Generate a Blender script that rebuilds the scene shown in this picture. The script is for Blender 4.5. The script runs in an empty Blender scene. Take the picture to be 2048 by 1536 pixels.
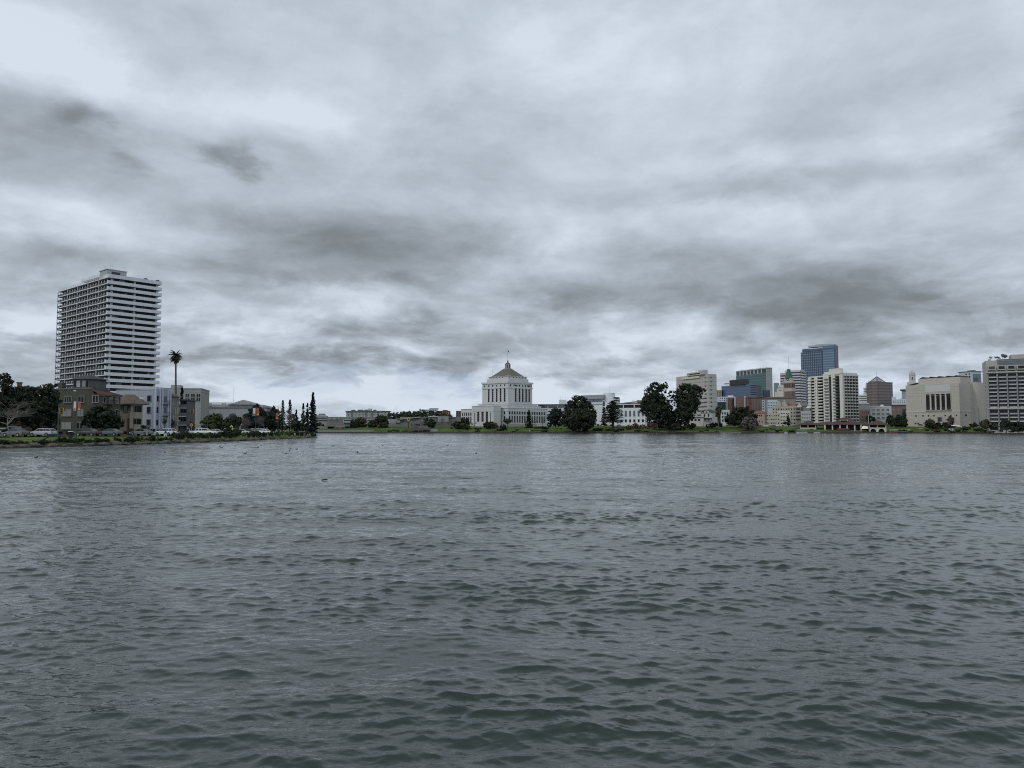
import bpy, math, random
import numpy as np
from mathutils import Vector, Matrix
random.seed(7)
SC = bpy.context.scene
COL = SC.collection
F, H0, TH = 1540.0, 2.5, math.atan(92/1540.0)   # focal length in px, eye height, pitch
CT, ST = math.cos(TH), math.sin(TH)
rad = math.radians

# ---------------------------------------------------------------- geometry of the view used for surveying the site
def W(px, py, Y):
    "world point at depth Y seen in direction (px, py)"
    a, b = (px-1024)/F, (768-py)/F
    t = Y/(CT-b*ST)
    return Vector((t*a, Y, H0+t*(ST+b*CT)))
def G(px, py, z=0.0):
    "world point on the level z"
    a, b = (px-1024)/F, (768-py)/F
    t = (z-H0)/(ST+b*CT)
    return Vector((t*a, t*(CT-b*ST), z))
def KX(px, py=800):
    return ((px-1024)/F)/(CT-((768-py)/F)*ST)
def ZP(py, Y): return W(1024, py, Y).z

# ---------------------------------------------------------------- materials
MATS = {}
def new_mat(name):
    m = bpy.data.materials.new(name); m.use_nodes = True
    return m, m.node_tree.nodes, m.node_tree.links, m.node_tree.nodes['Principled BSDF']
def surf(name, c, rough=0.8, var=0.18, scale=0.35, streak=0.0, metal=0.0, spec=0.3, fine=0.0, bump=0.0):
    if name in MATS: return MATS[name]
    m, n, l, b = new_mat(name)
    tc = n.new('ShaderNodeTexCoord')
    ns = n.new('ShaderNodeTexNoise'); ns.inputs['Scale'].default_value = scale; ns.inputs['Detail'].default_value = 6; ns.inputs['Roughness'].default_value = 0.65
    l.new(tc.outputs['Object'], ns.inputs['Vector'])
    mr = n.new('ShaderNodeMapRange'); mr.inputs['From Min'].default_value = 0.3; mr.inputs['From Max'].default_value = 0.7
    mr.inputs['To Min'].default_value = 1-var; mr.inputs['To Max'].default_value = 1+var*0.6
    l.new(ns.outputs['Fac'], mr.inputs['Value'])
    val = mr.outputs['Result']
    if streak > 0:
        mp = n.new('ShaderNodeMapping'); mp.inputs['Scale'].default_value = (0.9, 0.9, 0.04)
        l.new(tc.outputs['Object'], mp.inputs['Vector'])
        n2 = n.new('ShaderNodeTexNoise'); n2.inputs['Scale'].default_value = 1.6; n2.inputs['Detail'].default_value = 5
        l.new(mp.outputs['Vector'], n2.inputs['Vector'])
        m2 = n.new('ShaderNodeMapRange'); m2.inputs['From Min'].default_value = 0.35; m2.inputs['From Max'].default_value = 0.65
        m2.inputs['To Min'].default_value = 1-streak; m2.inputs['To Max'].default_value = 1.0
        l.new(n2.outputs['Fac'], m2.inputs['Value'])
        mm = n.new('ShaderNodeMath'); mm.operation = 'MULTIPLY'
        l.new(val, mm.inputs[0]); l.new(m2.outputs['Result'], mm.inputs[1]); val = mm.outputs[0]
    vm = n.new('ShaderNodeVectorMath'); vm.operation = 'SCALE'; vm.inputs[0].default_value = c[:3]
    l.new(val, vm.inputs['Scale']); l.new(vm.outputs['Vector'], b.inputs['Base Color'])
    b.inputs['Roughness'].default_value = rough; b.inputs['Metallic'].default_value = metal
    b.inputs['Specular IOR Level'].default_value = spec
    if bump > 0:
        n3 = n.new('ShaderNodeTexNoise'); n3.inputs['Scale'].default_value = fine or 3.0; n3.inputs['Detail'].default_value = 4
        l.new(tc.outputs['Object'], n3.inputs['Vector'])
        bp = n.new('ShaderNodeBump'); bp.inputs['Strength'].default_value = bump; bp.inputs['Distance'].default_value = 0.2
        l.new(n3.outputs['Fac'], bp.inputs['Height']); l.new(bp.outputs['Normal'], b.inputs['Normal'])
    MATS[name] = m; return m
def banded(name, c1, c2, period, duty=0.5, axis=2, rough=0.5, spec=0.5, vary=0.15):
    "courses / floor bands / slats repeated along one object axis"
    if name in MATS: return MATS[name]
    m, n, l, b = new_mat(name)
    tc = n.new('ShaderNodeTexCoord'); sx = n.new('ShaderNodeSeparateXYZ'); l.new(tc.outputs['Object'], sx.inputs[0])
    d = n.new('ShaderNodeMath'); d.operation = 'DIVIDE'; d.inputs[1].default_value = period; l.new(sx.outputs[axis], d.inputs[0])
    f = n.new('ShaderNodeMath'); f.operation = 'FRACT'; l.new(d.outputs[0], f.inputs[0])
    g = n.new('ShaderNodeMath'); g.operation = 'LESS_THAN'; g.inputs[1].default_value = duty; l.new(f.outputs[0], g.inputs[0])
    mx = n.new('ShaderNodeMix'); mx.data_type = 'RGBA'; mx.inputs[6].default_value = (*c1, 1); mx.inputs[7].default_value = (*c2, 1)
    l.new(g.outputs[0], mx.inputs[0])
    ns = n.new('ShaderNodeTexNoise'); ns.inputs['Scale'].default_value = 0.5; ns.inputs['Detail'].default_value = 5; l.new(tc.outputs['Object'], ns.inputs['Vector'])
    mr = n.new('ShaderNodeMapRange'); mr.inputs['From Min'].default_value = .3; mr.inputs['From Max'].default_value = .7
    mr.inputs['To Min'].default_value = 1-vary; mr.inputs['To Max'].default_value = 1+vary; l.new(ns.outputs['Fac'], mr.inputs['Value'])
    vm = n.new('ShaderNodeVectorMath'); vm.operation = 'SCALE'; l.new(mx.outputs[2], vm.inputs[0]); l.new(mr.outputs[0], vm.inputs['Scale'])
    l.new(vm.outputs[0], b.inputs['Base Color']); b.inputs['Roughness'].default_value = rough; b.inputs['Specular IOR Level'].default_value = spec
    MATS[name] = m; return m
def glass(name, c=(0.02, 0.025, 0.03), blind_col=(0.16, 0.17, 0.17), part=0.15, rough=0.12, spec=0.6):
    "window glass; a few panes show pale blinds"
    if name in MATS: return MATS[name]
    m, n, l, b = new_mat(name)
    oi = n.new('ShaderNodeObjectInfo'); ge = n.new('ShaderNodeNewGeometry')
    ad = n.new('ShaderNodeMath'); ad.operation = 'ADD'; l.new(oi.outputs['Random'], ad.inputs[0]); l.new(ge.outputs['Random Per Island'], ad.inputs[1])
    fr = n.new('ShaderNodeMath'); fr.operation = 'FRACT'; l.new(ad.outputs[0], fr.inputs[0])
    cr = n.new('ShaderNodeValToRGB'); e = cr.color_ramp.elements
    e[0].position = 0; e[0].color = (*[x*0.7 for x in c], 1)
    e[1].position = 1; e[1].color = (*blind_col, 1)
    k = cr.color_ramp.elements.new(1-part); k.color = (*[x*1.5 for x in c], 1)
    l.new(fr.outputs[0], cr.inputs[0]); l.new(cr.outputs[0], b.inputs['Base Color'])
    b.inputs['Roughness'].default_value = rough; b.inputs['Specular IOR Level'].default_value = spec
    MATS[name] = m; return m
def foliage(name, c1, c2, scale=0.5):
    if name in MATS: return MATS[name]
    m, n, l, b = new_mat(name)
    ge = n.new('ShaderNodeNewGeometry'); tc = n.new('ShaderNodeTexCoord')
    ns = n.new('ShaderNodeTexNoise'); ns.inputs['Scale'].default_value = scale; ns.inputs['Detail'].default_value = 3
    l.new(tc.outputs['Object'], ns.inputs['Vector'])
    ad = n.new('ShaderNodeMath'); ad.operation = 'MULTIPLY_ADD'; ad.inputs[1].default_value = 0.5
    l.new(ge.outputs['Random Per Island'], ad.inputs[0]); l.new(ns.outputs['Fac'], ad.inputs[2])
    mr = n.new('ShaderNodeMapRange'); mr.inputs['From Min'].default_value = .3; mr.inputs['From Max'].default_value = 1.15; l.new(ad.outputs[0], mr.inputs['Value'])
    mx = n.new('ShaderNodeMix'); mx.data_type = 'RGBA'; mx.inputs[6].default_value = (*c1, 1); mx.inputs[7].default_value = (*c2, 1)
    l.new(mr.outputs[0], mx.inputs[0]); l.new(mx.outputs[2], b.inputs['Base Color'])
    b.inputs['Roughness'].default_value = 0.75; b.inputs['Specular IOR Level'].default_value = 0.2
    MATS[name] = m; return m

# ---------------------------------------------------------------- object helpers
def tag(o, label=None, cat=None, group=None, kind=None):
    if label: o['label'] = label
    if cat: o['category'] = cat
    if group: o['group'] = group
    if kind: o['kind'] = kind
    return o
def empty(name, loc, rz=0.0, label=None, cat=None, group=None):
    o = bpy.data.objects.new(name, None); COL.objects.link(o)
    o.location = loc; o.rotation_euler = (0, 0, rz); o.empty_display_size = 0.5
    return tag(o, label, cat, group)
def link(name, me, parent=None, loc=(0, 0, 0), rz=0.0):
    o = bpy.data.objects.new(name, me); COL.objects.link(o)
    o.location = loc; o.rotation_euler = (0, 0, rz)
    if parent: o.parent = parent
    return o
def dup(root, loc=None, rz=None, label=None, group=None, scale=None, color=None):
    def cp(o, par):
        c = o.copy(); COL.objects.link(c)
        if par: c.parent = par
        if color: c.color = color
        for ch in o.children: cp(ch, c)
        return c
    r = cp(root, None)
    if loc is not None: r.location = loc
    if rz is not None: r.rotation_euler = (0, 0, rz)
    if label: r['label'] = label
    if group: r['group'] = group
    if scale: r.scale = (scale,)*3 if not hasattr(scale, '__len__') else scale
    return r
class MB:
    def __init__(s): s.v = []; s.f = []; s.m = []
    def add(s, vs, fs, m=0):
        o = len(s.v); s.v += [tuple(p) for p in vs]; s.f += [tuple(i+o for i in f) for f in fs]; s.m += [m]*len(fs); return s
    def box(s, x0, x1, y0, y1, z0, z1, m=0):
        if x0 > x1: x0, x1 = x1, x0
        if y0 > y1: y0, y1 = y1, y0
        return s.add([(x0,y0,z0),(x1,y0,z0),(x1,y1,z0),(x0,y1,z0),(x0,y0,z1),(x1,y0,z1),(x1,y1,z1),(x0,y1,z1)],
                     [(0,3,2,1),(4,5,6,7),(0,1,5,4),(1,2,6,5),(2,3,7,6),(3,0,4,7)], m)
    def prism(s, poly, z0, z1, m=0, top=None):
        n = len(poly); t = top or poly
        vs = [(x,y,z0) for x,y in poly]+[(x,y,z1) for x,y in t]
        fs = [tuple(range(n-1,-1,-1)), tuple(range(n,2*n))]+[(i,(i+1)%n,n+(i+1)%n,n+i) for i in range(n)]
        return s.add(vs, fs, m)
    def cyl(s, cx, cy, r, z0, z1, n=12, m=0, r1=None, ph=0.0):
        r1 = r if r1 is None else r1
        c = lambda q: [(cx+q*math.cos(ph+2*math.pi*i/n), cy+q*math.sin(ph+2*math.pi*i/n)) for i in range(n)]
        return s.prism(c(r), z0, z1, m, c(max(r1, 1e-3)))
    def tube(s, pts, rs, n=6, m=0, cap=True):
        pts = [Vector(p) for p in pts]; rings = []
        if not hasattr(rs, '__len__'): rs = [rs]*len(pts)
        vs = []
        for i, p in enumerate(pts):
            d = (pts[min(i+1, len(pts)-1)]-pts[max(i-1, 0)])
            if d.length < 1e-6: d = Vector((0,0,1))
            d.normalize(); a = d.orthogonal().normalized() if abs(d.z) < .9 else Vector((1,0,0)).cross(d).normalized().cross(d)
            b = d.cross(a)
            for k in range(n):
                t = 2*math.pi*k/n; vs.append(p+(a*math.cos(t)+b*math.sin(t))*rs[i])
        fs = [(i*n+k, i*n+(k+1)%n, (i+1)*n+(k+1)%n, (i+1)*n+k) for i in range(len(pts)-1) for k in range(n)]
        if cap: fs += [tuple(range(n-1,-1,-1)), tuple((len(pts)-1)*n+k for k in range(n))]
        return s.add(vs, fs, m)
    def lathe(s, prof, cx=0, cy=0, n=16, m=0):
        vs = [(cx+r*math.cos(2*math.pi*k/n), cy+r*math.sin(2*math.pi*k/n), z) for r, z in prof for k in range(n)]
        fs = [(i*n+k, i*n+(k+1)%n, (i+1)*n+(k+1)%n, (i+1)*n+k) for i in range(len(prof)-1) for k in range(n)]
        fs += [tuple(range(n-1,-1,-1)), tuple((len(prof)-1)*n+k for k in range(n))]
        return s.add(vs, fs, m)
    def hip(s, x0, x1, y0, y1, z0, z1, m=0, inset=None, axis='x'):
        "hipped roof"
        i = inset if inset is not None else min(x1-x0, y1-y0)/2
        if axis == 'x': r = [(x0+i, (y0+y1)/2, z1), (x1-i, (y0+y1)/2, z1)]
        else: r = [((x0+x1)/2, y0+i, z1), ((x0+x1)/2, y1-i, z1)]
        vs = [(x0,y0,z0),(x1,y0,z0),(x1,y1,z0),(x0,y1,z0)]+r
        fs = [(0,1,5,4),(1,2,5),(2,3,4,5),(3,0,4),(0,3,2,1)] if axis == 'x' else [(0,1,4),(1,2,5,4),(2,3,5),(3,0,4,5),(0,3,2,1)]
        return s.add(vs, fs, m)
    def gable(s, x0, x1, y0, y1, z0, z1, m=0, axis='x'):
        return s.hip(x0, x1, y0, y1, z0, z1, m, 0.0, axis)
    def mesh(s, name, mats, smooth=False):
        me = bpy.data.meshes.new(name); me.from_pydata(s.v, [], s.f)
        for mt in (mats if isinstance(mats, (list, tuple)) else [mats]): me.materials.append(mt)
        if len(me.materials) > 1: me.polygons.foreach_set('material_index', s.m)
        if smooth: me.polygons.foreach_set('use_smooth', [True]*len(me.polygons))
        me.update(); return me
    def build(s, name, mats, parent=None, loc=(0,0,0), rz=0.0, smooth=False):
        return link(name, s.mesh(name, mats, smooth), parent, loc, rz)

# ---------------------------------------------------------------- camera
cam = bpy.data.cameras.new('camera'); co = bpy.data.objects.new('camera', cam); COL.objects.link(co)
co.location = (0, 0, H0); co.rotation_euler = (math.pi/2+TH, 0, 0)
cam.sensor_width = 36; cam.lens = 36*F/2048; cam.clip_end = 20000; cam.clip_start = 0.1
SC.camera = co
SC.cycles.use_denoising = False; SC.cycles.pixel_filter_type = 'BLACKMAN_HARRIS'; SC.cycles.filter_width = 1.05
SC.view_settings.view_transform = 'Standard'; SC.view_settings.look = 'None'; SC.view_settings.exposure = 0

# ---------------------------------------------------------------- sky: procedural cloud layer over a Nishita sky
SUN_AZ, SUN_EL = rad(-108), rad(45)
wd = bpy.data.worlds.new('World'); SC.world = wd; wd.use_nodes = True
N, L = wd.node_tree.nodes, wd.node_tree.links
for x in list(N): N.remove(x)
def nd(t, **k):
    x = N.new(t)
    for a, b in k.items(): setattr(x, a, b)
    return x
def mth(op, a, b=None, c=None, clamp=False):
    x = nd('ShaderNodeMath', operation=op, use_clamp=clamp)
    for i, q in enumerate((a, b, c)):
        if q is None: continue
        if isinstance(q, (int, float)): x.inputs[i].default_value = q
        else: L.new(q, x.inputs[i])
    return x.outputs[0]
def mrange(v, a, b, c, d, smooth=True):
    x = nd('ShaderNodeMapRange', interpolation_type='SMOOTHSTEP' if smooth else 'LINEAR')
    L.new(v, x.inputs['Value'])
    for k, q in zip(('From Min', 'From Max', 'To Min', 'To Max'), (a, b, c, d)): x.inputs[k].default_value = q
    return x.outputs[0]
tc = nd('ShaderNodeTexCoord'); sep = nd('ShaderNodeSeparateXYZ'); L.new(tc.outputs['Generated'], sep.inputs[0])
az = mth('ARCTAN2', sep.outputs[0], sep.outputs[1]); el = mth('ARCSINE', sep.outputs[2])
ang = nd('ShaderNodeCombineXYZ'); L.new(az, ang.inputs[0]); L.new(el, ang.inputs[1])
# cloud-deck coordinates (a level layer seen in perspective)
zz = mth('ADD', mth('ABSOLUTE', sep.outputs[2]), 0.20)
pl = nd('ShaderNodeCombineXYZ'); L.new(mth('DIVIDE', sep.outputs[0], zz), pl.inputs[0]); L.new(mth('DIVIDE', sep.outputs[1], zz), pl.inputs[1])
def noise(vec, scale, detail=6, rough=0.55, dist=0.0, off=(0,0,0), sc=(1,1,1)):
    mp = nd('ShaderNodeMapping'); mp.inputs['Location'].default_value = off; mp.inputs['Scale'].default_value = sc; L.new(vec, mp.inputs[0])
    x = nd('ShaderNodeTexNoise'); x.inputs['Scale'].default_value = scale; x.inputs['Detail'].default_value = detail
    x.inputs['Roughness'].default_value = rough; x.inputs['Distortion'].default_value = dist
    L.new(mp.outputs[0], x.inputs['Vector']); return x
# warp of the angular coordinates so that cloud masses get ragged outlines
w1 = noise(pl.outputs[0], 2.6, 7, 0.6, 0.3)
wv = nd('ShaderNodeVectorMath', operation='MULTIPLY_ADD'); L.new(w1.outputs['Color'], wv.inputs[0]); wv.inputs[1].default_value = (0.26, 0.085, 0); wv.inputs[2].default_value = (-0.13, -0.0425, 0)
P = nd('ShaderNodeVectorMath', operation='ADD'); L.new(ang.outputs[0], P.inputs[0]); L.new(wv.outputs[0], P.inputs[1])
def pix(px, py):
    v = Vector(((px-1024)/F, CT-((768-py)/F)*ST, ST+((768-py)/F)*CT)).normalized()
    return math.atan2(v.x, v.y), math.asin(v.z)
BL = [ # azimuth/elevation masses: px, py, rx, ry, gain
 (70,60,330,120,.34),(330,190,360,80,.22),(640,220,300,60,.14),(180,440,300,55,.17),(1650,300,330,36,.16),(1250,120,420,130,.08),
 (300,620,260,40,.14),(20,650,110,50,.22),(1480,420,260,30,.10),(660,590,260,26,.16),(1300,640,120,30,.12),(560,810,400,60,.25),(1250,800,500,50,.2),(1130,470,160,50,.14),
 (1900,380,200,40,.08),(850,790,400,50,.2),
 (60,275,300,120,-.34),(148,237,80,32,-.34),(445,312,66,36,-.42),(255,318,60,22,-.22),(600,330,260,90,-.10),(360,110,80,30,-.06),
 (690,480,330,85,-.56),(540,555,260,55,-.30),(900,555,230,50,-.28),(980,270,300,80,-.16),(960,370,240,60,-.12),
 (800,655,170,34,-.36),(520,715,300,26,-.42),(1100,610,200,42,-.30),(840,725,120,16,-.3),(1220,745,160,16,-.2),
 (1430,560,380,80,-.40),(1800,545,300,60,-.22),(1700,625,400,60,-.42),(1320,380,240,50,-.14),(1150,520,50,14,-.12),
 (2050,235,110,95,-.40),(1600,360,330,36,-.16),(1900,690,260,36,-.22),(60,510,240,40,-.2),(100,590,130,26,-.15),(60,690,150,22,-.25),(1150,680,120,20,-.15),
 (1700,100,500,160,-.05)]
acc = None
for (px, py, rx, ry, g) in BL:
    a, e = pix(px, py); a2, _ = pix(px+rx*0.5, py); _, e2 = pix(px, py-ry*0.5)
    sx, sy = 1/max(abs(a2-a)*2, .01), 1/max(abs(e2-e)*2, .01)
    v = nd('ShaderNodeVectorMath', operation='MULTIPLY_ADD'); L.new(P.outputs[0], v.inputs[0]); v.inputs[1].default_value = (sx, sy, 0); v.inputs[2].default_value = (-a*sx, -e*sy, 0)
    ln = nd('ShaderNodeVectorMath', operation='LENGTH'); L.new(v.outputs[0], ln.inputs[0])
    q = mrange(ln.outputs['Value'], 0.05, 1.35, g*(1.0 if g < 0 else .85), 0.0)
    acc = q if acc is None else mth('ADD', acc, q)
n1 = noise(pl.outputs[0], 1.1, 9, 0.56, 0.15, (3.1, 1.7, 0))
n2 = noise(pl.outputs[0], 3.4, 8, 0.6, 0.2, (9.1, 4.7, 0))
n3 = noise(ang.outputs[0], 10.0, 9, 0.58, 0.35, (1.1, 2.7, 0), (1, 2.2, 1))
n4 = noise(ang.outputs[0], 4.2, 10, 0.62, 0.9, (5.3, 8.1, 0), (1, 1.5, 1))
hor = mrange(el, 0.04, 0.22, 1.0, 0.0)
B = mth('ADD', acc, mrange(el, 0.05, 0.35, 0.775, 0.885))
B = mth('ADD', B, mth('MULTIPLY', mth('SUBTRACT', n1.outputs['Fac'], 0.5), 0.50))
B = mth('ADD', B, mth('MULTIPLY', mth('SUBTRACT', n2.outputs['Fac'], 0.5), 0.50))
B = mth('ADD', B, mth('MULTIPLY', mth('SUBTRACT', n3.outputs['Fac'], 0.5), mth('MULTIPLY_ADD', hor, 0.95, 0.22)))
rear = mth('MULTIPLY', mrange(sep.outputs[1], -0.45, 0.10, 2.1, 1.0), mrange(sep.outputs[2], 0.42, 0.75, 1.0, 0.7))  # unseen sky: brightened behind the camera to light the facades, dimmed overhead
n5 = noise(ang.outputs[0], 7.5, 10, 0.6, 0.5, (2.3, 6.1, 0), (1, 2.1, 1)); n6 = noise(pl.outputs[0], 2.2, 9, 0.58, 0.5, (7.7, 2.2, 0))
B = mth('ADD', B, mth('MULTIPLY', mth('SUBTRACT', n4.outputs['Fac'], 0.5), 0.30))
B = mth('ADD', B, mth('MULTIPLY', mth('SUBTRACT', mrange(n5.outputs['Fac'], 0.44, 0.56, 0.0, 1.0), 0.5), mth('MULTIPLY_ADD', mrange(el, 0.03, 0.26, 1.0, 0.0), 0.24, 0.015)))
B = mth('ADD', B, mth('MULTIPLY', mth('SUBTRACT', mrange(n6.outputs['Fac'], 0.43, 0.57, 0.0, 1.0), 0.5), mrange(el, 0.08, 0.3, 0.15, 0.08)))
cr = nd('ShaderNodeValToRGB'); L.new(mth('MULTIPLY_ADD', B, 0.90, 0.045), cr.inputs[0])
E = cr.color_ramp.elements; E[0].position = 0.0; E[0].color = (.16, .185, .205, 1); E[1].position = 1.0; E[1].color = (.67, .742, .832, 1)
for p_, c_ in ((.25, (.212, .243, .266)), (.5, (.336, .381, .428)), (.70, (.450, .512, .584)), (.88, (.572, .642, .727))):
    k = E.new(p_); k.color = (*c_, 1)
# openings with blue sky near the horizon
blue = None
for (px, py, rx, ry, g) in ((700,765,420,28,.9),(1850,745,260,40,.9),(880,760,120,40,.6),(1450,735,200,22,.5),(1200,20,900,120,.25),(1900,420,300,120,.2),(300,40,300,60,.12)):
    a, e = pix(px, py); a2, _ = pix(px+rx*0.5, py); _, e2 = pix(px, py-ry*0.5)
    sx, sy = 1/max(abs(a2-a)*2, .01), 1/max(abs(e2-e)*2, .01)
    v = nd('ShaderNodeVectorMath', operation='MULTIPLY_ADD'); L.new(P.outputs[0], v.inputs[0]); v.inputs[1].default_value = (sx, sy, 0); v.inputs[2].default_value = (-a*sx, -e*sy, 0)
    ln = nd('ShaderNodeVectorMath', operation='LENGTH'); L.new(v.outputs[0], ln.inputs[0])
    q = mrange(ln.outputs['Value'], 0.2, 1.2, g, 0.0); blue = q if blue is None else mth('ADD', blue, q)
bl = mth('MULTIPLY', blue, mrange(n3.outputs['Fac'], 0.42, 0.58, 1.0, 0.15), clamp=True)
sky = nd('ShaderNodeTexSky', sky_type='NISHITA', sun_disc=False, sun_elevation=SUN_EL, sun_rotation=SUN_AZ)
up = nd('ShaderNodeVectorMath', operation='ADD'); L.new(tc.outputs['Generated'], up.inputs[0]); up.inputs[1].default_value = (0, 0, 0.55); L.new(up.outputs[0], sky.inputs[0])
b1 = nd('ShaderNodeBackground'); b1.inputs['Strength'].default_value = 0.20; L.new(sky.outputs[0], b1.inputs[0])
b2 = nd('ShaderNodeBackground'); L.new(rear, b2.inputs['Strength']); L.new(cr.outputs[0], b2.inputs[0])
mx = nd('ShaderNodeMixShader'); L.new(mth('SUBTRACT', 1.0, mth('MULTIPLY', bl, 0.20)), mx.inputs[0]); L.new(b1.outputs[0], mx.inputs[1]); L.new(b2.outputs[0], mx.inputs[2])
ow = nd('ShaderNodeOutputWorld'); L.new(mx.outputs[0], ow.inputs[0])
wd.cycles.sampling_method = 'MANUAL'; wd.cycles.sample_map_resolution = 512
sl = bpy.data.lights.new('sun', 'SUN'); so = bpy.data.objects.new('sun', sl); COL.objects.link(so)
sl.energy = 1.1; sl.angle = rad(10); sl.color = (1.0, .95, .87)
sd = Vector((math.sin(SUN_AZ)*math.cos(SUN_EL), math.cos(SUN_AZ)*math.cos(SUN_EL), math.sin(SUN_EL)))
so.rotation_euler = sd.to_track_quat('Z', 'Y').to_euler(); so.location = sd*200

# ---------------------------------------------------------------- water
def make_water():
    rng = np.random.default_rng(5)
    azs = np.concatenate([np.linspace(-180, -50, 40)[:-1], np.linspace(-50, -38, 60)[:-1], np.linspace(-38, 38, 1150)[:-1], np.linspace(38, 50, 60)[:-1], np.linspace(50, 180, 40)[:-1]])
    A = np.radians(azs)
    rs = [0.6, 1.5, 2.5]
    r = 3.4
    while r < 720: rs.append(r); r *= 1.0021 if r < 140 else 1.004
    rs += [800, 1000, 1500, 2500, 6000]
    R = np.array(rs); nr, na = len(R), len(A)
    X = (R[:, None]*np.sin(A)[None, :]); Y = (R[:, None]*np.cos(A)[None, :])
    dr = np.gradient(R)[:, None]
    Z = np.zeros_like(X); DX = np.zeros_like(X); DY = np.zeros_like(X)
    # slow patches of stronger and weaker chop
    pat = np.zeros_like(X)
    for i in range(34):
        lam = 2.2*(60/2.2)**rng.random(); th = rng.normal(math.radians(90), .5); pat += np.sin((X*math.cos(th)+Y*math.sin(th))*2*math.pi/lam+rng.uniform(0, 6.28))
    pat = np.clip(1+0.27*pat/np.sqrt(17), 0.45, 1.65)
    sets = [(170, .14, .52, .138, .50), (80, .05, .14, .075, .60), (40, .52, 1.9, .058, .55), (24, 2.0, 5.5, .042, .42)]   # number, shortest, longest, rms slope, spread
    ZM = np.zeros_like(X); var = 0
    for (NW, l0, l1, sl_, spr) in sets:
        for i in range(NW):
            lam = l0*(l1/l0)**((i+rng.random())/NW); th = rng.normal(math.radians(-97), spr)
            k = 2*math.pi/lam; a = sl_*math.sqrt(2/NW)/k
            fade = np.clip((lam/dr-2.0)/2.0, 0, 1); m = fade[:, 0] > 0
            ph = k*(X[m]*math.cos(th)+Y[m]*math.sin(th))+rng.uniform(0, 6.283); fa = a*fade[m]
            if l0 > .1 and l0 < .5: ZM[m] += fa*np.sin(ph)*pat[m]; var += a*a/2
            else: Z[m] += fa*np.sin(ph)*pat[m]
            c = np.cos(ph)*fa*pat[m]*(.98 if l0 > .1 else .6); DX[m] += c*math.cos(th); DY[m] += c*math.sin(th)
    sg = math.sqrt(var); Z += sg*(np.exp(.15*ZM/sg)-math.exp(.15**2/2))/.15     # peaked crests, flat troughs
    X = X+DX; Y = Y+DY
    co_ = np.stack([X, Y, Z], -1).reshape(-1, 3).astype(np.float32)
    idx = np.arange(nr*na).reshape(nr, na); nx = np.roll(idx, -1, 1)
    q = np.stack([idx[:-1], idx[1:], nx[1:], nx[:-1]], -1).reshape(-1, 4).astype(np.int32)
    me = bpy.data.meshes.new('water'); nf = len(q)
    me.vertices.add(len(co_)); me.vertices.foreach_set('co', co_.ravel())
    me.loops.add(nf*4); me.loops.foreach_set('vertex_index', q.ravel())
    me.polygons.add(nf); me.polygons.foreach_set('loop_start', np.arange(0, nf*4, 4, dtype=np.int32)); me.polygons.foreach_set('loop_total', np.full(nf, 4, dtype=np.int32))
    me.polygons.foreach_set('use_smooth', np.ones(nf, dtype=bool)); me.update()
    m, n, l, b = new_mat('lake_water')
    b.inputs['Base Color'].default_value = (.0105, .0200, .0148, 1); b.inputs['Specular Tint'].default_value = (.955, 1.0, .965, 1); b.inputs['IOR'].default_value = 1.5
    b.inputs['Specular IOR Level'].default_value = 0.5
    ge = n.new('ShaderNodeNewGeometry')
    ln_ = n.new('ShaderNodeVectorMath'); ln_.operation = 'LENGTH'; l.new(ge.outputs['Position'], ln_.inputs[0])
    ro = n.new('ShaderNodeMapRange'); ro.inputs['From Min'].default_value = 15; ro.inputs['From Max'].default_value = 260
    ro.inputs['To Min'].default_value = 0.02; ro.inputs['To Max'].default_value = 0.10; l.new(ln_.outputs['Value'], ro.inputs['Value'])
    l.new(ro.outputs[0], b.inputs['Roughness'])
    io = n.new('ShaderNodeMapRange'); io.inputs['From Min'].default_value = 4; io.inputs['From Max'].default_value = 70
    io.inputs['To Min'].default_value = 1.50; io.inputs['To Max'].default_value = 2.2; l.new(ln_.outputs['Value'], io.inputs['Value']); l.new(io.outputs[0], b.inputs['IOR'])  # index rises with distance, putting extra reflected brightness into the far water
    mp = n.new('ShaderNodeMapping'); mp.inputs['Scale'].default_value = (0.55, 1.45, 1); mp.inputs['Rotation'].default_value = (0, 0, rad(-12)); l.new(ge.outputs['Position'], mp.inputs[0])
    a1 = n.new('ShaderNodeTexNoise'); a1.inputs['Scale'].default_value = 5.5; a1.inputs['Detail'].default_value = 4; a1.inputs['Roughness'].default_value = .6; a1.inputs['Distortion'].default_value = .4; l.new(mp.outputs[0], a1.inputs[0])
    a2 = n.new('ShaderNodeTexNoise'); a2.inputs['Scale'].default_value = 1.5; a2.inputs['Detail'].default_value = 5; a2.inputs['Roughness'].default_value = .6; l.new(mp.outputs[0], a2.inputs[0])
    d2 = n.new('ShaderNodeMapRange'); d2.inputs['From Min'].default_value = 14; d2.inputs['From Max'].default_value = 70; d2.inputs['To Min'].default_value = 0.0; d2.inputs['To Max'].default_value = 0.115; l.new(ln_.outputs['Value'], d2.inputs['Value'])
    q1 = n.new('ShaderNodeMath'); q1.operation = 'MULTIPLY'; l.new(a2.outputs['Fac'], q1.inputs[0]); l.new(d2.outputs[0], q1.inputs[1])
    q2 = n.new('ShaderNodeMath'); q2.operation = 'MULTIPLY_ADD'; l.new(a1.outputs['Fac'], q2.inputs[0]); q2.inputs[1].default_value = 0.006; l.new(q1.outputs[0], q2.inputs[2])
    bp = n.new('ShaderNodeBump'); bp.inputs['Strength'].default_value = 1.0; bp.inputs['Distance'].default_value = 1.0
    l.new(q2.outputs[0], bp.inputs['Height']); l.new(bp.outputs[0], b.inputs['Normal'])
    me.materials.append(m)
    o = link('water', me); tag(o, 'choppy grey-green lake water', kind='structure')
make_water()

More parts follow.
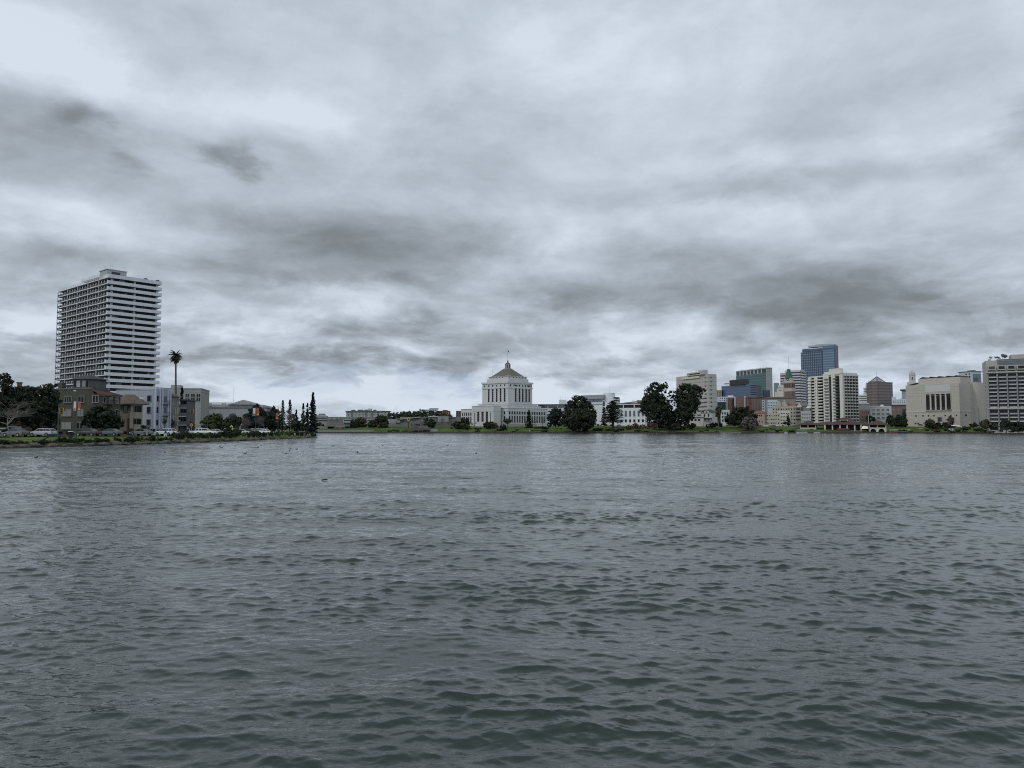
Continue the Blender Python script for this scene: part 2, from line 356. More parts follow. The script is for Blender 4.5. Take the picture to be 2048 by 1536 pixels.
# ---------------------------------------------------------------- land
def ground_mat(name, c_low, c_a, c_b, z_lo, z_hi, sc=0.25):
    m, n, l, b = new_mat(name)
    ge = n.new('ShaderNodeNewGeometry'); sx = n.new('ShaderNodeSeparateXYZ'); l.new(ge.outputs['Position'], sx.inputs[0])
    ns = n.new('ShaderNodeTexNoise'); ns.inputs['Scale'].default_value = sc; ns.inputs['Detail'].default_value = 8; ns.inputs['Roughness'].default_value = .65; l.new(ge.outputs['Position'], ns.inputs['Vector'])
    n2 = n.new('ShaderNodeTexNoise'); n2.inputs['Scale'].default_value = 2.2; n2.inputs['Detail'].default_value = 5; l.new(ge.outputs['Position'], n2.inputs['Vector'])
    g = n.new('ShaderNodeMix'); g.data_type = 'RGBA'; g.inputs[6].default_value = (*c_a, 1); g.inputs[7].default_value = (*c_b, 1)
    r = n.new('ShaderNodeMapRange'); r.inputs['From Min'].default_value = .38; r.inputs['From Max'].default_value = .62; l.new(ns.outputs['Fac'], r.inputs['Value']); l.new(r.outputs[0], g.inputs[0])
    zz_ = n.new('ShaderNodeMath'); zz_.operation = 'MULTIPLY_ADD'; zz_.inputs[1].default_value = 0.7; l.new(n2.outputs['Fac'], zz_.inputs[0]); l.new(sx.outputs[2], zz_.inputs[2])
    q = n.new('ShaderNodeMapRange'); q.inputs['From Min'].default_value = z_lo+.35; q.inputs['From Max'].default_value = z_hi+.35; l.new(zz_.outputs[0], q.inputs['Value'])
    k = n.new('ShaderNodeMix'); k.data_type = 'RGBA'; k.inputs[6].default_value = (*c_low, 1); l.new(g.outputs[2], k.inputs[7]); l.new(q.outputs[0], k.inputs[0])
    v = n.new('ShaderNodeMapRange'); v.inputs['To Min'].default_value = .6; v.inputs['To Max'].default_value = 1.3; l.new(n2.outputs['Fac'], v.inputs['Value'])
    s = n.new('ShaderNodeVectorMath'); s.operation = 'SCALE'; l.new(k.outputs[2], s.inputs[0]); l.new(v.outputs[0], s.inputs['Scale'])
    l.new(s.outputs[0], b.inputs['Base Color']); b.inputs['Roughness'].default_value = .95; b.inputs['Specular IOR Level'].default_value = .1
    return m
def resample(pts, step):
    out = [Vector(pts[0])]
    for a, b in zip(pts, pts[1:]):
        a, b = Vector(a), Vector(b); n = max(1, int((b-a).length/step))
        for i in range(1, n+1): out.append(a.lerp(b, i/n))
    return out
def land(name, shore, side, prof, cap_back, label, mat, step=2.0, jit=0.5):
    "shore: polyline; side: +1 inland is to the left of travel; prof: (inland offset, z); cap_back: far polygon points"
    P_ = resample([(x, y, 0) for x, y in shore], step); rnd = random.Random(3)
    n = len(P_); rows = []
    nrm = []
    for i in range(n):
        d = (P_[min(i+2, n-1)]-P_[max(i-2, 0)]).normalized(); nrm.append(Vector((-d.y, d.x, 0))*side)
    J = [0]*n
    for k in range(3):
        ph = rnd.random()*6; fr = (0.35, .9, 2.1)[k]/step*2
        for i in range(n): J[i] += math.sin(i*fr+ph)*jit/(k+1)
    for o, z in prof:
        rows.append([P_[i]+nrm[i]*(o+J[i]*(1 if o < 6 else 0.3)) + Vector((0, 0, z+(rnd.uniform(-.06, .06) if o < 4 else 0))) for i in range(n)])
    mb = MB(); vs = [p for r in rows for p in r]
    fs = [(r*n+i, r*n+i+1, (r+1)*n+i+1, (r+1)*n+i) if side < 0 else (r*n+i, (r+1)*n+i, (r+1)*n+i+1, r*n+i+1) for r in range(len(rows)-1) for i in range(n-1)]
    k0 = len(vs); last = (len(rows)-1)*n
    if isinstance(cap_back, float):     # extend straight back in strips
        cur = last
        for dy, z in ((60, prof[-1][1]+1.0), (400, prof[-1][1]+1.5), (cap_back, prof[-1][1]+2)):
            st = len(vs); vs += [Vector((p.x*(1+dy/1500), p.y+dy, z)) for p in rows[-1]]
            fs += [(cur+i, cur+i+1, st+i+1, st+i) for i in range(n-1)]; cur = st
    else:
        zc = prof[-1][1]; vs += [Vector((x, y, zc)) for x, y in cap_back]
        fs.append(tuple(last+i for i in range(n))+tuple(range(k0, len(vs))))
    mb.add(vs, fs); o = mb.build(name, mat); tag(o, label, kind='structure')
    bm = __import__('bmesh').new(); bm.from_mesh(o.data); __import__('bmesh').ops.triangulate(bm, faces=[f for f in bm.faces if len(f.verts) > 4]); __import__('bmesh').ops.recalc_face_normals(bm, faces=bm.faces); bm.to_mesh(o.data); bm.free()
    return o
def flip_up(o):
    me = o.data
    if sum(p.normal.z*p.area for p in me.polygons) < 0: me.flip_normals()
NEAR_SHORE = [(-520,-60),(-300,0),(-170,42),(-105,84),(-71,103),(-66,117),(-64.5,137),(-62,167),(-64,200),(-64,232),(-66,262),(-69.5,276)]
NEAR_BACK = [(-80,284),(-112,340),(-150,470),(-172,560),(-190,640)]
gm1 = ground_mat('near_turf', (.030,.027,.022), (.050,.085,.014), (.085,.120,.022), 0.25, 0.85)
near = land('near_bank_ground', NEAR_SHORE+NEAR_BACK, 1, [(-6,-.8),(-.6,-.25),(.2,.1),(1.4,.45),(2.8,.8),(7,.95),(13,1.1),(24,1.25)], [(-1500,900),(-1600,-60)], 'grass and stony ground of the near left bank', gm1)
flip_up(near)
gm2 = ground_mat('far_turf', (.035,.034,.026), (.032,.050,.014), (.078,.115,.022), 0.65, 1.35, 0.09)
FAR_SHORE = [(-900,640),(-250,622),(-165,612),(-108,592),(-40,590),(60,590),(150,588),(240,585),(300,580),(380,560),(470,540),(700,500),(1200,430)]
FAR_PROF = [(-8,-.8),(0,-.15),(.5,.5),(6,1.0),(20,2.6),(45,5.0),(80,5.6)]
far = land('far_bank_ground', FAR_SHORE, 1, FAR_PROF, 5500.0, 'grassy far bank of the lake and the ground of the city behind', gm2, step=6.0, jit=1.2)
flip_up(far)
def gz(x, y):
    "ground level"
    if y < 560 and x < -60: return 1.25
    return 5.1 if y > 634 else max(.8, 1.0+(y-592)*.09)
asph = surf('asphalt', (.055,.055,.058), .9, .25, .8)
conc = surf('concrete', (.17,.17,.165), .9, .2, .5, .15)
mb = MB(); rp = [(-190,120),(-120,132),(-92,145),(-81,165),(-76,190),(-77,230),(-84,270),(-110,320)]
rr = resample([(x,y,0) for x,y in rp], 3); vs = []; n_ = len(rr)
for i in range(n_):
    d = (rr[min(i+1,n_-1)]-rr[max(i-1,0)]).normalized(); nn = Vector((-d.y, d.x, 0)); vs += [rr[i]+Vector((0,0,1.3)), rr[i]+nn*9+Vector((0,0,1.3))]
mb.add(vs, [(2*i,2*i+2,2*i+3,2*i+1) for i in range(n_-1)]); o = mb.build('road', asph); tag(o, 'asphalt road along the near bank', kind='structure'); flip_up(o)

# ---------------------------------------------------------------- vegetation
FO = {'dark': foliage('foliage_dark', (.004,.007,.004), (.028,.040,.020)),
      'mid': foliage('foliage_mid', (.012,.018,.008), (.050,.070,.026)),
      'olive': foliage('foliage_olive', (.018,.018,.010), (.062,.058,.030)),
      'bright': foliage('foliage_bright', (.035,.055,.010), (.10,.15,.03)),
      'blue': foliage('foliage_blue', (.006,.012,.010), (.020,.031,.027)),
      'red': foliage('foliage_red', (.045,.022,.022), (.12,.06,.055)),
      'grey': foliage('foliage_grey', (.040,.036,.030), (.12,.108,.090)),
      'palm': foliage('foliage_palm', (.020,.024,.012), (.070,.072,.035)),
      'hill': foliage('foliage_hill', (.018,.026,.018), (.055,.065,.040), .06)}
bark = surf('bark', (.055,.045,.036), .95, .35, 1.5, .3)
palebark = surf('pale_bark', (.16,.145,.135), .95, .3, 1.5, .2)
RN = np.random.default_rng(11)
def quads_mesh(name, cen, nrm, size, mat, asp=1.0):
    "cen (n,3) nrm (n,3) size (n,)"
    n = len(cen); r = RN.normal(size=(n, 3)); u = np.cross(nrm, r); u /= np.linalg.norm(u, axis=1)[:, None]+1e-9
    v = np.cross(nrm, u); v /= np.linalg.norm(v, axis=1)[:, None]+1e-9
    u = u*size[:, None]*.5; v = v*size[:, None]*.5*asp
    co_ = np.stack([cen-u-v, cen+u-v*.6, cen+u*.7+v, cen-u+v*.8], 1).reshape(-1, 3).astype(np.float32)
    me = bpy.data.meshes.new(name); me.vertices.add(n*4); me.vertices.foreach_set('co', co_.ravel())
    me.loops.add(n*4); me.loops.foreach_set('vertex_index', np.arange(n*4, dtype=np.int32))
    me.polygons.add(n); me.polygons.foreach_set('loop_start', np.arange(0, n*4, 4, dtype=np.int32)); me.polygons.foreach_set('loop_total', np.full(n, 4, dtype=np.int32))
    me.update(); me.materials.append(mat); return me
def crown_pts(lobes, n, leaf, clump=.2, shell=.55):
    "leaf clumps spread through ellipsoid lobes; returns centres, normals, sizes"
    L_ = np.array(lobes, float); vol = (L_[:, 3]*L_[:, 4]*L_[:, 5])**(2/3); pr = vol/vol.sum()
    K = max(8, n//28); li = RN.choice(len(L_), K, p=pr); d = RN.normal(size=(K, 3)); d /= np.linalg.norm(d, axis=1)[:, None]
    rr_ = shell+(1-shell)*RN.random(K)**.5; cc = L_[li, :3]+d*rr_[:, None]*L_[li, 3:]*RN.uniform(.86, 1.1, K)[:, None]
    sz = (L_[li, 3:].min(1)*clump)*RN.uniform(.7, 1.5, K)
    wgt = sz**1.6; ci = RN.choice(K, n, p=wgt/wgt.sum()); e = RN.normal(size=(n, 3)); e /= np.linalg.norm(e, axis=1)[:, None]
    rad_ = RN.random(n)**.45
    P_ = cc[ci]+e*(rad_*sz[ci])[:, None]*np.array([1.15, 1.15, .8])
    nr_ = e*.7+d[ci]*.5+RN.normal(size=(n, 3))*.45; nr_ /= np.linalg.norm(nr_, axis=1)[:, None]
    return P_, nr_, leaf*RN.uniform(.6, 1.35, n)
def limbs(mb, base, lobes, r0, rnd):
    "tapered trunk and limbs reaching into the lobes"
    lo = min(l[2]-l[5] for l in lobes); top = max(l[2] for l in lobes)
    cx = sum(l[0] for l in lobes)/len(lobes); cy = sum(l[1] for l in lobes)/len(lobes)
    fork = Vector((base[0]*.6+cx*.4, base[1]*.6+cy*.4, max(base[2]+.5, lo+0.15*(top-lo))))
    b = Vector(base); mb.tube([b, b.lerp(fork, .5)+Vector((rnd.uniform(-.2,.2), 0, 0)), fork], [r0*1.25, r0*.95, r0*.8], 8)
    for l in lobes:
        t = Vector(l[:3]); q = fork.lerp(t, .5)+Vector((rnd.uniform(-.1,.1), rnd.uniform(-.1,.1), .06))*(t-fork).length
        mb.tube([fork, q, t+Vector((0,0,l[5]*.3))], [r0*.55, r0*.35, r0*.12], 6)
        for _ in range(2):
            e = t+Vector((rnd.uniform(-.6,.6)*l[3], rnd.uniform(-.6,.6)*l[4], rnd.uniform(-.1,.6)*l[5])); mb.tube([q, q.lerp(e,.6)+Vector((0,0,.1*l[5])), e], [r0*.26, r0*.16, r0*.05], 5)
def tree(name, label, cat, pxb, pyb, Y, lobes, mat='dark', n=3500, leaf=.7, r0=.4, group=None, clump=.24, shell=.5, dep=1.0):
    "lobes: (px, py, rx, ry) measured in the photo at depth Y; depth of each lobe follows its width"
    rnd = random.Random(hash(label) % 9999 if False else len(label)*7+int(pxb)); s = Y/F
    base = W(pxb, pyb, Y); base.z = min(base.z, gz(base.x, Y)); root = empty(name, base, 0, label, cat, group)
    LL = []
    for (x, y, rx, ry) in lobes:
        c = W(x, y, Y)-base; LL.append((c.x, rnd.uniform(-.5,.5)*rx*s*dep, c.z, rx*s, rx*s*dep*.95, ry*s))
    mb = MB(); limbs(mb, (0,0,-.3), LL, r0, rnd); mb.build('trunk', bark, root)
    c, nn, sz = crown_pts(LL, n, leaf, clump, shell); link('crown', quads_mesh('crown', c, nn, sz, FO[mat]), root)
    return root
def bare_tree(name, label, pxb, pyb, Y, h, spread, mat=palebark, group=None, seed=1, levels=5, r0=.16, up=.35, twigs=None):
    rnd = random.Random(seed); base = W(pxb, pyb, Y); base.z = min(base.z, gz(base.x, Y)); root = empty(name, base, 0, label, 'tree', group)
    mt, mc = MB(), MB()
    def grow(p, d, ln, r, lv):
        q = p
        pts = [p]
        for k in range(3):
            d = (d+Vector((rnd.uniform(-.22,.22), rnd.uniform(-.22,.22), rnd.uniform(-.1,.16)))).normalized(); q = q+d*ln/3; pts.append(q)
        (mt if lv >= levels-1 else mc).tube(pts, [r, r*.85, r*.7, r*.55], 7 if lv >= levels-1 else (4 if lv > 1 else 3), cap=False)
        if lv == 0: return
        for k in range(rnd.choice((3, 4)) if lv > 1 else 4):
            a = rnd.uniform(0, 6.283); t = rnd.uniform(.35, .95)*spread
            nd_ = (d*(1-t*.5)+Vector((math.cos(a)*t, math.sin(a)*t, up*rnd.uniform(-.3, .8)))).normalized()
            st = pts[rnd.choice((2, 3))] if lv < levels else pts[3]
            grow(st, nd_, ln*rnd.uniform(.62, .86), r*.6, lv-1)
    grow(Vector((0,0,-.2)), Vector((rnd.uniform(-.1,.1), 0, 1)), h*.30, r0, levels)
    mt.build('trunk', mat, root); mc.build('crown', mat if twigs is None else twigs, root)
    return root
def conifer(label, px, pytop, pybase, Y, half, mat='dark', group=None, gaps=.0, seed=1, low=.08, name='conifer_tree', dense=1.0, flat=False):
    rnd = random.Random(seed); s = Y/F; base = W(px, pybase, Y); base.z = min(base.z, gz(base.x, Y)); top = W(px, pytop, Y).z-base.z
    root = empty(name, base, 0, label, 'tree', group); R = half*s
    mb = MB(); mb.tube([(0,0,-.3),(0,0,top*.5),(0,0,top)], [R*.09+.12, R*.06+.06, .04], 7)
    C, NN, S = [], [], []; lv = int(26*dense)
    for i in range(lv):
        t = i/(lv-1); z = top*(low+(1-low)*t); rl = R*(1-t)**(.8 if not flat else .45)*rnd.uniform(.7, 1.12)+.25
        if rnd.random() < gaps: continue
        for k in range(rnd.choice((5, 6, 7))):
            a = rnd.uniform(0, 6.283); ln = rl*rnd.uniform(.6, 1.1); dz = -(.25 if not flat else .02)*ln
            mb.tube([(0,0,z), (math.cos(a)*ln*.5, math.sin(a)*ln*.5, z+dz*.2), (math.cos(a)*ln, math.sin(a)*ln, z+dz)], [.07,.05,.02], 3, cap=False)
            m = max(5, int(14*ln/R*dense))
            for j in range(m):
                u = rnd.uniform(.12, 1.02); w_ = .22*ln*(1.1-u)
                C.append((math.cos(a)*ln*u+rnd.gauss(0, w_), math.sin(a)*ln*u+rnd.gauss(0, w_), z+dz*u*u+rnd.gauss(0, .12)-rnd.random()*.25)); NN.append((rnd.gauss(0,.5), rnd.gauss(0,.5), 1)); S.append(rnd.uniform(.4, .9)*(top/18)**.5)
    mb.build('trunk', bark, root)
    NN = np.array(NN); NN /= np.linalg.norm(NN, axis=1)[:, None]
    link('crown', quads_mesh('crown', np.array(C), NN, np.array(S), FO[mat]), root); return root
def palm(label, px, pyc, pybase, Y, fr_px, mat='palm', nf=44, rtr=.28, seed=2, skirt=0.0, group=None, droop=1.0, name='palm_tree', width=.16):
    rnd = random.Random(seed); s = Y/F; base = W(px, pybase, Y); base.z = min(base.z, gz(base.x, Y)); top = W(px, pyc, Y).z-base.z; R = fr_px*s
    off = W(px, pyc, Y).x-base.x
    root = empty(name, base, 0, label, 'palm', group)
    mb = MB(); mb.tube([(0,0,-.3),(off*.3,0,top*.3),(off*.7,0,top*.7),(off,0,top)], [rtr*1.3, rtr, rtr*.85, rtr*.8], 9); mb.build('trunk', surf('palm_bark', (.09,.08,.068), .95, .3, 2, .1), root)
    cm = MB()
    for i in range(nf):
        a = rnd.uniform(0, 6.283); e = rnd.uniform(-1.0-skirt*.4, 1.35); ln = R*rnd.uniform(.8, 1.1)
        p = Vector((off, 0, top)); d = Vector((math.cos(a)*math.cos(e), math.sin(a)*math.cos(e), math.sin(e))); sd_ = Vector((-math.sin(a), math.cos(a), 0)); K = 7; prev = None
        for k in range(K+1):
            t = k/K; q = p
            w_ = ln*width*(1.0-abs(t*1.6-.75))*1.1+.02
            cur = (q-sd_*w_-Vector((0,0,w_*.5)), q, q+sd_*w_-Vector((0,0,w_*.5)))
            if prev:
                gap = rnd.uniform(0.0, .35)
                a0, b0 = prev[0].lerp(cur[0], gap), prev[2].lerp(cur[2], gap)
                cm.add([prev[1], cur[1], cur[0], a0], [(0,1,2,3)]); cm.add([prev[1], b0, cur[2], cur[1]], [(0,1,2,3)])
            prev = cur; d = (d+Vector((0,0,-.20*droop*(1+t)))).normalized(); p = p+d*ln/K
    cm.build('crown', FO[mat], root)
    if skirt > 0:
        c, nn, sz = crown_pts([(off, 0, top-R*.7*skirt, R*.38, R*.38, R*.75*skirt)], 700, .5*R/3, .4, .5); link('dead_frond_skirt', quads_mesh('dead_frond_skirt', c, nn, sz, FO['olive']), root)
    return root
SHRUB = []
def shrub_mesh(k, mat):
    r = random.Random(k); LL = [(r.uniform(-.6,.6), r.uniform(-.4,.4), .45+r.uniform(-.1,.25), r.uniform(.4,.7), r.uniform(.4,.6), r.uniform(.35,.55)) for _ in range(4)]
    c, nn, sz = crown_pts(LL, 1100, .12, .45, .4); c[:, 2] = np.abs(c[:, 2]); return quads_mesh('shrub', c, nn, sz, FO[mat])
for k, mt_ in enumerate(('dark', 'mid', 'dark', 'olive', 'mid', 'bright')): SHRUB.append(shrub_mesh(k, mt_))
def shrub(label, px, pyb, Y, w_px, h_px, kind, group='shrubs along the near bank', cat='shrub', name='shrub'):
    b = W(px, pyb, Y); s = Y/F; o = link(name, SHRUB[kind], None, (b.x, b.y, b.z-.1), random.Random(int(px*7)).uniform(0, 6.28))
    o.scale = (w_px*s/2.1, w_px*s/2.1, h_px*s/1.15); tag(o, label, cat, group); return o

# ---------------------------------------------------------------- buildings
class Bld:
    def __init__(s, name, label, cat, pxL, pxC, pxR, Y, rel=45, depth=12.0, group=None, py=800, zb=None):
        s.py = py; s.Y = Y; s.kc = KX(pxC, py); s.phi = math.atan(s.kc)+rad(rel); s.xc = s.kc*Y
        s.zb = (gz(s.xc, Y)-.4) if zb is None else zb
        s.root = empty(name, (s.xc, Y, s.zb), -s.phi, label, cat, group); s.depth = depth
        s.w, s.d = s.solve(pxL, pxC, pxR, s.xc, Y)
        s.R0 = (-s.w, 0.0, 0.0, s.d, Y)
    def solve(s, pxL, pxC, pxR, xc, Y):
        c, n = math.cos(s.phi), math.sin(s.phi); kL, kR = KX(pxL, s.py), KX(pxR, s.py)
        w = (xc-kL*Y)/(c+kL*n); d = s.depth if pxR <= pxC else (kR*Y-xc)/(n-kR*c)
        return w, d
    def fx(s, px, y=0.0):
        "local x on the plane local-y = y that is seen at px"
        k = KX(px, s.py); c, n = math.cos(s.phi), math.sin(s.phi)
        return (k*(s.Y+y*c)-s.xc-y*n)/(c+k*n)
    def rect(s, pxL, pxC, pxR, back=0.0, depth=None):
        "footprint of another volume of the same building set 'back' metres behind the front"
        if pxR <= pxC:
            x0, x1 = s.fx(pxL, back), s.fx(pxC, back); xm = (x0+x1)/2
            return (x0, x1, back, back+(depth or s.depth), s.Y-xm*math.sin(s.phi)+back*math.cos(s.phi))
        Y = s.Y+back; xc = KX(pxC, s.py)*Y
        w, d = s.solve(pxL, pxC, pxR, xc, Y)
        dx, dy = xc-s.xc, Y-s.Y; c, n = math.cos(s.phi), math.sin(s.phi)
        lx, ly = dx*c-dy*n, dx*n+dy*c
        return (lx-w, lx, ly, ly+d, Y)
    def z(s, py, Y=None): return ZP(py, Y or s.Y)-s.zb
    def part(s, name, mb, mats, smooth=False, parent=None): return mb.build(name, mats, parent or s.root, smooth=smooth)
    def block(s, name, mats, py0, py1=None, r=None, grow=0.0, par=None, parapet=0.0):
        "box from photo row py1 (or the ground) up to row py0"
        r = r or s.R0; z1 = s.z(py0, r[4]); z0 = 0.0 if py1 is None else s.z(py1, r[4]); mb = MB()
        mb.box(r[0]-grow, r[1]+grow, r[2]-grow, r[3]+grow, z0, z1)
        if parapet:
            t = .35; x0, x1, y0, y1 = r[0]-grow, r[1]+grow, r[2]-grow, r[3]+grow
            mb.box(x0, x1, y0, y0+t, z1, z1+parapet); mb.box(x0, x1, y1-t, y1, z1, z1+parapet); mb.box(x0, x0+t, y0+t, y1-t, z1, z1+parapet); mb.box(x1-t, x1, y0+t, y1-t, z1, z1+parapet)
        return s.part(name, mb, mats, parent=par)
    def place(s, me, name, face, u, z, r=None, parent=None):
        "u metres from the left end of the face ('F' front-left face, 'R' right face)"
        r = r or s.R0
        if face == 'F': return link(name, me, parent or s.root, (r[0]+u, r[2], z), 0)
        return link(name, me, parent or s.root, (r[1], r[2]+u, z), math.pi/2)
    def grid(s, face, a0, a1, pyA, pyB, nx, nz, fw=.55, fh=.5, mat=None, name='window', r=None, frame=None, proud=.05, skip=None, mull=0, cap=100, jitter=0):
        r = r or s.R0; L_ = (r[1]-r[0]) if face == 'F' else (r[3]-r[2]); zt, zl = s.z(pyA, r[4]), s.z(pyB, r[4])
        cw, ch = L_*(a1-a0)/nx, (zt-zl)/nz; ww, wh = cw*fw, ch*fh; mat = mat or GL
        mb = MB()
        if frame:
            t = min(.14, ww*.12); mb.box(-ww/2-t, -ww/2, -proud-.05, .1, -wh/2-t, wh/2+t, 0); mb.box(ww/2, ww/2+t, -proud-.05, .1, -wh/2-t, wh/2+t, 0)
            mb.box(-ww/2, ww/2, -proud-.05, .1, wh/2, wh/2+t, 0); mb.box(-ww/2-t*.3, ww/2+t*.3, -proud-.12, .1, -wh/2-t, -wh/2, 0)
            for k in range(mull): x = -ww/2+ww*(k+1)/(mull+1); mb.box(x-t*.3, x+t*.3, -proud-.03, .05, -wh/2, wh/2, 0)
            me = mb.mesh(name, frame); pn = MB().box(-ww/2, ww/2, -proud, .08, -wh/2, wh/2).mesh('pane', mat)
        else:
            mb.box(-ww/2, ww/2, -proud, .1, -wh/2, wh/2, 0); me = mb.mesh(name, mat); pn = None
        k = 0; rest = MB()
        for j in range(nz):
            for i in range(nx):
                if skip and skip(i, j): continue
                u = L_*a0+cw*(i+.5); z = zt-ch*(j+.5); s.cnt = getattr(s, 'cnt', 0)+1
                if s.cnt <= cap:
                    o = s.place(me, name, face, u, z, r)
                    if pn: link('pane', pn, o)
                else:
                    if face == 'F': rest.box(r[0]+u-ww/2, r[0]+u+ww/2, r[2]-proud, r[2]+.1, z-wh/2, z+wh/2)
                    else: rest.box(r[1]-.1, r[1]+proud, r[2]+u-ww/2, r[2]+u+ww/2, z-wh/2, z+wh/2)
        if rest.v: s.rest = getattr(s, 'rest', []); s.rest.append((rest, mat, name))
    def finish(s):
        if getattr(s, 'rest', None):
            m = MB(); mats = []
            for rb, mt_, nm in s.rest:
                if mt_ not in mats: mats.append(mt_)
                m.add(rb.v, rb.f, mats.index(mt_))
            o = s.part('window', m, mats); o['kind'] = 'stuff'
        return s.root
    def bands(s, face, a0, a1, pys, hpx, mat, name='glazing_band', r=None, proud=.05, split=0):
        "ribbon windows, one per floor"
        r = r or s.R0; L_ = (r[1]-r[0]) if face == 'F' else (r[3]-r[2]); hz = hpx*r[4]/F; ww = L_*(a1-a0); mb = MB()
        n = max(1, split); g = .02*ww/n if split else 0
        for k in range(n): mb.box(-ww/2+ww*k/n+g/2, -ww/2+ww*(k+1)/n-g/2, -proud, .1, -hz/2, hz/2)
        if split: mb.box(-ww/2, ww/2, -proud+.02, .1, -hz/2-.1, -hz/2)
        me = mb.mesh(name, mat)
        for py in pys: s.place(me, name, face, L_*(a0+a1)/2, s.z(py, r[4]), r)
GL = glass('window_glass', (.010,.012,.015), (.09,.095,.10), .12, spec=.15); GLB = glass('window_glass_blinds', (.03,.035,.04), (.30,.31,.32), .35)
DK = surf('dark_void', (.012,.013,.015), .6, .1)  # flat near-black; in openings and loggias it stands in for shade
white = surf('white_render', (.58,.59,.60), .8, .10, .3, .12)
whitec = surf('white_painted_concrete', (.52,.53,.56), .8, .08, .2, .14)
cream = surf('cream_render', (.52,.48,.41), .85, .12, .3, .15)
grey = surf('grey_concrete', (.24,.24,.235), .9, .15, .2, .2)
dgrey = surf('dark_grey_roof', (.06,.06,.065), .85, .2, .5)
metal = surf('galvanised_metal', (.35,.36,.37), .45, .1, 2, 0, .7)
dmetal = surf('dark_metal', (.04,.04,.045), .5, .1, 2, 0, .5)
def antenna(root, x, y, z0, h, r=.06, name='antenna'):
    m = MB(); m.tube([(x,y,z0),(x,y,z0+h)], [r, r*.6], 5); m.box(x-r*5, x+r*5, y-r, y+r, z0+h*.8, z0+h*.8+r*1.5); return m.build(name, metal, root)

# --- white balcony tower on the left
b = Bld('apartment_tower', 'tall white apartment tower with continuous balconies, tallest building on the left', 'tower', 113, 214, 322, 360, rel=math.degrees(rad(40)-math.atan(KX(214, 650))), py=650, zb=.5)
FL = 12.42*360/F; NFL = 24; ztop = b.z(552); core = surf('tower_wall', (.085,.088,.095), .85, .08, .2)  # core wall colour darkened to carry the shade behind the balconies
brown = surf('tower_panel', (.05,.045,.042), .8, .2, .4)
IN = 1.9; m = MB(); m.box(-b.w+IN, -IN, IN, b.d-IN*.9, 0, ztop-.6); b.part('wall', m, core)
towwin = glass('tower_glass', (.004,.005,.007), (.17,.18,.19), .12, spec=.08)
# balcony ring of one floor: slab all round, solid white parapet on the short faces
mb = MB(); mb.box(-b.w, 0, 0, b.d, 0, .26)
for k in range(1): mb.box(-.16, 0, 0, b.d, .26, 1.55); mb.box(-b.w, -b.w+.16, 0, b.d, .26, 1.2); mb.box(-1.4, -.16, 0, .16, .26, 1.55)
bal = mb.mesh('balcony', whitec)
nP = 19; mb = MB()
for i in range(nP+1):
    x = -b.w+.2+(b.w-1.6)*i/nP; mb.box(x-.11, x+.11, -.06, .30, .27, 1.95 if i % 4 else 2.7)
nf_ = len(mb.f)
for i in range(nP):
    x0 = -b.w+.2+(b.w-1.6)*i/nP+.12; x1 = -b.w+.2+(b.w-1.6)*(i+1)/nP-.12
    mb.box(x0, x1, .04, .09, .42, 1.30); mb.box(x0, x1, .03, .10, 1.30, 1.36)
mb.m = [0]*nf_+[1]*(len(mb.f)-nf_); k_ = len(mb.f); mb.box(-b.w+.2, -1.4, .02, .11, .27, .40); mb.m[k_:] = [0]*(len(mb.f)-k_)
rail = mb.mesh('railing', [whitec, surf('railing_panel', (.03,.03,.033), .5, .25, 3)])  # balcony fins together with the railing panels between them
mb = MB()
for i in range(nP):
    if i % 4 == 3: continue
    x0 = -b.w+IN+.3+(b.w-2*IN-.6)*i/nP; x1 = x0+(b.w-2*IN-.6)/nP*.86; mb.box(x0, x1, IN-.06, IN+.1, .3, FL-.35)
mb.box(-b.w+IN+.1, -IN-.1, IN-.03, IN+.1, FL-.34, FL-.2)
gdoor = mb.mesh('glazing_band', towwin)  # floor-high glass doors behind the railing, with a head bar
def strip(y0, y1, n):
    m_ = MB()
    for i in range(n): m_.box(-IN-.1, -IN+.06, y0+(y1-y0)*i/n+.03, y0+(y1-y0)*(i+1)/n-.03, 1.05, FL-.12)
    m_.box(-IN-.1, -IN+.04, y0, y1, 1.0, 1.04); return m_.mesh('glazing_band', towwin)
s1, s2 = strip(b.d*.115, b.d*.485, 7), strip(b.d*.53, b.d*.905, 7)
pil = MB(); [pil.box(-IN-.2, -IN+.35, b.d*q, b.d*(q+.035), 0, ztop-.6) for q in (.075, .492, .915)]; b.part('pilaster', pil, whitec)
for k in range(NFL):
    z = ztop-.6-FL*(k+1)
    o = link('balcony', bal, b.root, (0,0,z)); link('railing', rail, o)
    link('glazing_band', gdoor, b.root, (0,0,z)); link('glazing_band', s1, b.root, (0,0,z)); link('glazing_band', s2, b.root, (0,0,z))
m = MB(); m.box(-b.w, 0, 0, b.d, ztop-.6, ztop-.3); m.box(-.2, 0, 0, b.d, ztop-.3, ztop+1.1); m.box(-b.w, -.2, b.d-.2, b.d, ztop-.3, ztop+.9); m.box(-6, -.2, 0, .2, ztop-.3, ztop+1.1)
for i in range(26): x = -b.w+.2+(b.w-6.5)*i/25; m.box(x-.08, x+.08, .1, .3, ztop-.3, ztop+.75)
m.box(-b.w, -6, .15, .22, ztop+.55, ztop+.68); b.part('roof_parapet', m, whitec)
m = MB(); m.box(-37, -20, 5, b.d-4, ztop-.3, ztop+2.4); m.box(-40, -17.5, 3.0, b.d-3, ztop+2.4, ztop+3.8); b.part('penthouse', m, whitec)
m = MB(); m.box(-15, -6.5, 2.0, 11, ztop-.3, ztop+4.4); m.box(-15.3, -6.2, 1.7, 11.3, ztop+4.4, ztop+4.7); p = b.part('lift_housing', m, surf('roof_box_render', (.30,.31,.33), .85, .1, .3, .15))
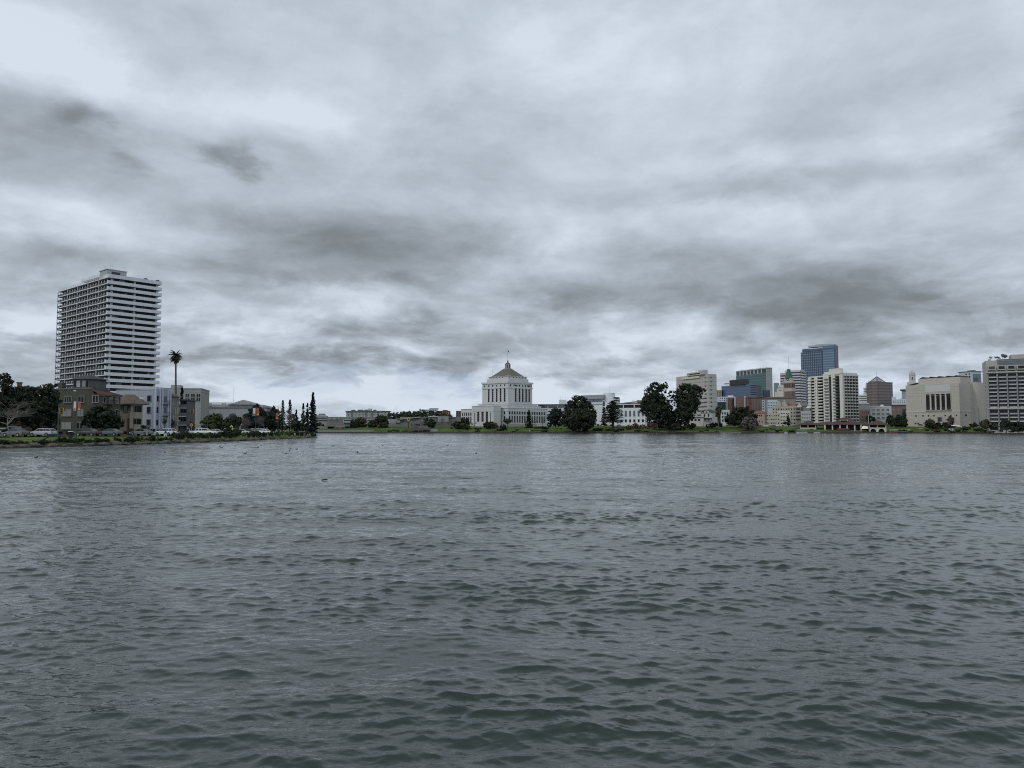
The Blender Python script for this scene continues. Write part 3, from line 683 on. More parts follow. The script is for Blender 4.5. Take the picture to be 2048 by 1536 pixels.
m = MB(); m.box(-6.5, -6.42, 4, 8, ztop+2.0, ztop+3.6); m.build('louvre', dmetal, p)
for x, y, h in ((-14,4,3.4),(-12,3,2.6),(-10.5,6,4.0),(-8,4,2.8),(-7,10,3.0)): antenna(b.root, x, y, ztop+4.9, h*.75, .05)
for y in (b.d*.70, b.d*.93):
    m = MB(); m.lathe([(.08,0),(.08,1.3),(1.3,1.35),(.9,1.8),(.1,2.1)], -1.2, y, 10); o = b.part('parasol', m, dmetal); o.location.z = ztop-.2
b.finish()

# --- near left houses
olive = surf('olive_stucco', (.062,.060,.045), .9, .14, .4, .12); wframe = surf('window_frame_paint', (.20,.20,.17), .6, .1)
redtile = banded('red_tile', (.15,.050,.038), (.10,.034,.028), .45, .5, 1, .8, .2, .25); brtile = surf('brown_shingle', (.095,.07,.056), .9, .25, 1.2)
glh = glass('house_glass', (.004,.005,.006), (.014,.014,.014), .1, spec=.08); glw = glass('house_glass_pale_blinds', (.10,.105,.10), (.20,.20,.19), .5)
b = Bld('apartment_house', 'olive green stucco house with a glazed roof turret and a red tiled side roof', 'house', 112, 198, 241, 172, rel=38, depth=14)
m = MB(); m.box(-b.w, 0, 0, b.d, 0, b.z(787)); m.box(-b.w, -b.w*.13, 0.0, b.d*.75, b.z(787), b.z(777)); m.box(-b.w, -b.w+1.0, .5, 1.6, b.z(777), b.z(764)); b.part('wall', m, olive)
m = MB(); m.box(-b.w-.1, -b.w*.13, -.1, .15, b.z(778.2), b.z(777)+.12); b.part('cornice', m, surf('olive_trim', (.11,.108,.09), .85, .1))
r = b.rect(133, 186, 193, 1.6); zt, z0 = b.z(757.5), b.z(777); tx, ty = (r[0]+r[1])/2, r[2]+(r[1]-r[0])*.42; rw = (r[1]-r[0])/2
oct_ = lambda q, e=.8: [(tx-q, ty-q*e*.35), (tx-q*.62, ty-q*e), (tx+q*.62, ty-q*e), (tx+q, ty-q*e*.35), (tx+q, ty+q*e*.6), (tx-q, ty+q*e*.6)]
tur = MB(); tur.prism(oct_(rw*.95), z0, zt); tu = b.part('turret', tur, surf('turret_wall', (.07,.078,.072), .85, .1))
m = MB(); m.prism(oct_(rw*1.12), zt, zt+.12); m.prism(oct_(rw*1.12), zt+.12, zt+1.0, 0, oct_(rw*.30)); m.build('roof', surf('slate_roof', (.035,.038,.040), .8, .2, .8), tu)
yy = ty-rw*.95*.8
for x0, x1 in ((-.52,-.40),(-.34,-.06),(-.02,.02),(.10,.34),(.40,.52)):
    m = MB(); m.box(tx+rw*x0, tx+rw*x1, yy-.05, yy+.05, z0+.5, zt-.25); o = m.build('window', glh if x1-x0 < .15 else glw, tu)
def win(bb, face, px0, px1, py0, py1, mat, frame=wframe, mull=1, r=None, name='window'):
    "one framed window measured in the photo"
    r = r or bb.R0
    L_ = (r[1]-r[0]) if face == 'F' else (r[3]-r[2]); c, n = math.cos(bb.phi), math.sin(bb.phi)
    def u_of(px):
        k = KX(px, bb.py); cx, cy = bb.xc+r[1]*c+r[2]*n, bb.Y-r[1]*n+r[2]*c     # world position of the corner
        if face == 'F': return L_-(cx-k*cy)/(c+k*n)
        return (k*cy-cx)/(n-k*c)
    u0, u1 = u_of(px0), u_of(px1); Yw = r[4]; z0_, z1_ = bb.z(py1, Yw), bb.z(py0, Yw)
    ww, wh = (u1-u0), (z1_-z0_); m_ = MB(); t = .13
    m_.box(-ww/2-t, -ww/2, -.12, .1, -wh/2-t, wh/2+t); m_.box(ww/2, ww/2+t, -.12, .1, -wh/2-t, wh/2+t); m_.box(-ww/2, ww/2, -.12, .1, wh/2, wh/2+t); m_.box(-ww/2-t*1.4, ww/2+t*1.4, -.2, .1, -wh/2-t, -wh/2)
    for k in range(mull): x = -ww/2+ww*(k+1)/(mull+1); m_.box(x-.06, x+.06, -.1, .06, -wh/2, wh/2)
    o = bb.place(m_.mesh(name, frame), name, face, (u0+u1)/2, (z0_+z1_)/2, r)
    MB().box(-ww/2, ww/2, -.05, .05, -wh/2, wh/2).build('pane', mat, o); return o
for p_ in ((129.5,142.5,792.5,804.5,glh,2),(157,168,792.5,804.5,glh,1),(186,196.5,792,804.5,glh,1),(125.5,143,819.5,831.5,glw,1),(155.5,167,819.5,831.5,glw,1),(125.5,143.5,845,857.5,glw,2),(155.5,168,845,857.5,glh,1)): win(b, 'F', p_[0], p_[1], p_[2], p_[3], p_[4], mull=p_[5])
for x0 in (206, 219, 231): win(b, 'R', x0, x0+4.5, 794, 805, glh if x0 == 206 else glw, mull=0)
for x0 in (206, 219, 231): win(b, 'R', x0, x0+4.5, 818, 830, glh, mull=0)
m = MB(); z1, z2 = b.z(789), b.z(774)
m.add([(.7,-.9,z1),(.7,b.d+.7,z1),(-b.w*.5,b.d+.7,z1),(-b.w*.16,-.9,b.z(777)),(-3.4,.6,z2),(-3.4,b.d*.5,z2),(-b.w*.5,b.d*.5,z2),(-b.w*.2,.6,z2)], [(0,1,5,4),(1,2,6,5),(2,3,7,6),(3,0,4,7),(4,5,6,7),(3,2,1,0)])
b.part('roof', m, surf('red_clay_tile', (.085,.036,.030), .85, .3, 1.5)); m = MB(); m.box(-.2, .25, -.3, b.d+.3, z1-.25, z1); b.part('gutter', m, surf('cream_trim', (.26,.24,.20), .8, .1))
m = MB(); m.box(.05, 1.1, b.d*.30, b.d*.62, b.z(809), b.z(809)+.12); [m.box(1.04, 1.1, b.d*(.30+.04*k), b.d*(.302+.04*k), b.z(809), b.z(809)+1.1) for k in range(9)]; m.box(1.02, 1.12, b.d*.3, b.d*.62, b.z(809)+1.1, b.z(809)+1.16); b.part('balcony', m, dmetal)

b = Bld('house', 'dark brown house with a brick chimney, half hidden behind trees at far left', 'house', 18, 66, 66, 200, rel=0, depth=12)
m = MB(); m.box(-b.w, 0, 0, 12, 0, b.z(786)); b.part('wall', m, surf('brown_shingle_wall', (.050,.040,.032), .9, .2)); m = MB(); m.hip(-b.w-.5, .5, -.5, 12.5, b.z(786), b.z(772), 0, 2.4); b.part('roof', m, surf('brown_roof', (.035,.03,.028), .9, .2))
m = MB(); x = -b.w*.60; m.box(x-.55, x+.55, 5, 6, b.z(786), b.z(765)); m.box(x-.75, x+.75, 4.8, 6.2, b.z(765), b.z(763)); b.part('chimney', m, surf('chimney_brick', (.12,.07,.055), .9, .2))
b.grid('F', .1, .9, 800, 850, 3, 2, .4, .4, glh, frame=wframe)

tan = surf('tan_stucco', (.145,.125,.092), .9, .12, .4, .15); tan2 = surf('tan_stucco_lit', (.235,.205,.155), .9, .1, .4, .12)  # bay tan is lighter: light on that side put into the colour
b = Bld('house', 'tan two storey house with a square bay and a brown hipped roof', 'house', 243, 258, 283, 184, rel=66)
m = MB(); m.box(-b.w-3, 0, 0, b.d, 0, b.z(807.5)); b.part('wall', m, tan)
m = MB(); m.box(0, .9, b.d*.06, b.d*.98, 0, b.z(808.5)); bay = b.part('bay', m, tan2)
m = MB(); zz0, zz1 = b.z(807.6), b.z(787); m.add([(-b.w-4,-1.3,zz0),(1.9,-1.3,zz0),(1.9,b.d+1.2,zz0),(-b.w-4,b.d+1.2,zz0),(-b.w-1,1.5,zz1),(-b.w-1,3.5,zz1)], [(0,1,4),(1,2,5,4),(2,3,5),(3,0,4,5),(0,3,2,1)]); m.box(-b.w-3.9,1.8,-1.25,b.d+1.1,zz0-.2,zz0-.01); b.part('roof', m, brtile)
win(b, 'F', 247.5, 255.5, 811.5, 823.5, glh, surf('brown_frame', (.10,.08,.06), .7), 0); win(b, 'F', 246, 249.5, 837, 846.5, glh, wframe, 0)
rb = (0, .9, b.d*.06, b.d*.98, b.Y)
for q in ((.20,.46),(.50,.90)):
    for zz_ in ((812,824),(837,848.5)):
        L_ = rb[3]-rb[2]; m = MB(); a0, a1 = rb[2]+L_*q[0], rb[2]+L_*q[1]; m.box(.8, .96, a0, a1, b.z(zz_[1]), b.z(zz_[0])); m.build('window', glh, bay)
m = MB(); m.box(-.6, .08, -.1, .1, 0, b.z(836)); b.part('door', m, surf('dark_red_door', (.05,.02,.02), .6))
m = MB(); m.box(.5, 2.4, -.3, .2, 0, b.z(857)); b.part('porch_step', m, surf('dark_red_step', (.045,.022,.022), .8))

lav = surf('lavender_grey_stucco', (.275,.288,.325), .88, .08, .3, .10); lavw = surf('pale_lavender_trim', (.36,.385,.45), .8, .06, .3, .06)
b = Bld('apartment_house', 'pale blue grey three storey flats with white pilasters on the street front', 'apartment block', 232, 306, 337, 198, rel=40)
m = MB(); m.box(-b.w, 0, 0, b.d, 0, b.z(779.5)); m.box(-b.w-.1, -.1, -.08, .2, b.z(779.5), b.z(779.5)+.15); b.part('wall', m, lav)
m = MB(); m.box(-.1, .5, 0, b.d, 0, b.z(777)); m.box(-1.2, .4, b.d*.36, b.d*.66, b.z(777), b.z(774)); b.part('street_front', m, surf('light_lavender', (.26,.28,.335), .85, .08, .3, .1))
for q in (.0, .27, .42, .80, .95): m = MB(); m.box(.45, .78, b.d*q, b.d*q+.45, 0, b.z(775.5 if q in (.27,.42) else 777)); b.part('pilaster', m, lavw)
rb = (0, .5, 0, b.d, b.Y)
for zz_ in ((791.5,802.5),(814,825.5),(839.5,850)):
    win(b, 'F', 295.2, 301.8, zz_[0], zz_[1], glh, surf('grey_frame', (.12,.13,.15), .7), 0)
    for q0, q1 in ((.10,.24),(.31,.39),(.62,.76),(.87,.93)):
        m = MB(); m.box(-.03, .06, -b.d*(q1-q0)/2, b.d*(q1-q0)/2, 0, b.z(zz_[0])-b.z(zz_[1])); o = m.build('window', glh if q0 != .62 else GLB, b.root, (.5, b.d*(q0+q1)/2, b.z(zz_[1])))
win(b, 'F', 253.5, 261, 791.5, 797, glh, surf('grey_frame', (.12,.13,.15), .7), 0)
for py in (808.5, 831.5):
    m = MB(); m.box(.5, 1.5, b.d*.46, b.d*.82, b.z(py), b.z(py)+.12); [m.box(1.42, 1.48, b.d*(.46+.045*k), b.d*(.463+.045*k), b.z(py)+.12, b.z(py)+1.0) for k in range(9)]; m.box(1.4, 1.5, b.d*.46, b.d*.82, b.z(py)+1.0, b.z(py)+1.06); b.part('fire_escape', m, surf('blue_grey_iron', (.10,.11,.14), .6))

bei = surf('olive_beige_stucco', (.20,.195,.155), .9, .1, .4, .14)
b = Bld('apartment_house', 'beige three storey flats with shallow hipped roof beside the lavender flats', 'apartment block', 330, 345, 358, 208, rel=40, depth=12)
m = MB(); m.box(-b.w, 0, 0, b.d, 0, b.z(793)); b.part('wall', m, bei); m = MB(); m.hip(-b.w-2, .8, -.8, b.d+.8, b.z(793), b.z(785), 0, 3.0); b.part('roof', m, brtile)
b.grid('R', .02, .98, 796, 812, 3, 1, .55, .85, glw, frame=wframe); b.grid('R', .02, .98, 814, 830, 3, 1, .55, .85, glw, frame=wframe); b.grid('R', .02, .98, 834, 851, 3, 1, .55, .85, glw, frame=wframe)
b = Bld('apartment_house', 'dark grey flats with white edged corner balconies, right of the beige flats', 'apartment block', 358, 376, 378.5, 214, rel=12)
m = MB(); m.box(-b.w, 0, 1.6, b.d+8, 0, b.z(801)); m.box(-.3, 0, 0, 1.6, 0, b.z(799)); b.part('wall', m, surf('dark_grey_stucco', (.085,.088,.10), .9, .12, .4, .1))
m = MB(); m.box(-b.w-.3, .3, -.3, b.d+8, b.z(801), b.z(798.5)); b.part('roof', m, dgrey)
for py in (817, 833.8, 851):
    m = MB(); m.box(-b.w, -.3, 0, 1.6, b.z(py), b.z(py)+.22); o = b.part('balcony', m, surf('white_slab_edge', (.36,.37,.37), .8)); m = MB(); m.box(-b.w, -.3, 0, .06, b.z(py)+.22, b.z(py)+1.15); m.build('railing', surf('grey_railing', (.10,.10,.10), .7), o)
b.grid('F', .05, .95, 801, 851, 3, 3, .55, .6, glh, r=(-b.w, 0, 1.6, 3, b.Y))

b = Bld('office_building', 'plain grey concrete block with a small roof box standing behind the flats', 'office block', 318, 402, 405, 330, rel=10)
m = MB(); m.box(-b.w, 0, 0, 20, 0, b.z(777)); m.box(-b.w-.15, .15, -.15, 20.1, b.z(778.2), b.z(776.5)); m.box(-b.w-.1,.1,-.1,20.05,b.z(784),b.z(783.3)); b.part('wall', m, surf('warm_grey_concrete', (.27,.265,.25), .9, .12, .2, .15))
m = MB(); r = b.rect(341, 360, 360, 5, 6); m.box(r[0], r[1], r[2], r[3], b.z(778), b.z(769.3)); b.part('roof_box', m, surf('warm_grey_concrete', (.27,.265,.25)))
for zz_ in ((788,794),(796,802)):
    for x0 in (371, 382, 393): win(b, 'F', x0, x0+7.5, zz_[0], zz_[1], GL, surf('warm_grey_concrete', (.27,.265,.25)), 1)

# long arched hall
hall = surf('hall_stone', (.37,.368,.36), .9, .10, .15, .15)
b = Bld('exhibition_hall', 'long low stone hall with arched recesses and a shallow pediment roof', 'hall', 372, 533, 537, 430, rel=8)
m = MB(); m.box(-b.w-25, 0, 0, 50, 0, b.z(815)); b.part('wall', m, hall); m = MB(); m.box(-b.w-25.5, .5, -.5, 50.5, b.z(816.6), b.z(814.4)); b.part('cornice', m, surf('hall_cornice', (.17,.17,.165), .9, .1))
r = b.rect(372, 527, 527, 8, 40); m = MB(); m.box(r[0]-20, r[1], r[2], r[3], b.z(815), b.z(808.7)); b.part('attic', m, hall)
roofm = banded('hall_roof_metal', (.42,.42,.42), (.36,.365,.37), 1.2, .5, 0, .6, .4)
r2 = b.rect(372, 517, 517, 14, 30); m = MB(); zb_, zt_ = b.z(808.7), b.z(799); c0 = b.rect(455, 486, 517, 14, 30)
m.add([(r2[0]-20, r2[2], zb_), (r2[1], r2[2], zb_), (r2[1], r2[3], zb_), (r2[0]-20, r2[3], zb_), (r2[0]-20, (r2[2]+r2[3])/2, b.z(801.5)), (r2[1]-18, (r2[2]+r2[3])/2, b.z(801.5))], [(0,1,5,4),(1,2,5),(2,3,4,5),(3,0,4),(3,2,1,0)]); b.part('roof', m, roofm)
xa, xm, xb = [b.rect(372, q, q, 6, 5)[1] for q in (456, 486.5, 518)]; y_ = b.rect(372, 486, 486, 6, 5)[2]
m = MB(); m.add([(xa, y_, zb_), (xb, y_, zb_), (xm, y_, zt_), (xa, y_+30, zb_), (xb, y_+30, zb_), (xm, y_+30, zt_)], [(0,1,2),(3,5,4),(0,2,5,3),(1,4,5,2)]); b.part('pediment', m, hall)
for px in (383.5, 408, 438, 466, 494):
    x = b.rect(372, px, px, 0, 3)[1]; R_ = 8.2*430/F; m = MB(); zc = b.z(835)
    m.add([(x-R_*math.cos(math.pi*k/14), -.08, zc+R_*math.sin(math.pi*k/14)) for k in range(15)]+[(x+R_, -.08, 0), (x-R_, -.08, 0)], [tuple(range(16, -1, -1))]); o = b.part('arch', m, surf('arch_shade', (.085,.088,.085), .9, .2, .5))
    m = MB(); m.box(x-.55, x+.55, -.14, .05, zc-1.2, zc+1.0); m.build('window', GL, o)
m = MB(); x = b.rect(372, 408, 408, 0, 3)[1]; m.box(x-1.95, x+1.95, -.9, -.75, b.z(813.3), b.z(809)); b.part('sign_board', m, surf('blue_sign', (.020,.045,.13), .6))
for px in (420, 448, 476): m = MB(); x = b.rect(372, px, px, 12, 3)[1]; y = b.rect(372, px, px, 12, 3)[2]; m.cyl(x, y, 1.1, b.z(809), b.z(805.5), 10); b.part('roof_vent', m, metal)
o = MB(); pb = W(467.3, 801, 445); o.tube([(0,0,0),(0,0,W(467,771,445).z-pb.z)], [.09,.05], 6); oo = o.build('flagpole', metal, None, pb-Vector((0,0,.6))); tag(oo, 'thin bare flagpole rising above the arched hall roof', 'flagpole')

# --- low concrete museum and its neighbours across the water
mc = surf('museum_concrete', (.17,.168,.155), .92, .2, .12, .25); mcl = surf('museum_concrete_light', (.25,.248,.235), .92, .15, .12, .2)
b = Bld('museum', 'long low terraced concrete museum building with planted roof decks', 'museum', 655, 920, 921, 690, rel=2, depth=70, py=845)
def seg(px0, px1, back, py0, py1, mat, nm, dz=14):
    r_ = b.rect(px0, px1, px1, back, dz); m_ = MB(); m_.box(r_[0], r_[1], r_[2], r_[3], 0.0 if py1 is None else b.z(py1, r_[4]), b.z(py0, r_[4])); return b.part(nm, m_, mat)
for q in ((655,760,24,834,None,mc),(686,800,16,838.5,None,mcl),(655,705,8,845,None,mc),(700,790,8,843,None,mcl),(740,800,4,846.5,None,mc),(772,822,0,846.5,None,mc),(790,860,20,837.5,None,mcl),(820,858,6,842,None,mc),(856,877,14,833,None,mc),(875.5,897,8,832.6,None,surf('museum_wall_smooth', (.21,.215,.21), .9, .08)),(896.5,921,12,834,None,mc),(840,921,2,843.5,None,surf('museum_wall_dark', (.10,.098,.09), .9, .2)),(800,842,32,834,None,mc)): seg(*q[:6], 'terrace')
for q in ((688,704,7,840,841.8),(688,703,7,846.4,848),(794,800,-1,838.5,840),(793,800,-1,845.2,847),(820,826,5,838,840),(735,760,3,840,842),(830,855,5,848.4,849.6),(897,912,11,834.8,836.4),(715,735,7,849,851)): seg(*q[:5], DK, 'opening', .5)
for q in ((656,662,22,836,839),(665,672,22,836,839),(676,680,22,836,838.5)): seg(*q[:5], mcl, 'bay_front', .5)
m = MB(); r = b.rect(856, 876, 876, 12.5, 16); m.box(r[0], r[1], r[2], r[3], b.z(833), b.z(831.6)); b.part('roof', m, surf('light_roof_sheet', (.42,.43,.44), .6))
m = MB(); r = b.rect(793, 842, 842, 15, 20); m.add([(r[0],r[2],b.z(838)),(r[1],r[2],b.z(833)),(r[1],r[3],b.z(832)),(r[0],r[3],b.z(837)),(r[0],r[2],b.z(839.5)),(r[1],r[2],b.z(834.5))], [(0,1,2,3),(4,5,1,0)]); b.part('ramp_roof', m, mcl)
b = Bld('pavilion', 'small concrete pavilion with a red panel beside a dark doorway', 'pavilion', 671, 704, 704, 640, rel=0, depth=8, py=850)
m = MB(); m.box(-b.w, 0, 0, 8, 0, b.z(850)); b.part('wall', m, mcl); m = MB(); m.box(-b.w-.3, .3, -.3, 8.3, b.z(850), b.z(849.2)); b.part('roof', m, mc)
L_ = b.w/33; m = MB(); m.box(-b.w+5.5*L_, -b.w+12.5*L_, -.12, .05, b.z(859), b.z(853.5)); b.part('red_panel', m, surf('red_panel', (.30,.055,.05), .7)); m = MB(); m.box(-b.w+18.5*L_, -b.w+27.5*L_, -.12, .05, 0, b.z(852.5)); b.part('doorway', m, DK)
b = Bld('office_building', 'grey layered building with stepped dark roofs just right of the tall conifer', 'office block', 634, 654, 655, 800, rel=5, py=835)
m = MB(); m.box(-b.w-3, 0, 0, 14, 0, b.z(832)); b.part('wall', m, grey); b.bands('F', 0.0, 1.0, (836.5, 841.5), 2.0, GL); r = b.rect(631, 651, 651, 4, 8); m = MB(); m.box(r[0], r[1], r[2], r[3], b.z(832), b.z(829)); b.part('upper_storey', m, surf('light_grey_cladding', (.30,.30,.31), .7)); r = b.rect(639, 648, 648, 6, 8); m = MB(); m.box(r[0]-.5, r[1]+.5, r[2]-.5, r[3], b.z(829), b.z(827.2)); b.part('roof', m, dgrey)
b = Bld('hotel', 'long cream four storey block with dark eaves and roof monitors on the left skyline', 'apartment block', 692, 776, 779.5, 950, rel=9, py=830)
m = MB(); m.box(-b.w, 0, 0, 18, 0, b.z(823)); b.part('wall', m, surf('cream_pale_wall', (.37,.365,.34), .85, .1, .1, .1)); m = MB(); m.box(-b.w-1.2, 1.2, -1.2, 19, b.z(823), b.z(821.6)); b.part('eaves', m, surf('green_grey_roof', (.11,.125,.12), .8))
for x0, x1 in ((701,710),(714,726),(727,740),(745,752)): r = b.rect(x0, x1, x1, 5, 7); m = MB(); m.hip(r[0], r[1], r[2], r[3], b.z(821.6,r[4]), b.z(819.2,r[4]), 0, 1.0); b.part('roof_monitor', m, dgrey)
r = b.rect(736, 742, 742, 6, 7); m = MB(); m.box(r[0], r[1], r[2], r[3], b.z(822), b.z(817)); b.part('penthouse', m, surf('cream_pale_wall', (.37,.365,.34)))
b.grid('F', .01, .99, 823.5, 833.5, 30, 3, .5, .55, GL); antenna(b.root, -b.w*.24, 8, b.z(822), 8.5, .09)
m = MB(); [m.box(-b.w*q-.9, -b.w*q+.9, -.2, .1, 0, b.z(824)) for q in (.23, .38, .52, .86)]; b.part('recess', m, surf('green_grey_roof', (.11,.125,.12))); b.finish()
b = Bld('office_building', 'low red brick building with pale windows on the wooded rise', 'office block', 873, 900, 900.5, 900, rel=3, depth=10, py=826)
m = MB(); m.box(-b.w, 0, 0, 10, 0, b.z(821.5)); m.box(-b.w*.55, -b.w*.2, 1, 8, b.z(821.5), b.z(820)); b.part('wall', m, surf('red_brick', (.12,.045,.038), .9, .2, .5)); b.grid('F', .1, .95, 824, 829, 6, 1, .3, .8, glass('pale_window', (.25,.2,.18), (.4,.35,.3), .5))
b = Bld('office_building', 'brown brick block peeping out left of the domed courthouse', 'office block', 912, 924, 924, 800, rel=0, depth=10, py=828)
m = MB(); m.box(-b.w, 0, 0, 10, 0, b.z(821.5)); b.part('wall', m, surf('brown_brick', (.11,.085,.065), .9, .2, .5)); b.grid('F', .05, .7, 823, 832, 3, 3, .5, .5, GL)
b = Bld('house', 'pale flat roofed building on top of the wooded rise', 'house', 838, 874, 875, 1150, rel=3, depth=12, py=820)
m = MB(); m.box(-b.w, 0, 0, 12, 0, b.z(819)); b.part('wall', m, surf('pale_green_wall', (.42,.44,.43), .85)); r = b.rect(860, 875, 875, 2, 9); m = MB(); m.box(r[0]-1, r[1]+1, r[2]-1, r[3], b.z(819), b.z(816.4)); b.part('roof', m, surf('grey_roof_light', (.22,.23,.24), .8)); r = b.rect(838, 842, 842, 2, 5); m = MB(); m.hip(r[0], r[1], r[2], r[3], b.z(819), b.z(816.8)); b.part('roof', m, dgrey)
b.grid('F', .05, .95, 819.6, 822.5, 9, 1, .5, .6, GL)

# ---------------------------------------------------------------- domed courthouse
ch = surf('courthouse_stone', (.43,.435,.425), .85, .07, .12, .12); chs = surf('courthouse_recess', (.30,.305,.30), .85, .1); cop = surf('courthouse_roof_copper', (.125,.122,.088), .75, .28, .25, .25)
chg = glass('courthouse_glass', (.008,.009,.010), (.05,.055,.06), .15, spec=.08)
b = Bld('courthouse', 'white stone courthouse with tower, pyramid roof, lantern and flagpole at the centre', 'courthouse', 922, 1015.3, 1095, 670, rel=45, py=810)
def cb(r, py0, py1, g=0.0, mb=None, z0=None):
    m_ = mb or MB(); m_.box(r[0]-g, r[1]+g, r[2]-g, r[3]+g, b.z(py1, r[4]) if z0 is None else z0, b.z(py0, r[4])); return m_
m = cb(b.R0, 816.2, 0, 0, z0=0); b.part('base_storey', m, ch); b.part('base_cornice', cb(b.R0, 815.4, 816.3, .35), ch)
m = cb(b.R0, 821.2, 822.2, .22); b.part('string_course', m, ch)
t2 = b.rect(945, 1015, 1082, 16); b.part('lower_tier', cb(t2, 810.6, 0, 0, z0=2), ch); b.part('tier_cornice', cb(t2, 810, 811, .35), ch)
t3 = b.rect(957, 1015.6, 1074, 24); b.part('middle_tier', cb(t3, 807, 0, 0, z0=3), ch); b.part('tier_cornice', cb(t3, 806.3, 807.4, .4), ch)
T = b.rect(964.5, 1016, 1064.5, 34); b.part('tower_shaft', cb(T, 765, 0, 0, z0=4), ch)
b.part('tower_cornice', cb(T, 762.2, 765.6, .75), ch); b.part('tower_string_course', cb(T, 773.6, 775.8, .5), ch)
a1 = b.rect(974, 1016, 1057, 38); b.part('attic', cb(a1, 756.2, 763), ch); a2 = b.rect(977.6, 1016, 1053.4, 40); b.part('attic', cb(a2, 751.8, 757), ch); b.part('attic_cornice', cb(a2, 751.2, 752.2, .5), ch)
# corner piers of the base and the shaft windows: recessed strips between pilasters
def strips(r, face, px, w, py0, py1, mat=chg, name='window', rec=.06):
    L_ = (r[1]-r[0]) if face == 'F' else (r[3]-r[2])
    for q in px:
        m_ = MB(); m_.box(-w/2, w/2, -rec, .2, 0, b.z(py0, r[4])-b.z(py1, r[4])); o = b.place(m_.mesh(name, mat), name, face, L_*q, b.z(py1, r[4]), r)
        if py1-py0 > 12:
            k = MB(); hh = b.z(py0, r[4])-b.z(py1, r[4]); n_ = 6
            for i in range(1, n_): k.box(-w/2, w/2, -rec-.04, 0, hh*i/n_-.35, hh*i/n_+.35)
            k.build('spandrel', surf('bronze_spandrel', (.055,.05,.045), .6, .2), o)
LT = T[1]-T[0]; RT = T[3]-T[2]
strips(T, 'F', (.26,.415,.57,.72,.875), 1.9, 776.5, 803); strips(T, 'R', (.31,.46,.60,.74,.87), 1.8, 776.5, 803)
for fc, L_ in (('F', LT), ('R', RT)):
    for q in ((.34,.49,.645,.80) if fc == 'F' else (.385,.53,.67,.805)):
        m = MB(); m.box(-.55, .55, -.35, .1, 0, b.z(775.9, T[4])-b.z(804, T[4])); b.place(m.mesh('pilaster', ch), 'pilaster', fc, L_*q, b.z(804, T[4]), T)
    for q in ((.08,.26,.415,.57,.72,.875) if fc == 'F' else (.10,.24,.31,.36,.47,.60,.72,.82,.87,.95)):
        m = MB(); m.box(-.7, .7, -.05, .2, 0, b.z(768.3, T[4])-b.z(771.8, T[4])); b.place(m.mesh('window', chg), 'window', fc, L_*q, b.z(771.8, T[4]), T)
strips(a2, 'F', (.12,.27,.42,.57,.72), 1.1, 753.2, 754.8); strips(a2, 'R', (.08,.28,.44,.60,.76,.92), 1.0, 753.2, 754.8)
m = MB(); c0, c1 = (a2[0]+a2[1])/2, (a2[2]+a2[3])/2; hw = (a2[1]-a2[0])/2+.3; zr0, zr1 = b.z(751.3, a2[4]), b.z(735.5, a2[4]+8); tw = 3.0
oc = lambda q, c=.16: [(c0-q, c1-q*(1-2*c)), (c0-q*(1-2*c), c1-q), (c0+q*(1-2*c), c1-q), (c0+q, c1-q*(1-2*c)), (c0+q, c1+q*(1-2*c)), (c0+q*(1-2*c), c1+q), (c0-q*(1-2*c), c1+q), (c0-q, c1+q*(1-2*c))]
m.prism(oc(hw), zr0, zr1, 0, oc(tw, .2)); b.part('roof', m, cop)
YL = a2[4]+8; z1, z2 = b.z(736, YL), b.z(727, YL)
m = MB(); m.cyl(c0, c1, 2.35, z1-.5, z2, 8, 0, None, math.pi/8); ln = b.part('lantern', m, ch)
for k in range(8):
    a = math.pi/8+k*math.pi/4; m = MB(); m.cyl(c0+2.5*math.cos(a), c1+2.5*math.sin(a), .32, z1-.5, z2, 6); m.build('column', ch, ln)
    a += math.pi/8; m = MB(); x, y = c0+2.2*math.cos(a), c1+2.2*math.sin(a); m.cyl(x, y, .48, z1+.8, z2-.6, 8); m.build('opening', DK, ln)
m = MB(); m.cyl(c0, c1, 2.9, z2, z2+.35, 8, 0, None, math.pi/8); m.cyl(c0, c1, 2.8, z2+.35, b.z(722.5, YL), 8, 0, .7, math.pi/8); m.build('lantern_roof', surf('dark_copper', (.10,.10,.085), .7, .2), ln)
m = MB(); m.cyl(c0, c1, .7, b.z(722.5, YL), b.z(718, YL), 8, 0, .25); m.build('finial', dmetal, ln)
m = MB(); m.tube([(c0, c1, b.z(719, YL)), (c0, c1, b.z(694.5, YL))], [.16, .09], 6); fp = b.part('flagpole', m, metal)
m = MB(); zt_ = b.z(697.5, YL); rr_ = -b.phi
dx, dy = math.cos(b.phi), math.sin(b.phi)
m.add([(c0, c1, zt_), (c0+dx*.9, c1+dy*.9, zt_-.9), (c0+dx*1.5, c1+dy*1.5, zt_-1.9), (c0+dx*1.2, c1+dy*1.2, zt_-3.0), (c0+dx*.6, c1+dy*.6, zt_-2.2), (c0, c1, zt_-1.7)], [(0,1,2,3,4,5)]); m.build('flag', surf('dark_flag', (.05,.055,.08), .8, .4, 2), fp)
antenna(b.root, a2[0]+3, a2[2]+2, b.z(751, a2[4]), 8, .08)
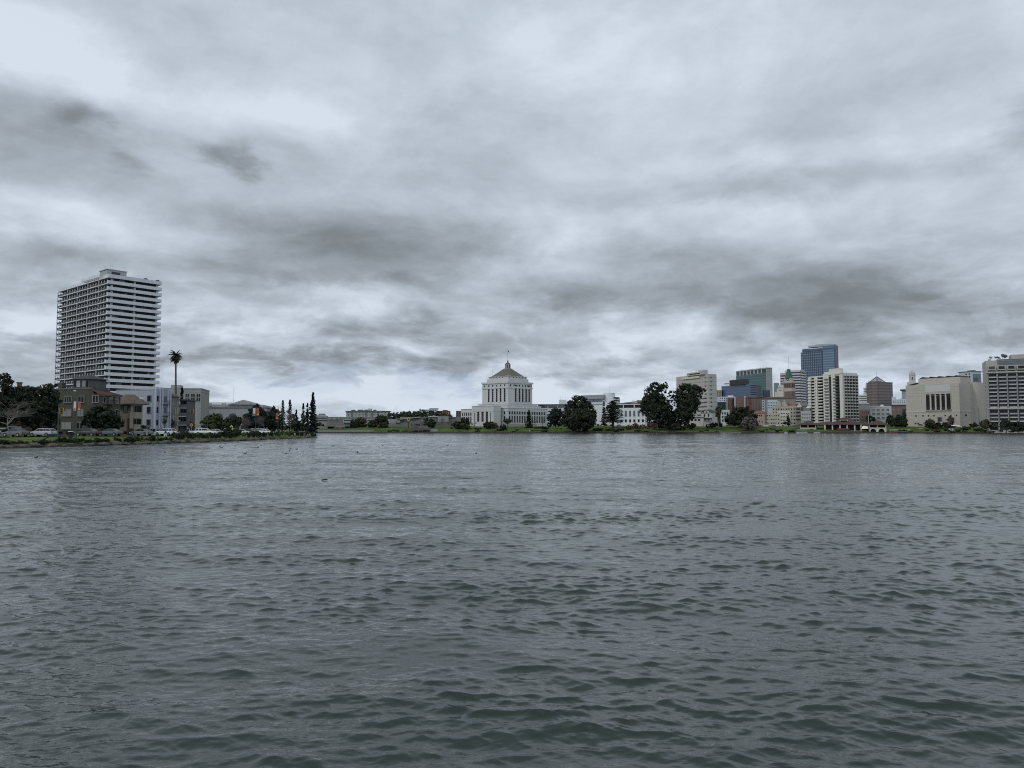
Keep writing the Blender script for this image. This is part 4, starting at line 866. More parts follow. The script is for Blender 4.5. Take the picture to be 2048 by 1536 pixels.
# entrance block and window bays of the base
E1 = b.rect(944, 987, 989, -3.5, 10); E1 = (E1[0], E1[1], E1[2], E1[2]+9, E1[4]); b.part('entrance_block', cb(E1, 811.5, 0, 0, z0=0), ch); b.part('entrance_cornice', cb(E1, 810.8, 811.8, .3), ch); b.part('entrance_cornice', cb(E1, 821.6, 822.4, .15), ch)
strips(E1, 'F', (.30,.50,.70), 2.6, 823, 843, chg, 'window'); strips(E1, 'F', (.13,.87), .7, 825, 843, chg, 'window')
Lb = b.w; strips(b.R0, 'F', [.035+.0475*k for k in range(5)], 1.3, 824, 830, chg); strips(b.R0, 'F', [.035+.0475*k for k in range(5)], 1.3, 832.5, 846, chg)
strips(b.R0, 'F', (.765,.85,.935), 1.7, 822.8, 828, chg); strips(b.R0, 'F', (.765,.85,.935), 1.7, 832.5, 841, chg)
qs = [.045+.062*k for k in range(15)]; strips(b.R0, 'R', qs, 1.5, 822.8, 828.5, chg); strips(b.R0, 'R', qs, 1.5, 831.5, 845, chg)
for q in [.075+.062*k for k in range(15)]:
    m = MB(); m.box(-.45, .45, -.35, .1, 0, b.z(822.3)-b.z(849)); b.place(m.mesh('pilaster', ch), 'pilaster', 'R', b.d*q, b.z(849))
for q in [.0583+.0475*k for k in range(5)]+[.805,.89]:
    m = MB(); m.box(-.45, .45, -.35, .1, 0, b.z(822.3)-b.z(849)); b.place(m.mesh('pilaster', ch), 'pilaster', 'F', b.w*q, b.z(849))
m = MB(); r = b.rect(993, 1012, 1014, 10); m.box(r[0], r[1], r[2]-5, r[2]-4.6, b.z(815), b.z(811.2)); b.part('stair_housing', m, ch)
strips(t2, 'R', (.55,.64,.73,.82,.91), .8, 815, 817.5, chg)
m = MB(); m.box(2, 3.2, -6, 34, 0, b.z(848)); b.part('terrace_wall', m, surf('terrace_stone', (.27,.27,.26), .9)); b.finish()

# --- centre right
b = Bld('office_building', 'low building with a long dark glazed top storey right of the courthouse', 'office block', 1076, 1131, 1132, 780, rel=4, depth=30, py=815)
m = MB(); m.box(-b.w, 0, 0, 30, 0, b.z(815.5)); b.part('wall', m, white); m = MB(); m.box(-b.w, 0, -.4, 30, b.z(814.5), b.z(809.6)); b.part('glazing_band', m, glass('dark_curtain', (.02,.025,.03), (.06,.07,.08), .3)); m = MB(); m.box(-b.w-1.5, 1, -2, 31, b.z(809.6), b.z(808.4)); b.part('roof', m, dgrey)
for q in (.03, .36, .71): m = MB(); m.box(-b.w*(1-q)-.3, -b.w*(1-q)+.3, -.6, 0, b.z(815.5), b.z(809.6)); b.part('mullion', m, white)
b = Bld('office_building', 'white plant room block with two short masts peeping above the dark glazed storey', 'office block', 1118, 1133, 1133, 850, rel=0, depth=12, py=803)
m = MB(); m.box(-b.w, 0, 0, 12, 0, b.z(799.3)); b.part('wall', m, white); antenna(b.root, -b.w*.8, 3, b.z(799.3), 4, .1); antenna(b.root, -b.w*.5, 5, b.z(799.3), 3, .1)
b = Bld('office_building', 'white modern building with a plain round stair tower and a ribbon of windows', 'office block', 1164, 1226, 1240, 820, rel=30, py=800)
m = MB(); m.box(-b.w, 0, 0, b.d, 0, b.z(797)); b.part('wall', m, white); r = b.rect(1164, 1207, 1212, 3); m = MB(); m.box(r[0], r[1], r[2], r[3], b.z(797), b.z(789)); b.part('upper_storey', m, surf('grey_louvre_wall', (.26,.27,.28), .8, .15, .3, .2))
m = MB(); m.cyl(-(b.w)*.20, 5.6, 6.1, 0, b.z(785.2), 32); b.part('stair_tower', m, surf('white_render_plain', (.56,.58,.61), .8, .05)); antenna(b.root, -b.w*.20, 5.6, b.z(785.2), 7.5, .10)
b.bands('F', .22, .66, (801,), 4.0, glass('ribbon', (.10,.12,.13), (.25,.28,.3), .4), split=9); m = MB(); m.box(-b.w*.8, -b.w*.33, -1.2, .1, b.z(807), b.z(804.5)); b.part('canopy', m, white); b.bands('R', .1, .95, (795.5,801), 2.6, GL)
m = MB(); r = b.rect(1221,1233,1238,4); m.box(r[0],r[1],r[2],r[3], b.z(797), b.z(793.8)); b.part('roof_box', m, dgrey)
b = Bld('office_building', 'white building with tall square-headed windows and a dark open loggia between the big trees', 'office block', 1212, 1290, 1294, 720, rel=12, py=825)
m = MB(); m.box(-b.w, 0, 0, b.d, 0, b.z(815.5)); b.part('wall', m, white); m = MB(); m.box(-b.w, -.2, .6, b.d-.3, b.z(815.5), b.z(809.2)); b.part('loggia', m, DK); m = MB(); m.box(-b.w-.5, .3, -.3, b.d, b.z(809.2), b.z(807.8)); [m.box(-b.w*q-.35, -b.w*q+.35, -.2, .5, b.z(815.5), b.z(809.2)) for q in (.02,.27,.55,.80,.98)]; b.part('roof', m, white)  # loggia is a solid block, its inner shade given as near-black colour
b.grid('F', .35, 1.0, 820, 834, 6, 1, .46, .85, glass('grey_glass', (.05,.055,.06), (.13,.14,.14), .4)); b.grid('F', .35, 1.0, 838, 845, 6, 1, .46, .85, GL)
b = Bld('office_building', 'building with long brown sloping roof behind the white loggia building', 'office block', 1236, 1290, 1292, 790, rel=8, py=806)
m = MB(); m.box(-b.w, 0, 0, 20, 0, b.z(806)); b.part('wall', m, surf('grey_brown_wall', (.14,.13,.125), .9)); m = MB(); m.add([(-b.w-2,-1,b.z(808)),(1,-1,b.z(804)),(1,20,b.z(800)),(-b.w*.35,20,b.z(800)),(-b.w-2,20,b.z(804.5))], [(0,1,2,3,4),(4,3,2,1,0)]); m.box(-b.w*.3,0,2,16,b.z(806),b.z(800.2)); b.part('roof', m, surf('brown_metal_roof', (.13,.11,.10), .8, .15))
for q in (.32, .48): m = MB(); m.hip(-b.w*q-1.6, -b.w*q+1.6, 8, 11, b.z(800), b.z(798)); b.part('skylight', m, white)
# --- tall beige slab block
bs = surf('slab_block_concrete', (.36,.345,.32), .88, .08, .15, .12)
b = Bld('residential_tower', 'tall beige grey slab block with a stepped rooftop plant room, behind the big dark trees', 'tower', 1353, 1417, 1433.5, 800, rel=55, py=790)
m = MB(); m.box(-b.w, 0, 0, b.d, 0, b.z(748)); m.box(-b.w, 0, 0, .4, b.z(748), b.z(747)); b.part('wall', m, bs)
for k in range(12): m = MB(); z = b.z(754.5+8.25*k); m.box(-b.w-.12, .12, -.12, b.d+.12, z, z+.5); b.part('floor_line', m, surf('slab_block_line', (.29,.28,.265), .9))
r = b.rect(1374, 1408, 1416, 4); m = MB(); m.box(r[0], r[1], r[2], r[3], b.z(748), b.z(742)); m.box(r[0]+(r[1]-r[0])*.7, r[1], r[2], r[3], b.z(742), b.z(739.5)); p = b.part('plant_room', m, bs); m = MB(); m.box(r[0]+5, r[1]-7, r[2]-.1, r[2], b.z(746.8,r[4]), b.z(744.8,r[4])); m.build('louvre', DK, p)
for q in (.2,.5,.62,.85): antenna(b.root, r[0]+(r[1]-r[0])*q, r[2]+2, b.z(742), 2.5, .12)
m = MB(); L_ = b.w; m.box(-L_*.80, -L_*.24, -1.2, 0, b.z(754), b.z(750)); p = b.part('roof_balcony', m, surf('yellow_cream', (.50,.47,.34), .8)); m = MB(); [m.box(-L_*(.80-.07*k), -L_*(.80-.07*k)+.3, -1.25, -1.19, b.z(752.6), b.z(748.5)) for k in range(9)]; m.build('fin', surf('yellow_cream', (.50,.47,.34)), p)
b.grid('F', .86, .98, 750.5, 833, 1, 10, .45, .36, GL); b.grid('R', .15, .5, 750.5, 833, 1, 10, .55, .36, GL)
b.bands('F', .66, .95, [796+8.3*k for k in range(5)], 3.0, GL, split=3); b.bands('F', .38, .60, [796+8.3*k for k in range(5)], 3.0, GL, split=3); b.bands('F', .1, .32, [829], 3.0, GL, split=3)
b.finish()
b = Bld('office_building', 'small tan block between the beige slab tower and the blue glass office', 'office block', 1433, 1443.5, 1444, 1050, rel=4, depth=10, py=790)
m = MB(); m.box(-b.w, 0, 0, 10, 0, b.z(780)); b.part('wall', m, surf('tan_block', (.27,.23,.20), .9)); b.grid('F', .05, .95, 782, 794, 3, 3, .45, .5, GL)
# --- blue glass
bg = banded('blue_curtain_wall', (.045,.070,.130), (.062,.092,.160), 4.0, .22, 2, .18, .6, .10)
b = Bld('office_building', 'deep blue glass office block with a black penthouse', 'office block', 1443, 1501, 1523, 1000, rel=50, py=780)
m = MB(); m.box(-b.w, 0, 0, b.d*.55, 0, b.z(767.8)); b.part('wall', m, bg); m = MB(); m.box(-b.w*.9, .05, b.d*.55, b.d, 0, b.z(770)); b.part('wall', m, surf('navy_glass', (.015,.022,.045), .2, .2, .3, 0, 0, .6))
for k in range(5): m = MB(); z = b.z(772+4.4*k); m.box(-.2, .25, .3, b.d*.52, z, z+1.2); b.part('dark_floor_band', m, DK)
r = b.rect(1459, 1490, 1498, 6); m = MB(); m.box(r[0], r[1], r[2], r[3], b.z(768), b.z(757.3)); b.part('penthouse', m, surf('black_penthouse', (.022,.026,.034), .35, .2, .1)); r = b.rect(1449, 1459, 1460, 4, 6); m = MB(); m.box(r[0], r[1], r[2], r[3], b.z(768), b.z(765.2)); b.part('roof_frame', m, metal)
# --- green glass with white frame
b = Bld('office_building', 'green glass office tower with a white frame of openings along its top', 'tower', 1473, 1533, 1544, 1300, rel=52, py=760)
gg = banded('green_curtain_wall', (.035,.075,.085), (.055,.105,.112), 4.6, .3, 2, .2, .6, .15); fr = surf('tower_frame_stone', (.30,.32,.32), .8)
m = MB(); m.box(-b.w, 0, 0, b.d, 0, b.z(745.5)); b.part('wall', m, gg); m = MB(); m.box(-b.w-.1, .2, -.2, b.d, b.z(745.5), b.z(736)); p = b.part('frame_storey', m, fr)
m = MB(); m.box(-.2, .6, -.6, b.d+.3, 0, b.z(735)); m.box(-b.w-.6, -b.w+.6, -.5, b.d, 0, b.z(736)); b.part('end_wall', m, surf('tower_end_stone', (.27,.275,.265), .85, .1, .1, .1)); m = MB(); m.box(-b.w-.6, .6, -.8, b.d+.3, b.z(737), b.z(735)); b.part('roof_frame', m, fr)
L_ = b.w
for k in range(8): m = MB(); x = -L_+L_*(.03+.12*k); m.box(x, x+L_*(.075 if k < 7 else .13), -.35, 0, b.z(745), b.z(737.6)); m.build('opening', surf('frame_void', (.035,.05,.058), .4), p)
for q in (.12,.2,.5,.75,.85,.95): antenna(b.root, -L_*(1-q), 4, b.z(735.5), 2.6, .15)
# --- striped office slab behind
b = Bld('office_building', 'office tower striped with alternating white and black floor bands', 'tower', 1560, 1600, 1604, 1400, rel=20, depth=30, py=770)
st = banded('striped_floors', (.40,.40,.415), (.022,.024,.030), 4.82, .5, 2, .5, .4, .08)
x_ = b.rect(1560, 1572, 1572, 0, 20)[1]; m = MB(); m.box(-b.w, x_, 2, 30, 0, b.z(744.5)); m.box(x_, 0, 0, 30, 0, b.z(742)); b.part('wall', m, st); m = MB(); m.box(x_-2, 0, 2, 28, b.z(744.5), b.z(739.5)); m.box(-b.w, x_, 1.5, 30, b.z(748), b.z(744)); b.part('crown', m, surf('striped_tower_crown', (.42,.40,.37), .8))
# --- blue tower
bt = banded('blue_tower_glass', (.045,.080,.135), (.10,.15,.215), 4.95, .42, 2, .2, .6, .10); bt2 = banded('blue_tower_bays', (.035,.060,.098), (.125,.165,.205), 4.95, .30, 2, .25, .6, .15); btd = surf('blue_tower_shade', (.012,.022,.045), .25, .2, .2, 0, 0, .6)
b = Bld('skyscraper', 'tallest blue glass tower of the skyline with a pale roof screen', 'skyscraper', 1602, 1670, 1677.5, 1500, rel=22, py=750)
m = MB(); x1 = b.rect(1602, 1647, 1647, 0, 20)[1]; m.box(x1, 0, -1.2, b.d, 0, b.z(690)); b.part('wall', m, bt); m = MB(); x0 = b.rect(1602, 1606, 1606, 0, 20)[1]; m.box(x0, x1, 0, b.d, 0, b.z(694)); m.box(-b.w, x0, 1, b.d, 0, b.z(700)); b.part('wall', m, bt2)
m = MB(); m.box(.0, .35, -.5, b.d-.5, 0, b.z(690.5)); m.box(x1-1.3, x1, -1.4, 0, 0, b.z(699)); b.part('dark_side', m, btd)
for q in range(11): m = MB(); x = x0+(x1-x0)*(q+.2)/11; m.box(x, x+.9, -.35, 0, 0, b.z(699)); b.part('mullion', m, surf('blue_mullion', (.03,.055,.095), .4))
m = MB(); m.box(x0, 0, -1.3, b.d, b.z(699), b.z(694.5)); b.part('top_band', m, surf('blue_top_band', (.055,.085,.135), .3)); x2 = b.rect(1602, 1617, 1617, 0, 20)[1]
m = MB(); m.box(x2, -2, 2, b.d-1, b.z(691), b.z(687.5)); m.box(x2+14, -14, 3, b.d-3, b.z(687.5), b.z(686)); b.part('roof_screen', m, surf('pale_screen', (.27,.30,.31), .7)); m = MB(); m.box(x0, x2+2, 2, b.d-2, b.z(696), b.z(693)); b.part('terrace_rail', m, dmetal)
# --- brick clock tower
tb = surf('clock_tower_brick', (.15,.105,.085), .9, .15, .2, .1); tbl = surf('clock_tower_stone', (.34,.325,.285), .85, .1)
b = Bld('clock_tower', 'brick clock tower with a steep green copper roof and tall mast', 'tower', 1566, 1583, 1590, 1180, rel=36, py=770)
m = MB(); m.box(-b.w, 0, 0, b.d, 0, b.z(764)); b.part('wall', m, tb); cx_, cy_ = -b.w/2, b.d/2
m = MB(); m.box(-b.w-.3, .3, -.3, b.d+.3, b.z(782.5), b.z(776)); b.part('stone_band', m, tbl); m = MB(); m.box(-b.w-.6, .6, -.6, b.d+.6, b.z(766), b.z(762)); m.box(-b.w+1.4, -1.4, 1.4, b.d-1.4, b.z(762), b.z(755.5)); b.part('belfry', m, tbl)
q0, q1 = min(b.w, b.d)/2-1.6, min(b.w, b.d)/2-4.6; sq = lambda q: [(cx_-q, cy_-q), (cx_+q, cy_-q), (cx_+q, cy_+q), (cx_-q, cy_+q)]
m = MB(); m.prism(sq(q0+1.6), b.z(755.5), b.z(738.8), 0, sq(1.7)); b.part('roof', m, surf('green_copper', (.045,.105,.080), .7, .2, .2)); m = MB(); m.prism(sq(2.0), b.z(738.8), b.z(737.6)); b.part('roof_cap', m, surf('dark_green_copper', (.03,.07,.06), .7))
m = MB(); m.add([(-b.w*.5+2.2*math.cos(2*math.pi*k/16), 1.25, b.z(758.2)+2.2*math.sin(2*math.pi*k/16)) for k in range(16)], [tuple(range(15,-1,-1))]); p = b.part('clock_face', m, surf('clock_dark', (.03,.035,.035), .5))
m = MB(); m.add([(-b.w*.5+1.1*math.cos(2*math.pi*k/16), 1.2, b.z(758.2)+1.1*math.sin(2*math.pi*k/16)) for k in range(16)], [tuple(range(15,-1,-1))]); m.build('clock_dial', tbl, p)
b.grid('F', .1, .9, 767, 774, 3, 1, .5, .95, surf('brick_arch', (.06,.03,.028), .8)); b.grid('R', .1, .9, 767, 774, 2, 1, .5, .95, surf('brick_arch', (.06,.03,.028), .8)); antenna(b.root, cx_, cy_, b.z(738), (b.z(710)-b.z(738)), .22)
for sx_ in (-b.w-.3, -.9): m = MB(); m.box(sx_, sx_+1.2, -.4, .8, b.z(762), b.z(757.5)); b.part('pinnacle', m, tbl)
b = Bld('office_building', 'cream stepped commercial block left of the clock tower', 'office block', 1549, 1566, 1567, 1120, rel=6, depth=16, py=780)
m = MB(); m.box(-b.w*.55, 0, 0, 16, 0, b.z(770)); m.box(-b.w, -b.w*.55, 1, 16, 0, b.z(784)); m.box(-b.w*.75, -b.w*.5, 2, 14, 0, b.z(777)); b.part('wall', m, cream); b.grid('F', .5, .95, 773, 783, 4, 3, .45, .5, GL); m = MB(); m.box(-b.w*1.1, -b.w*.6, 3, 16, 0, b.z(765)); b.part('grey_upper_block', m, surf('blue_grey_block', (.17,.19,.21), .8))
# --- white balcony tower (right)
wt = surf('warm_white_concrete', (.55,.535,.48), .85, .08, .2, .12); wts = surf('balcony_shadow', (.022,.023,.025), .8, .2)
b = Bld('apartment_tower', 'warm white apartment tower with stacked zigzag balconies in front of the blue skyscraper', 'tower', 1617, 1685, 1717, 740, rel=42, py=790, zb=4)
FH = 6.24*740/F; zt_ = b.z(750); m = MB(); m.box(-b.w+1, -1, 1, b.d-1, 0, b.z(748)); m.box(-b.w*.02-2.4, 0, 0, 2.2, 0, b.z(746)); b.part('wall', m, wt)
xx = lambda px: b.fx(px)
for px0, px1, oy, top in ((1646.5,1658,0,744.5),(1663.5,1671,-.3,744.5),(1630,1636,-.8,749),(1617.5,1623,-.8,749.5)):
    m = MB(); m.box(xx(px0), xx(px1), oy, 3, 0, b.z(top)); b.part('wall_panel', m, wt)
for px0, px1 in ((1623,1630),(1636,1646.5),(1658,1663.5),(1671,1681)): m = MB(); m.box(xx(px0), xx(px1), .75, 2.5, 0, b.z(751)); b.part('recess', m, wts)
r = b.rect(1659, 1680, 1687.5, 4); m = MB(); m.box(r[0], r[1], r[2], r[3], b.z(748), b.z(735.6)); m.box(r[0]-6, r[0], r[2], r[3], b.z(748), b.z(741)); b.part('penthouse', m, wt); m = MB(); m.box(xx(1646), 0, 0, b.d-1, b.z(748), b.z(745)); b.part('parapet', m, wt); antenna(b.root, r[1]-2, r[2]+2, b.z(735.6), 2, .1)
NF = 15
def bal_mesh(L_, dpt, h=1.15, closed=True):
    m_ = MB(); m_.box(0, L_, -dpt, .8, 0, .22); m_.box(0, L_, -dpt, -dpt+.14, .22, h); m_.box(0, .14, -dpt+.14, .5, .22, h); m_.box(L_-.14, L_, -dpt+.14, .5, .22, h); return m_
for px0, px1, dp, mt_ in ((1617.5,1624.5,1.5,wt),(1626,1633,1.5,wt),(1638,1646,1.5,wt),(1650,1657.5,.9,surf('dark_iron_balcony', (.13,.13,.125), .7)),(1667.5,1676,1.0,surf('dark_iron_balcony', (.13,.13,.125), .7))):
    me = bal_mesh(xx(px1)-xx(px0), dp).mesh('balcony', mt_); pn = MB().box(.3, (xx(px1)-xx(px0))-.3, .68, .74, .4, 2.3).mesh('glass_door', GL)
    for k in range(NF): z = b.z(755)-FH*(k)-1.2; o = link('balcony', me, b.root, (xx(px0), 0, z)); link('glass_door', pn, o)
nB = 5; bw = (b.d-2.5)/nB
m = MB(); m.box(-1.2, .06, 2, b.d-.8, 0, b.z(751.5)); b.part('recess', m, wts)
for j in range(nB+1): m = MB(); y = 2+bw*j-(.35 if j else .0); m.box(-1, .55, y, y+.5, 0, b.z(749)); b.part('fin_wall', m, surf('warm_white_shaded_fin', (.33,.32,.29), .85))  # right face fins: white concrete darkened, shade put into the colour
me = MB(); me.box(.06, 1.3, 0, bw*.62, 0, .22); me.box(1.16, 1.3, 0, bw*.62, .22, 1.15); me.box(.06,1.16,0,.12,.22,1.15); me = me.mesh('balcony', surf('warm_white_shaded_balcony', (.38,.37,.34), .85))  # right face balconies get a darkened concrete too, painted as shaded
for k in range(NF):
    for j in range(nB): link('balcony', me, b.root, (0, 2.3+bw*j, b.z(755)-FH*k-1.2))
m = MB(); m.box(-1.4, .1, 1.9, b.d-.7, b.z(751.5), b.z(748)); b.part('parapet', m, wt); b.finish()
# --- brown office with pyramid
bo = banded('brown_office_floors', (.135,.112,.105), (.085,.068,.068), 3.9, .42, 2, .5, .4, .08)
b = Bld('office_building', 'purple brown office block with a rounded bay and an open pyramid frame on its roof', 'tower', 1733.5, 1760, 1785.6, 1000, rel=44, py=785)
m = MB(); m.box(-b.w, 0, 0, b.d, 0, b.z(765)); b.part('wall', m, bo); m = MB(); m.cyl(-b.w*.45, 2.0, 8.0, 0, b.z(762), 28); b.part('round_bay', m, bo); m = MB(); m.box(-b.w-.3, .3, -.3, b.d+.3, b.z(765.6), b.z(764)); b.part('parapet', m, surf('brown_parapet', (.12,.10,.095), .8))
r = b.rect(1740, 1757, 1769, 8); cx_, cy_ = (r[0]+r[1])/2, (r[2]+r[3])/2; hw = (r[1]-r[0])/2+1; za, zb2 = b.z(765), b.z(753.2, r[4]+8)
m = MB(); cs = [(cx_-hw, cy_-hw), (cx_+hw, cy_-hw), (cx_+hw, cy_+hw), (cx_-hw, cy_+hw)]
for x, y in cs: m.tube([(x, y, za), (cx_, cy_, zb2)], .55, 4)
for i in range(4): m.tube([(*cs[i], za+.4), (*cs[(i+1)%4], za+.4)], .4, 4)
b.part('pyramid_frame', m, surf('frame_steel', (.10,.12,.13), .5)); m = MB(); m.prism(cs, za, zb2-1.5, 0, [(cx_+(x-cx_)*.12, cy_+(y-cy_)*.12) for x, y in cs]); b.part('pyramid_roof', m, surf('pyramid_glass', (.24,.26,.27), .4, .2)); antenna(b.root, cx_, cy_, zb2-.5, 8, .2)
b = Bld('office_building', 'cream stepped block left of the purple brown office with the pyramid', 'office block', 1718, 1736, 1737, 1120, rel=5, depth=18, py=795)
m = MB(); m.box(-b.w, 0, 0, 18, 0, b.z(789)); m.box(-b.w*.5, 0, 2, 16, 0, b.z(775)); m.box(-b.w*.25, 0, 2, 16, 0, b.z(768)); b.part('wall', m, surf('light_office', (.46,.45,.43), .85)); b.bands('F', .02, .95, (793,797,801,806), 1.3, GL); b.bands('F', .6, .98, (778,783), 1.5, GL, r=(-b.w,0,2,16,b.Y))
# --- lower buildings between the towers
def simple(name, label, cat, pxL, pxR, ytop, Y, mat, rel=5, depth=14, win_=None, roof=None, pxC=None):
    bb = Bld(name, label, cat, pxL, pxC or pxR-.6, pxR, Y, rel=rel, depth=depth, py=820)
    m_ = MB(); m_.box(-bb.w, 0, 0, bb.d, 0, bb.z(ytop)); bb.part('wall', m_, mat)
    if roof: m_ = MB(); m_.hip(-bb.w-.6, .6, -.6, bb.d+.6, bb.z(ytop), bb.z(roof[0]), 0, roof[2] if len(roof) > 2 else None); bb.part('roof', m_, roof[1])
    if win_:
        for w_ in win_: bb.grid(*w_)
    return bb
pale = surf('pale_blue_render', (.42,.45,.50), .85, .08, .2, .1)
b = simple('apartment_house', 'pale blue and white stepped block under the blue glass office', 'apartment block', 1435, 1470, 793, 960, pale, win_=[('F',.1,.9,794.5,798,6,1,.35,.7,GL),('F',.1,.6,799,803,4,1,.6,.5,GLB)]); m = MB(); m.box(-b.w*.4,-b.w*.1,1,8,b.z(793),b.z(790.8)); b.part('roof_box', m, white)
simple('apartment_house', 'dark green glazed block behind the palm on the far bank', 'apartment block', 1435, 1452, 804, 900, surf('dark_teal', (.015,.035,.04), .4))
b = simple('apartment_house', 'brick red apartment block with a grey edge, left half hidden by the slab tower', 'apartment block', 1452, 1469, 795, 880, surf('brick_red_panel', (.135,.078,.064), .85, .1, .2, .1), win_=[('F',.35,.95,797,818,4,5,.35,.5,glass('small_win', (.14,.07,.06), (.35,.28,.26), .3))]); m = MB(); m.box(-b.w-.2, -b.w*.75, -.4, 4, 0, b.z(796.5)); b.part('grey_bay', m, grey)
b = simple('apartment_house', 'rust orange apartment block with pale corner strips', 'apartment block', 1469.5, 1494, 794.5, 870, surf('rust_orange', (.165,.10,.068), .85, .1, .2, .1), win_=[('F',.15,.85,797,816,5,4,.35,.4,glass('rust_win', (.14,.065,.04), (.3,.2,.15), .2))]); m = MB(); m.box(-b.w-.3, -b.w+1.2, -.5, 4, 0, b.z(794)); m.box(-2.6, -1.0, -.5, 4, 0, b.z(792)); b.part('corner_strip', m, surf('pale_strip', (.34,.36,.36), .8)); m = MB(); m.box(-b.w-2.6,-b.w-.3,.5,4,0,b.z(797)); b.part('dark_slot', m, DK)
b = simple('apartment_house', 'dull brown apartment block with a dark red stripe and flat overhanging roof', 'apartment block', 1495, 1524, 794.8, 860, surf('dull_brown_render', (.16,.125,.11), .9, .15, .2, .2)); m = MB(); m.box(-b.w*.92, -b.w*.72, -.15, 1, 0, b.z(796)); b.part('red_stripe', m, surf('dark_red_stripe', (.13,.05,.048), .8)); m = MB(); m.box(-b.w-.8, 3, -1.2, 15, b.z(794.8), b.z(793.2)); b.part('roof', m, surf('flat_brown_roof', (.15,.10,.085), .85))
for q in (.2,.4,.62): m = MB(); m.box(-b.w*q-.5, -b.w*q+.5, -.3, .2, 0, b.z(798)); b.part('pier', m, surf('grey_pier', (.11,.105,.10), .9))
b = simple('office_building', 'long low block with brown flat roofs behind the mission style flats', 'office block', 1500, 1592, 796, 980, surf('taupe_wall', (.20,.175,.16), .9, .12), rel=9, depth=40); m = MB(); m.box(-b.w-1, 1, -1, b.d, b.z(796), b.z(793)); b.part('roof', m, surf('flat_brown_roof2', (.13,.105,.095), .85)); m = MB(); r = b.rect(1510, 1520, 1520, 8, 10); m.box(r[0], r[1], r[2], r[3], b.z(793), b.z(789)); b.part('roof_box', m, surf('peach_box', (.50,.42,.36), .8))
r = b.rect(1526, 1541, 1541, 12, 10); m = MB(); m.box(r[0], r[1], r[2], r[3], b.z(793), b.z(778)); b.part('black_glass_wing', m, surf('navy_glass', (.015,.022,.045))); 
b = simple('apartment_house', 'pale blue flats with a grey stair column left of the mission style gables', 'apartment block', 1524, 1556, 799.5, 840, pale, win_=[('F',.36,.98,803,818,6,3,.4,.4,GL)]); m = MB(); m.box(-b.w*.82, -b.w*.66, -.3, 1, 0, b.z(799)); b.part('stair_column', m, surf('grey_column', (.17,.185,.19), .8)); b.grid('F', .02, .15, 800, 820, 1, 4, .7, .5, DK)
ml = surf('mission_cream', (.36,.34,.285), .88, .1, .2, .15)
b = Bld('apartment_house', 'cream mission style flats with curved gables and orange tile roof', 'apartment block', 1544, 1592, 1594, 800, rel=8, py=825)
m = MB(); m.box(-b.w, 0, 0, 16, 0, b.z(812)); b.part('wall', m, ml)
def gab(bb, px, wpx, ytop, ybase, mat, y_=-.15, nm='gable'):
    x = bb.rect(1500, px, px, 0, 3)[1]; hw_ = wpx/2*bb.Y/F; z0_, z1_ = bb.z(ybase), bb.z(ytop); prof = [(-1,0),(-1,.25),(-.7,.32),(-.55,.62),(-.3,.72),(-.18,.95),(0,1),(.18,.95),(.3,.72),(.55,.62),(.7,.32),(1,.25),(1,0)]
    m_ = MB(); vs = [(x+p*hw_, y_, z0_+q*(z1_-z0_)) for p, q in prof]+[(x+p*hw_, y_+2, z0_+q*(z1_-z0_)) for p, q in prof]; n_ = len(prof)
    m_.add(vs, [tuple(range(n_-1,-1,-1)), tuple(range(n_, 2*n_))]+[(i, (i+1)%n_, n_+(i+1)%n_, n_+i) for i in range(n_)]); bb.part(nm, m_, mat)
gab(b, 1558, 14, 801, 812.2, ml); gab(b, 1569, 12, 799, 812.2, ml); m = MB(); m.gable(-b.w*.40, -.5, 1, 13, b.z(812.5), b.z(806)); b.part('roof', m, surf('orange_tile', (.20,.10,.068), .85, .25, 1))
m = MB(); x = b.rect(1500, 1572, 1572, 0, 3)[1]; m.hip(x-2.6, x+2.6, 1, 6, b.z(805), b.z(799)); b.part('roof', m, surf('taupe_turret_roof', (.15,.13,.105), .9)); b.grid('F', .02, .98, 814.5, 850, 9, 5, .42, .42, GL); b.finish()
b = Bld('apartment_house', 'grey beige flats with open recessed balconies and a small white gable at the right', 'apartment block', 1591, 1602, 1604, 790, rel=10, py=825)
m = MB(); m.box(-b.w, 0, 0, 14, 0, b.z(814)); b.part('wall', m, surf('greige_wall', (.20,.19,.165), .9)); gab(b, 1599, 9, 805, 814.2, surf('white_gable', (.42,.43,.40), .85))
b.bands('F', .05, .9, (818,825,832,839), 3.2, DK, 'balcony'); m = MB(); m.hip(-b.w*.3, b.w*.3, 2, 8, b.z(806), b.z(799.5)); b.part('roof', m, surf('taupe_turret_roof', (.15,.13,.105), .9))  # balconies are flat near-black bands, their recess shade painted in
b = simple('apartment_house', 'small white flats with a little roof dome, left of the warm white tower', 'apartment block', 1602, 1622, 822, 770, surf('cool_white', (.36,.37,.37), .85, .1, .2, .1), win_=[('F',.05,.95,825,846,4,3,.5,.5,glass('grey_glass', (.05,.055,.06), (.13,.14,.14), .4))]); m = MB(); m.box(-b.w*.5,-b.w*.1,0,8,b.z(822),b.z(816)); b.part('upper_storey', m, surf('taupe_wall', (.20,.175,.16), .9)); m = MB(); m.lathe([(2.2,0),(2.0,.8),(1.2,1.6),(.1,2.0)], -b.w*.25, 3, 12); o = b.part('dome', m, white); o.location.z = b.z(816)
b = simple('apartment_house', 'grey spired roof house behind the small white flats', 'house', 1600, 1617, 812, 860, surf('taupe_wall', (.20,.175,.16)), roof=(804, surf('grey_spire_roof', (.13,.13,.125), .85)))
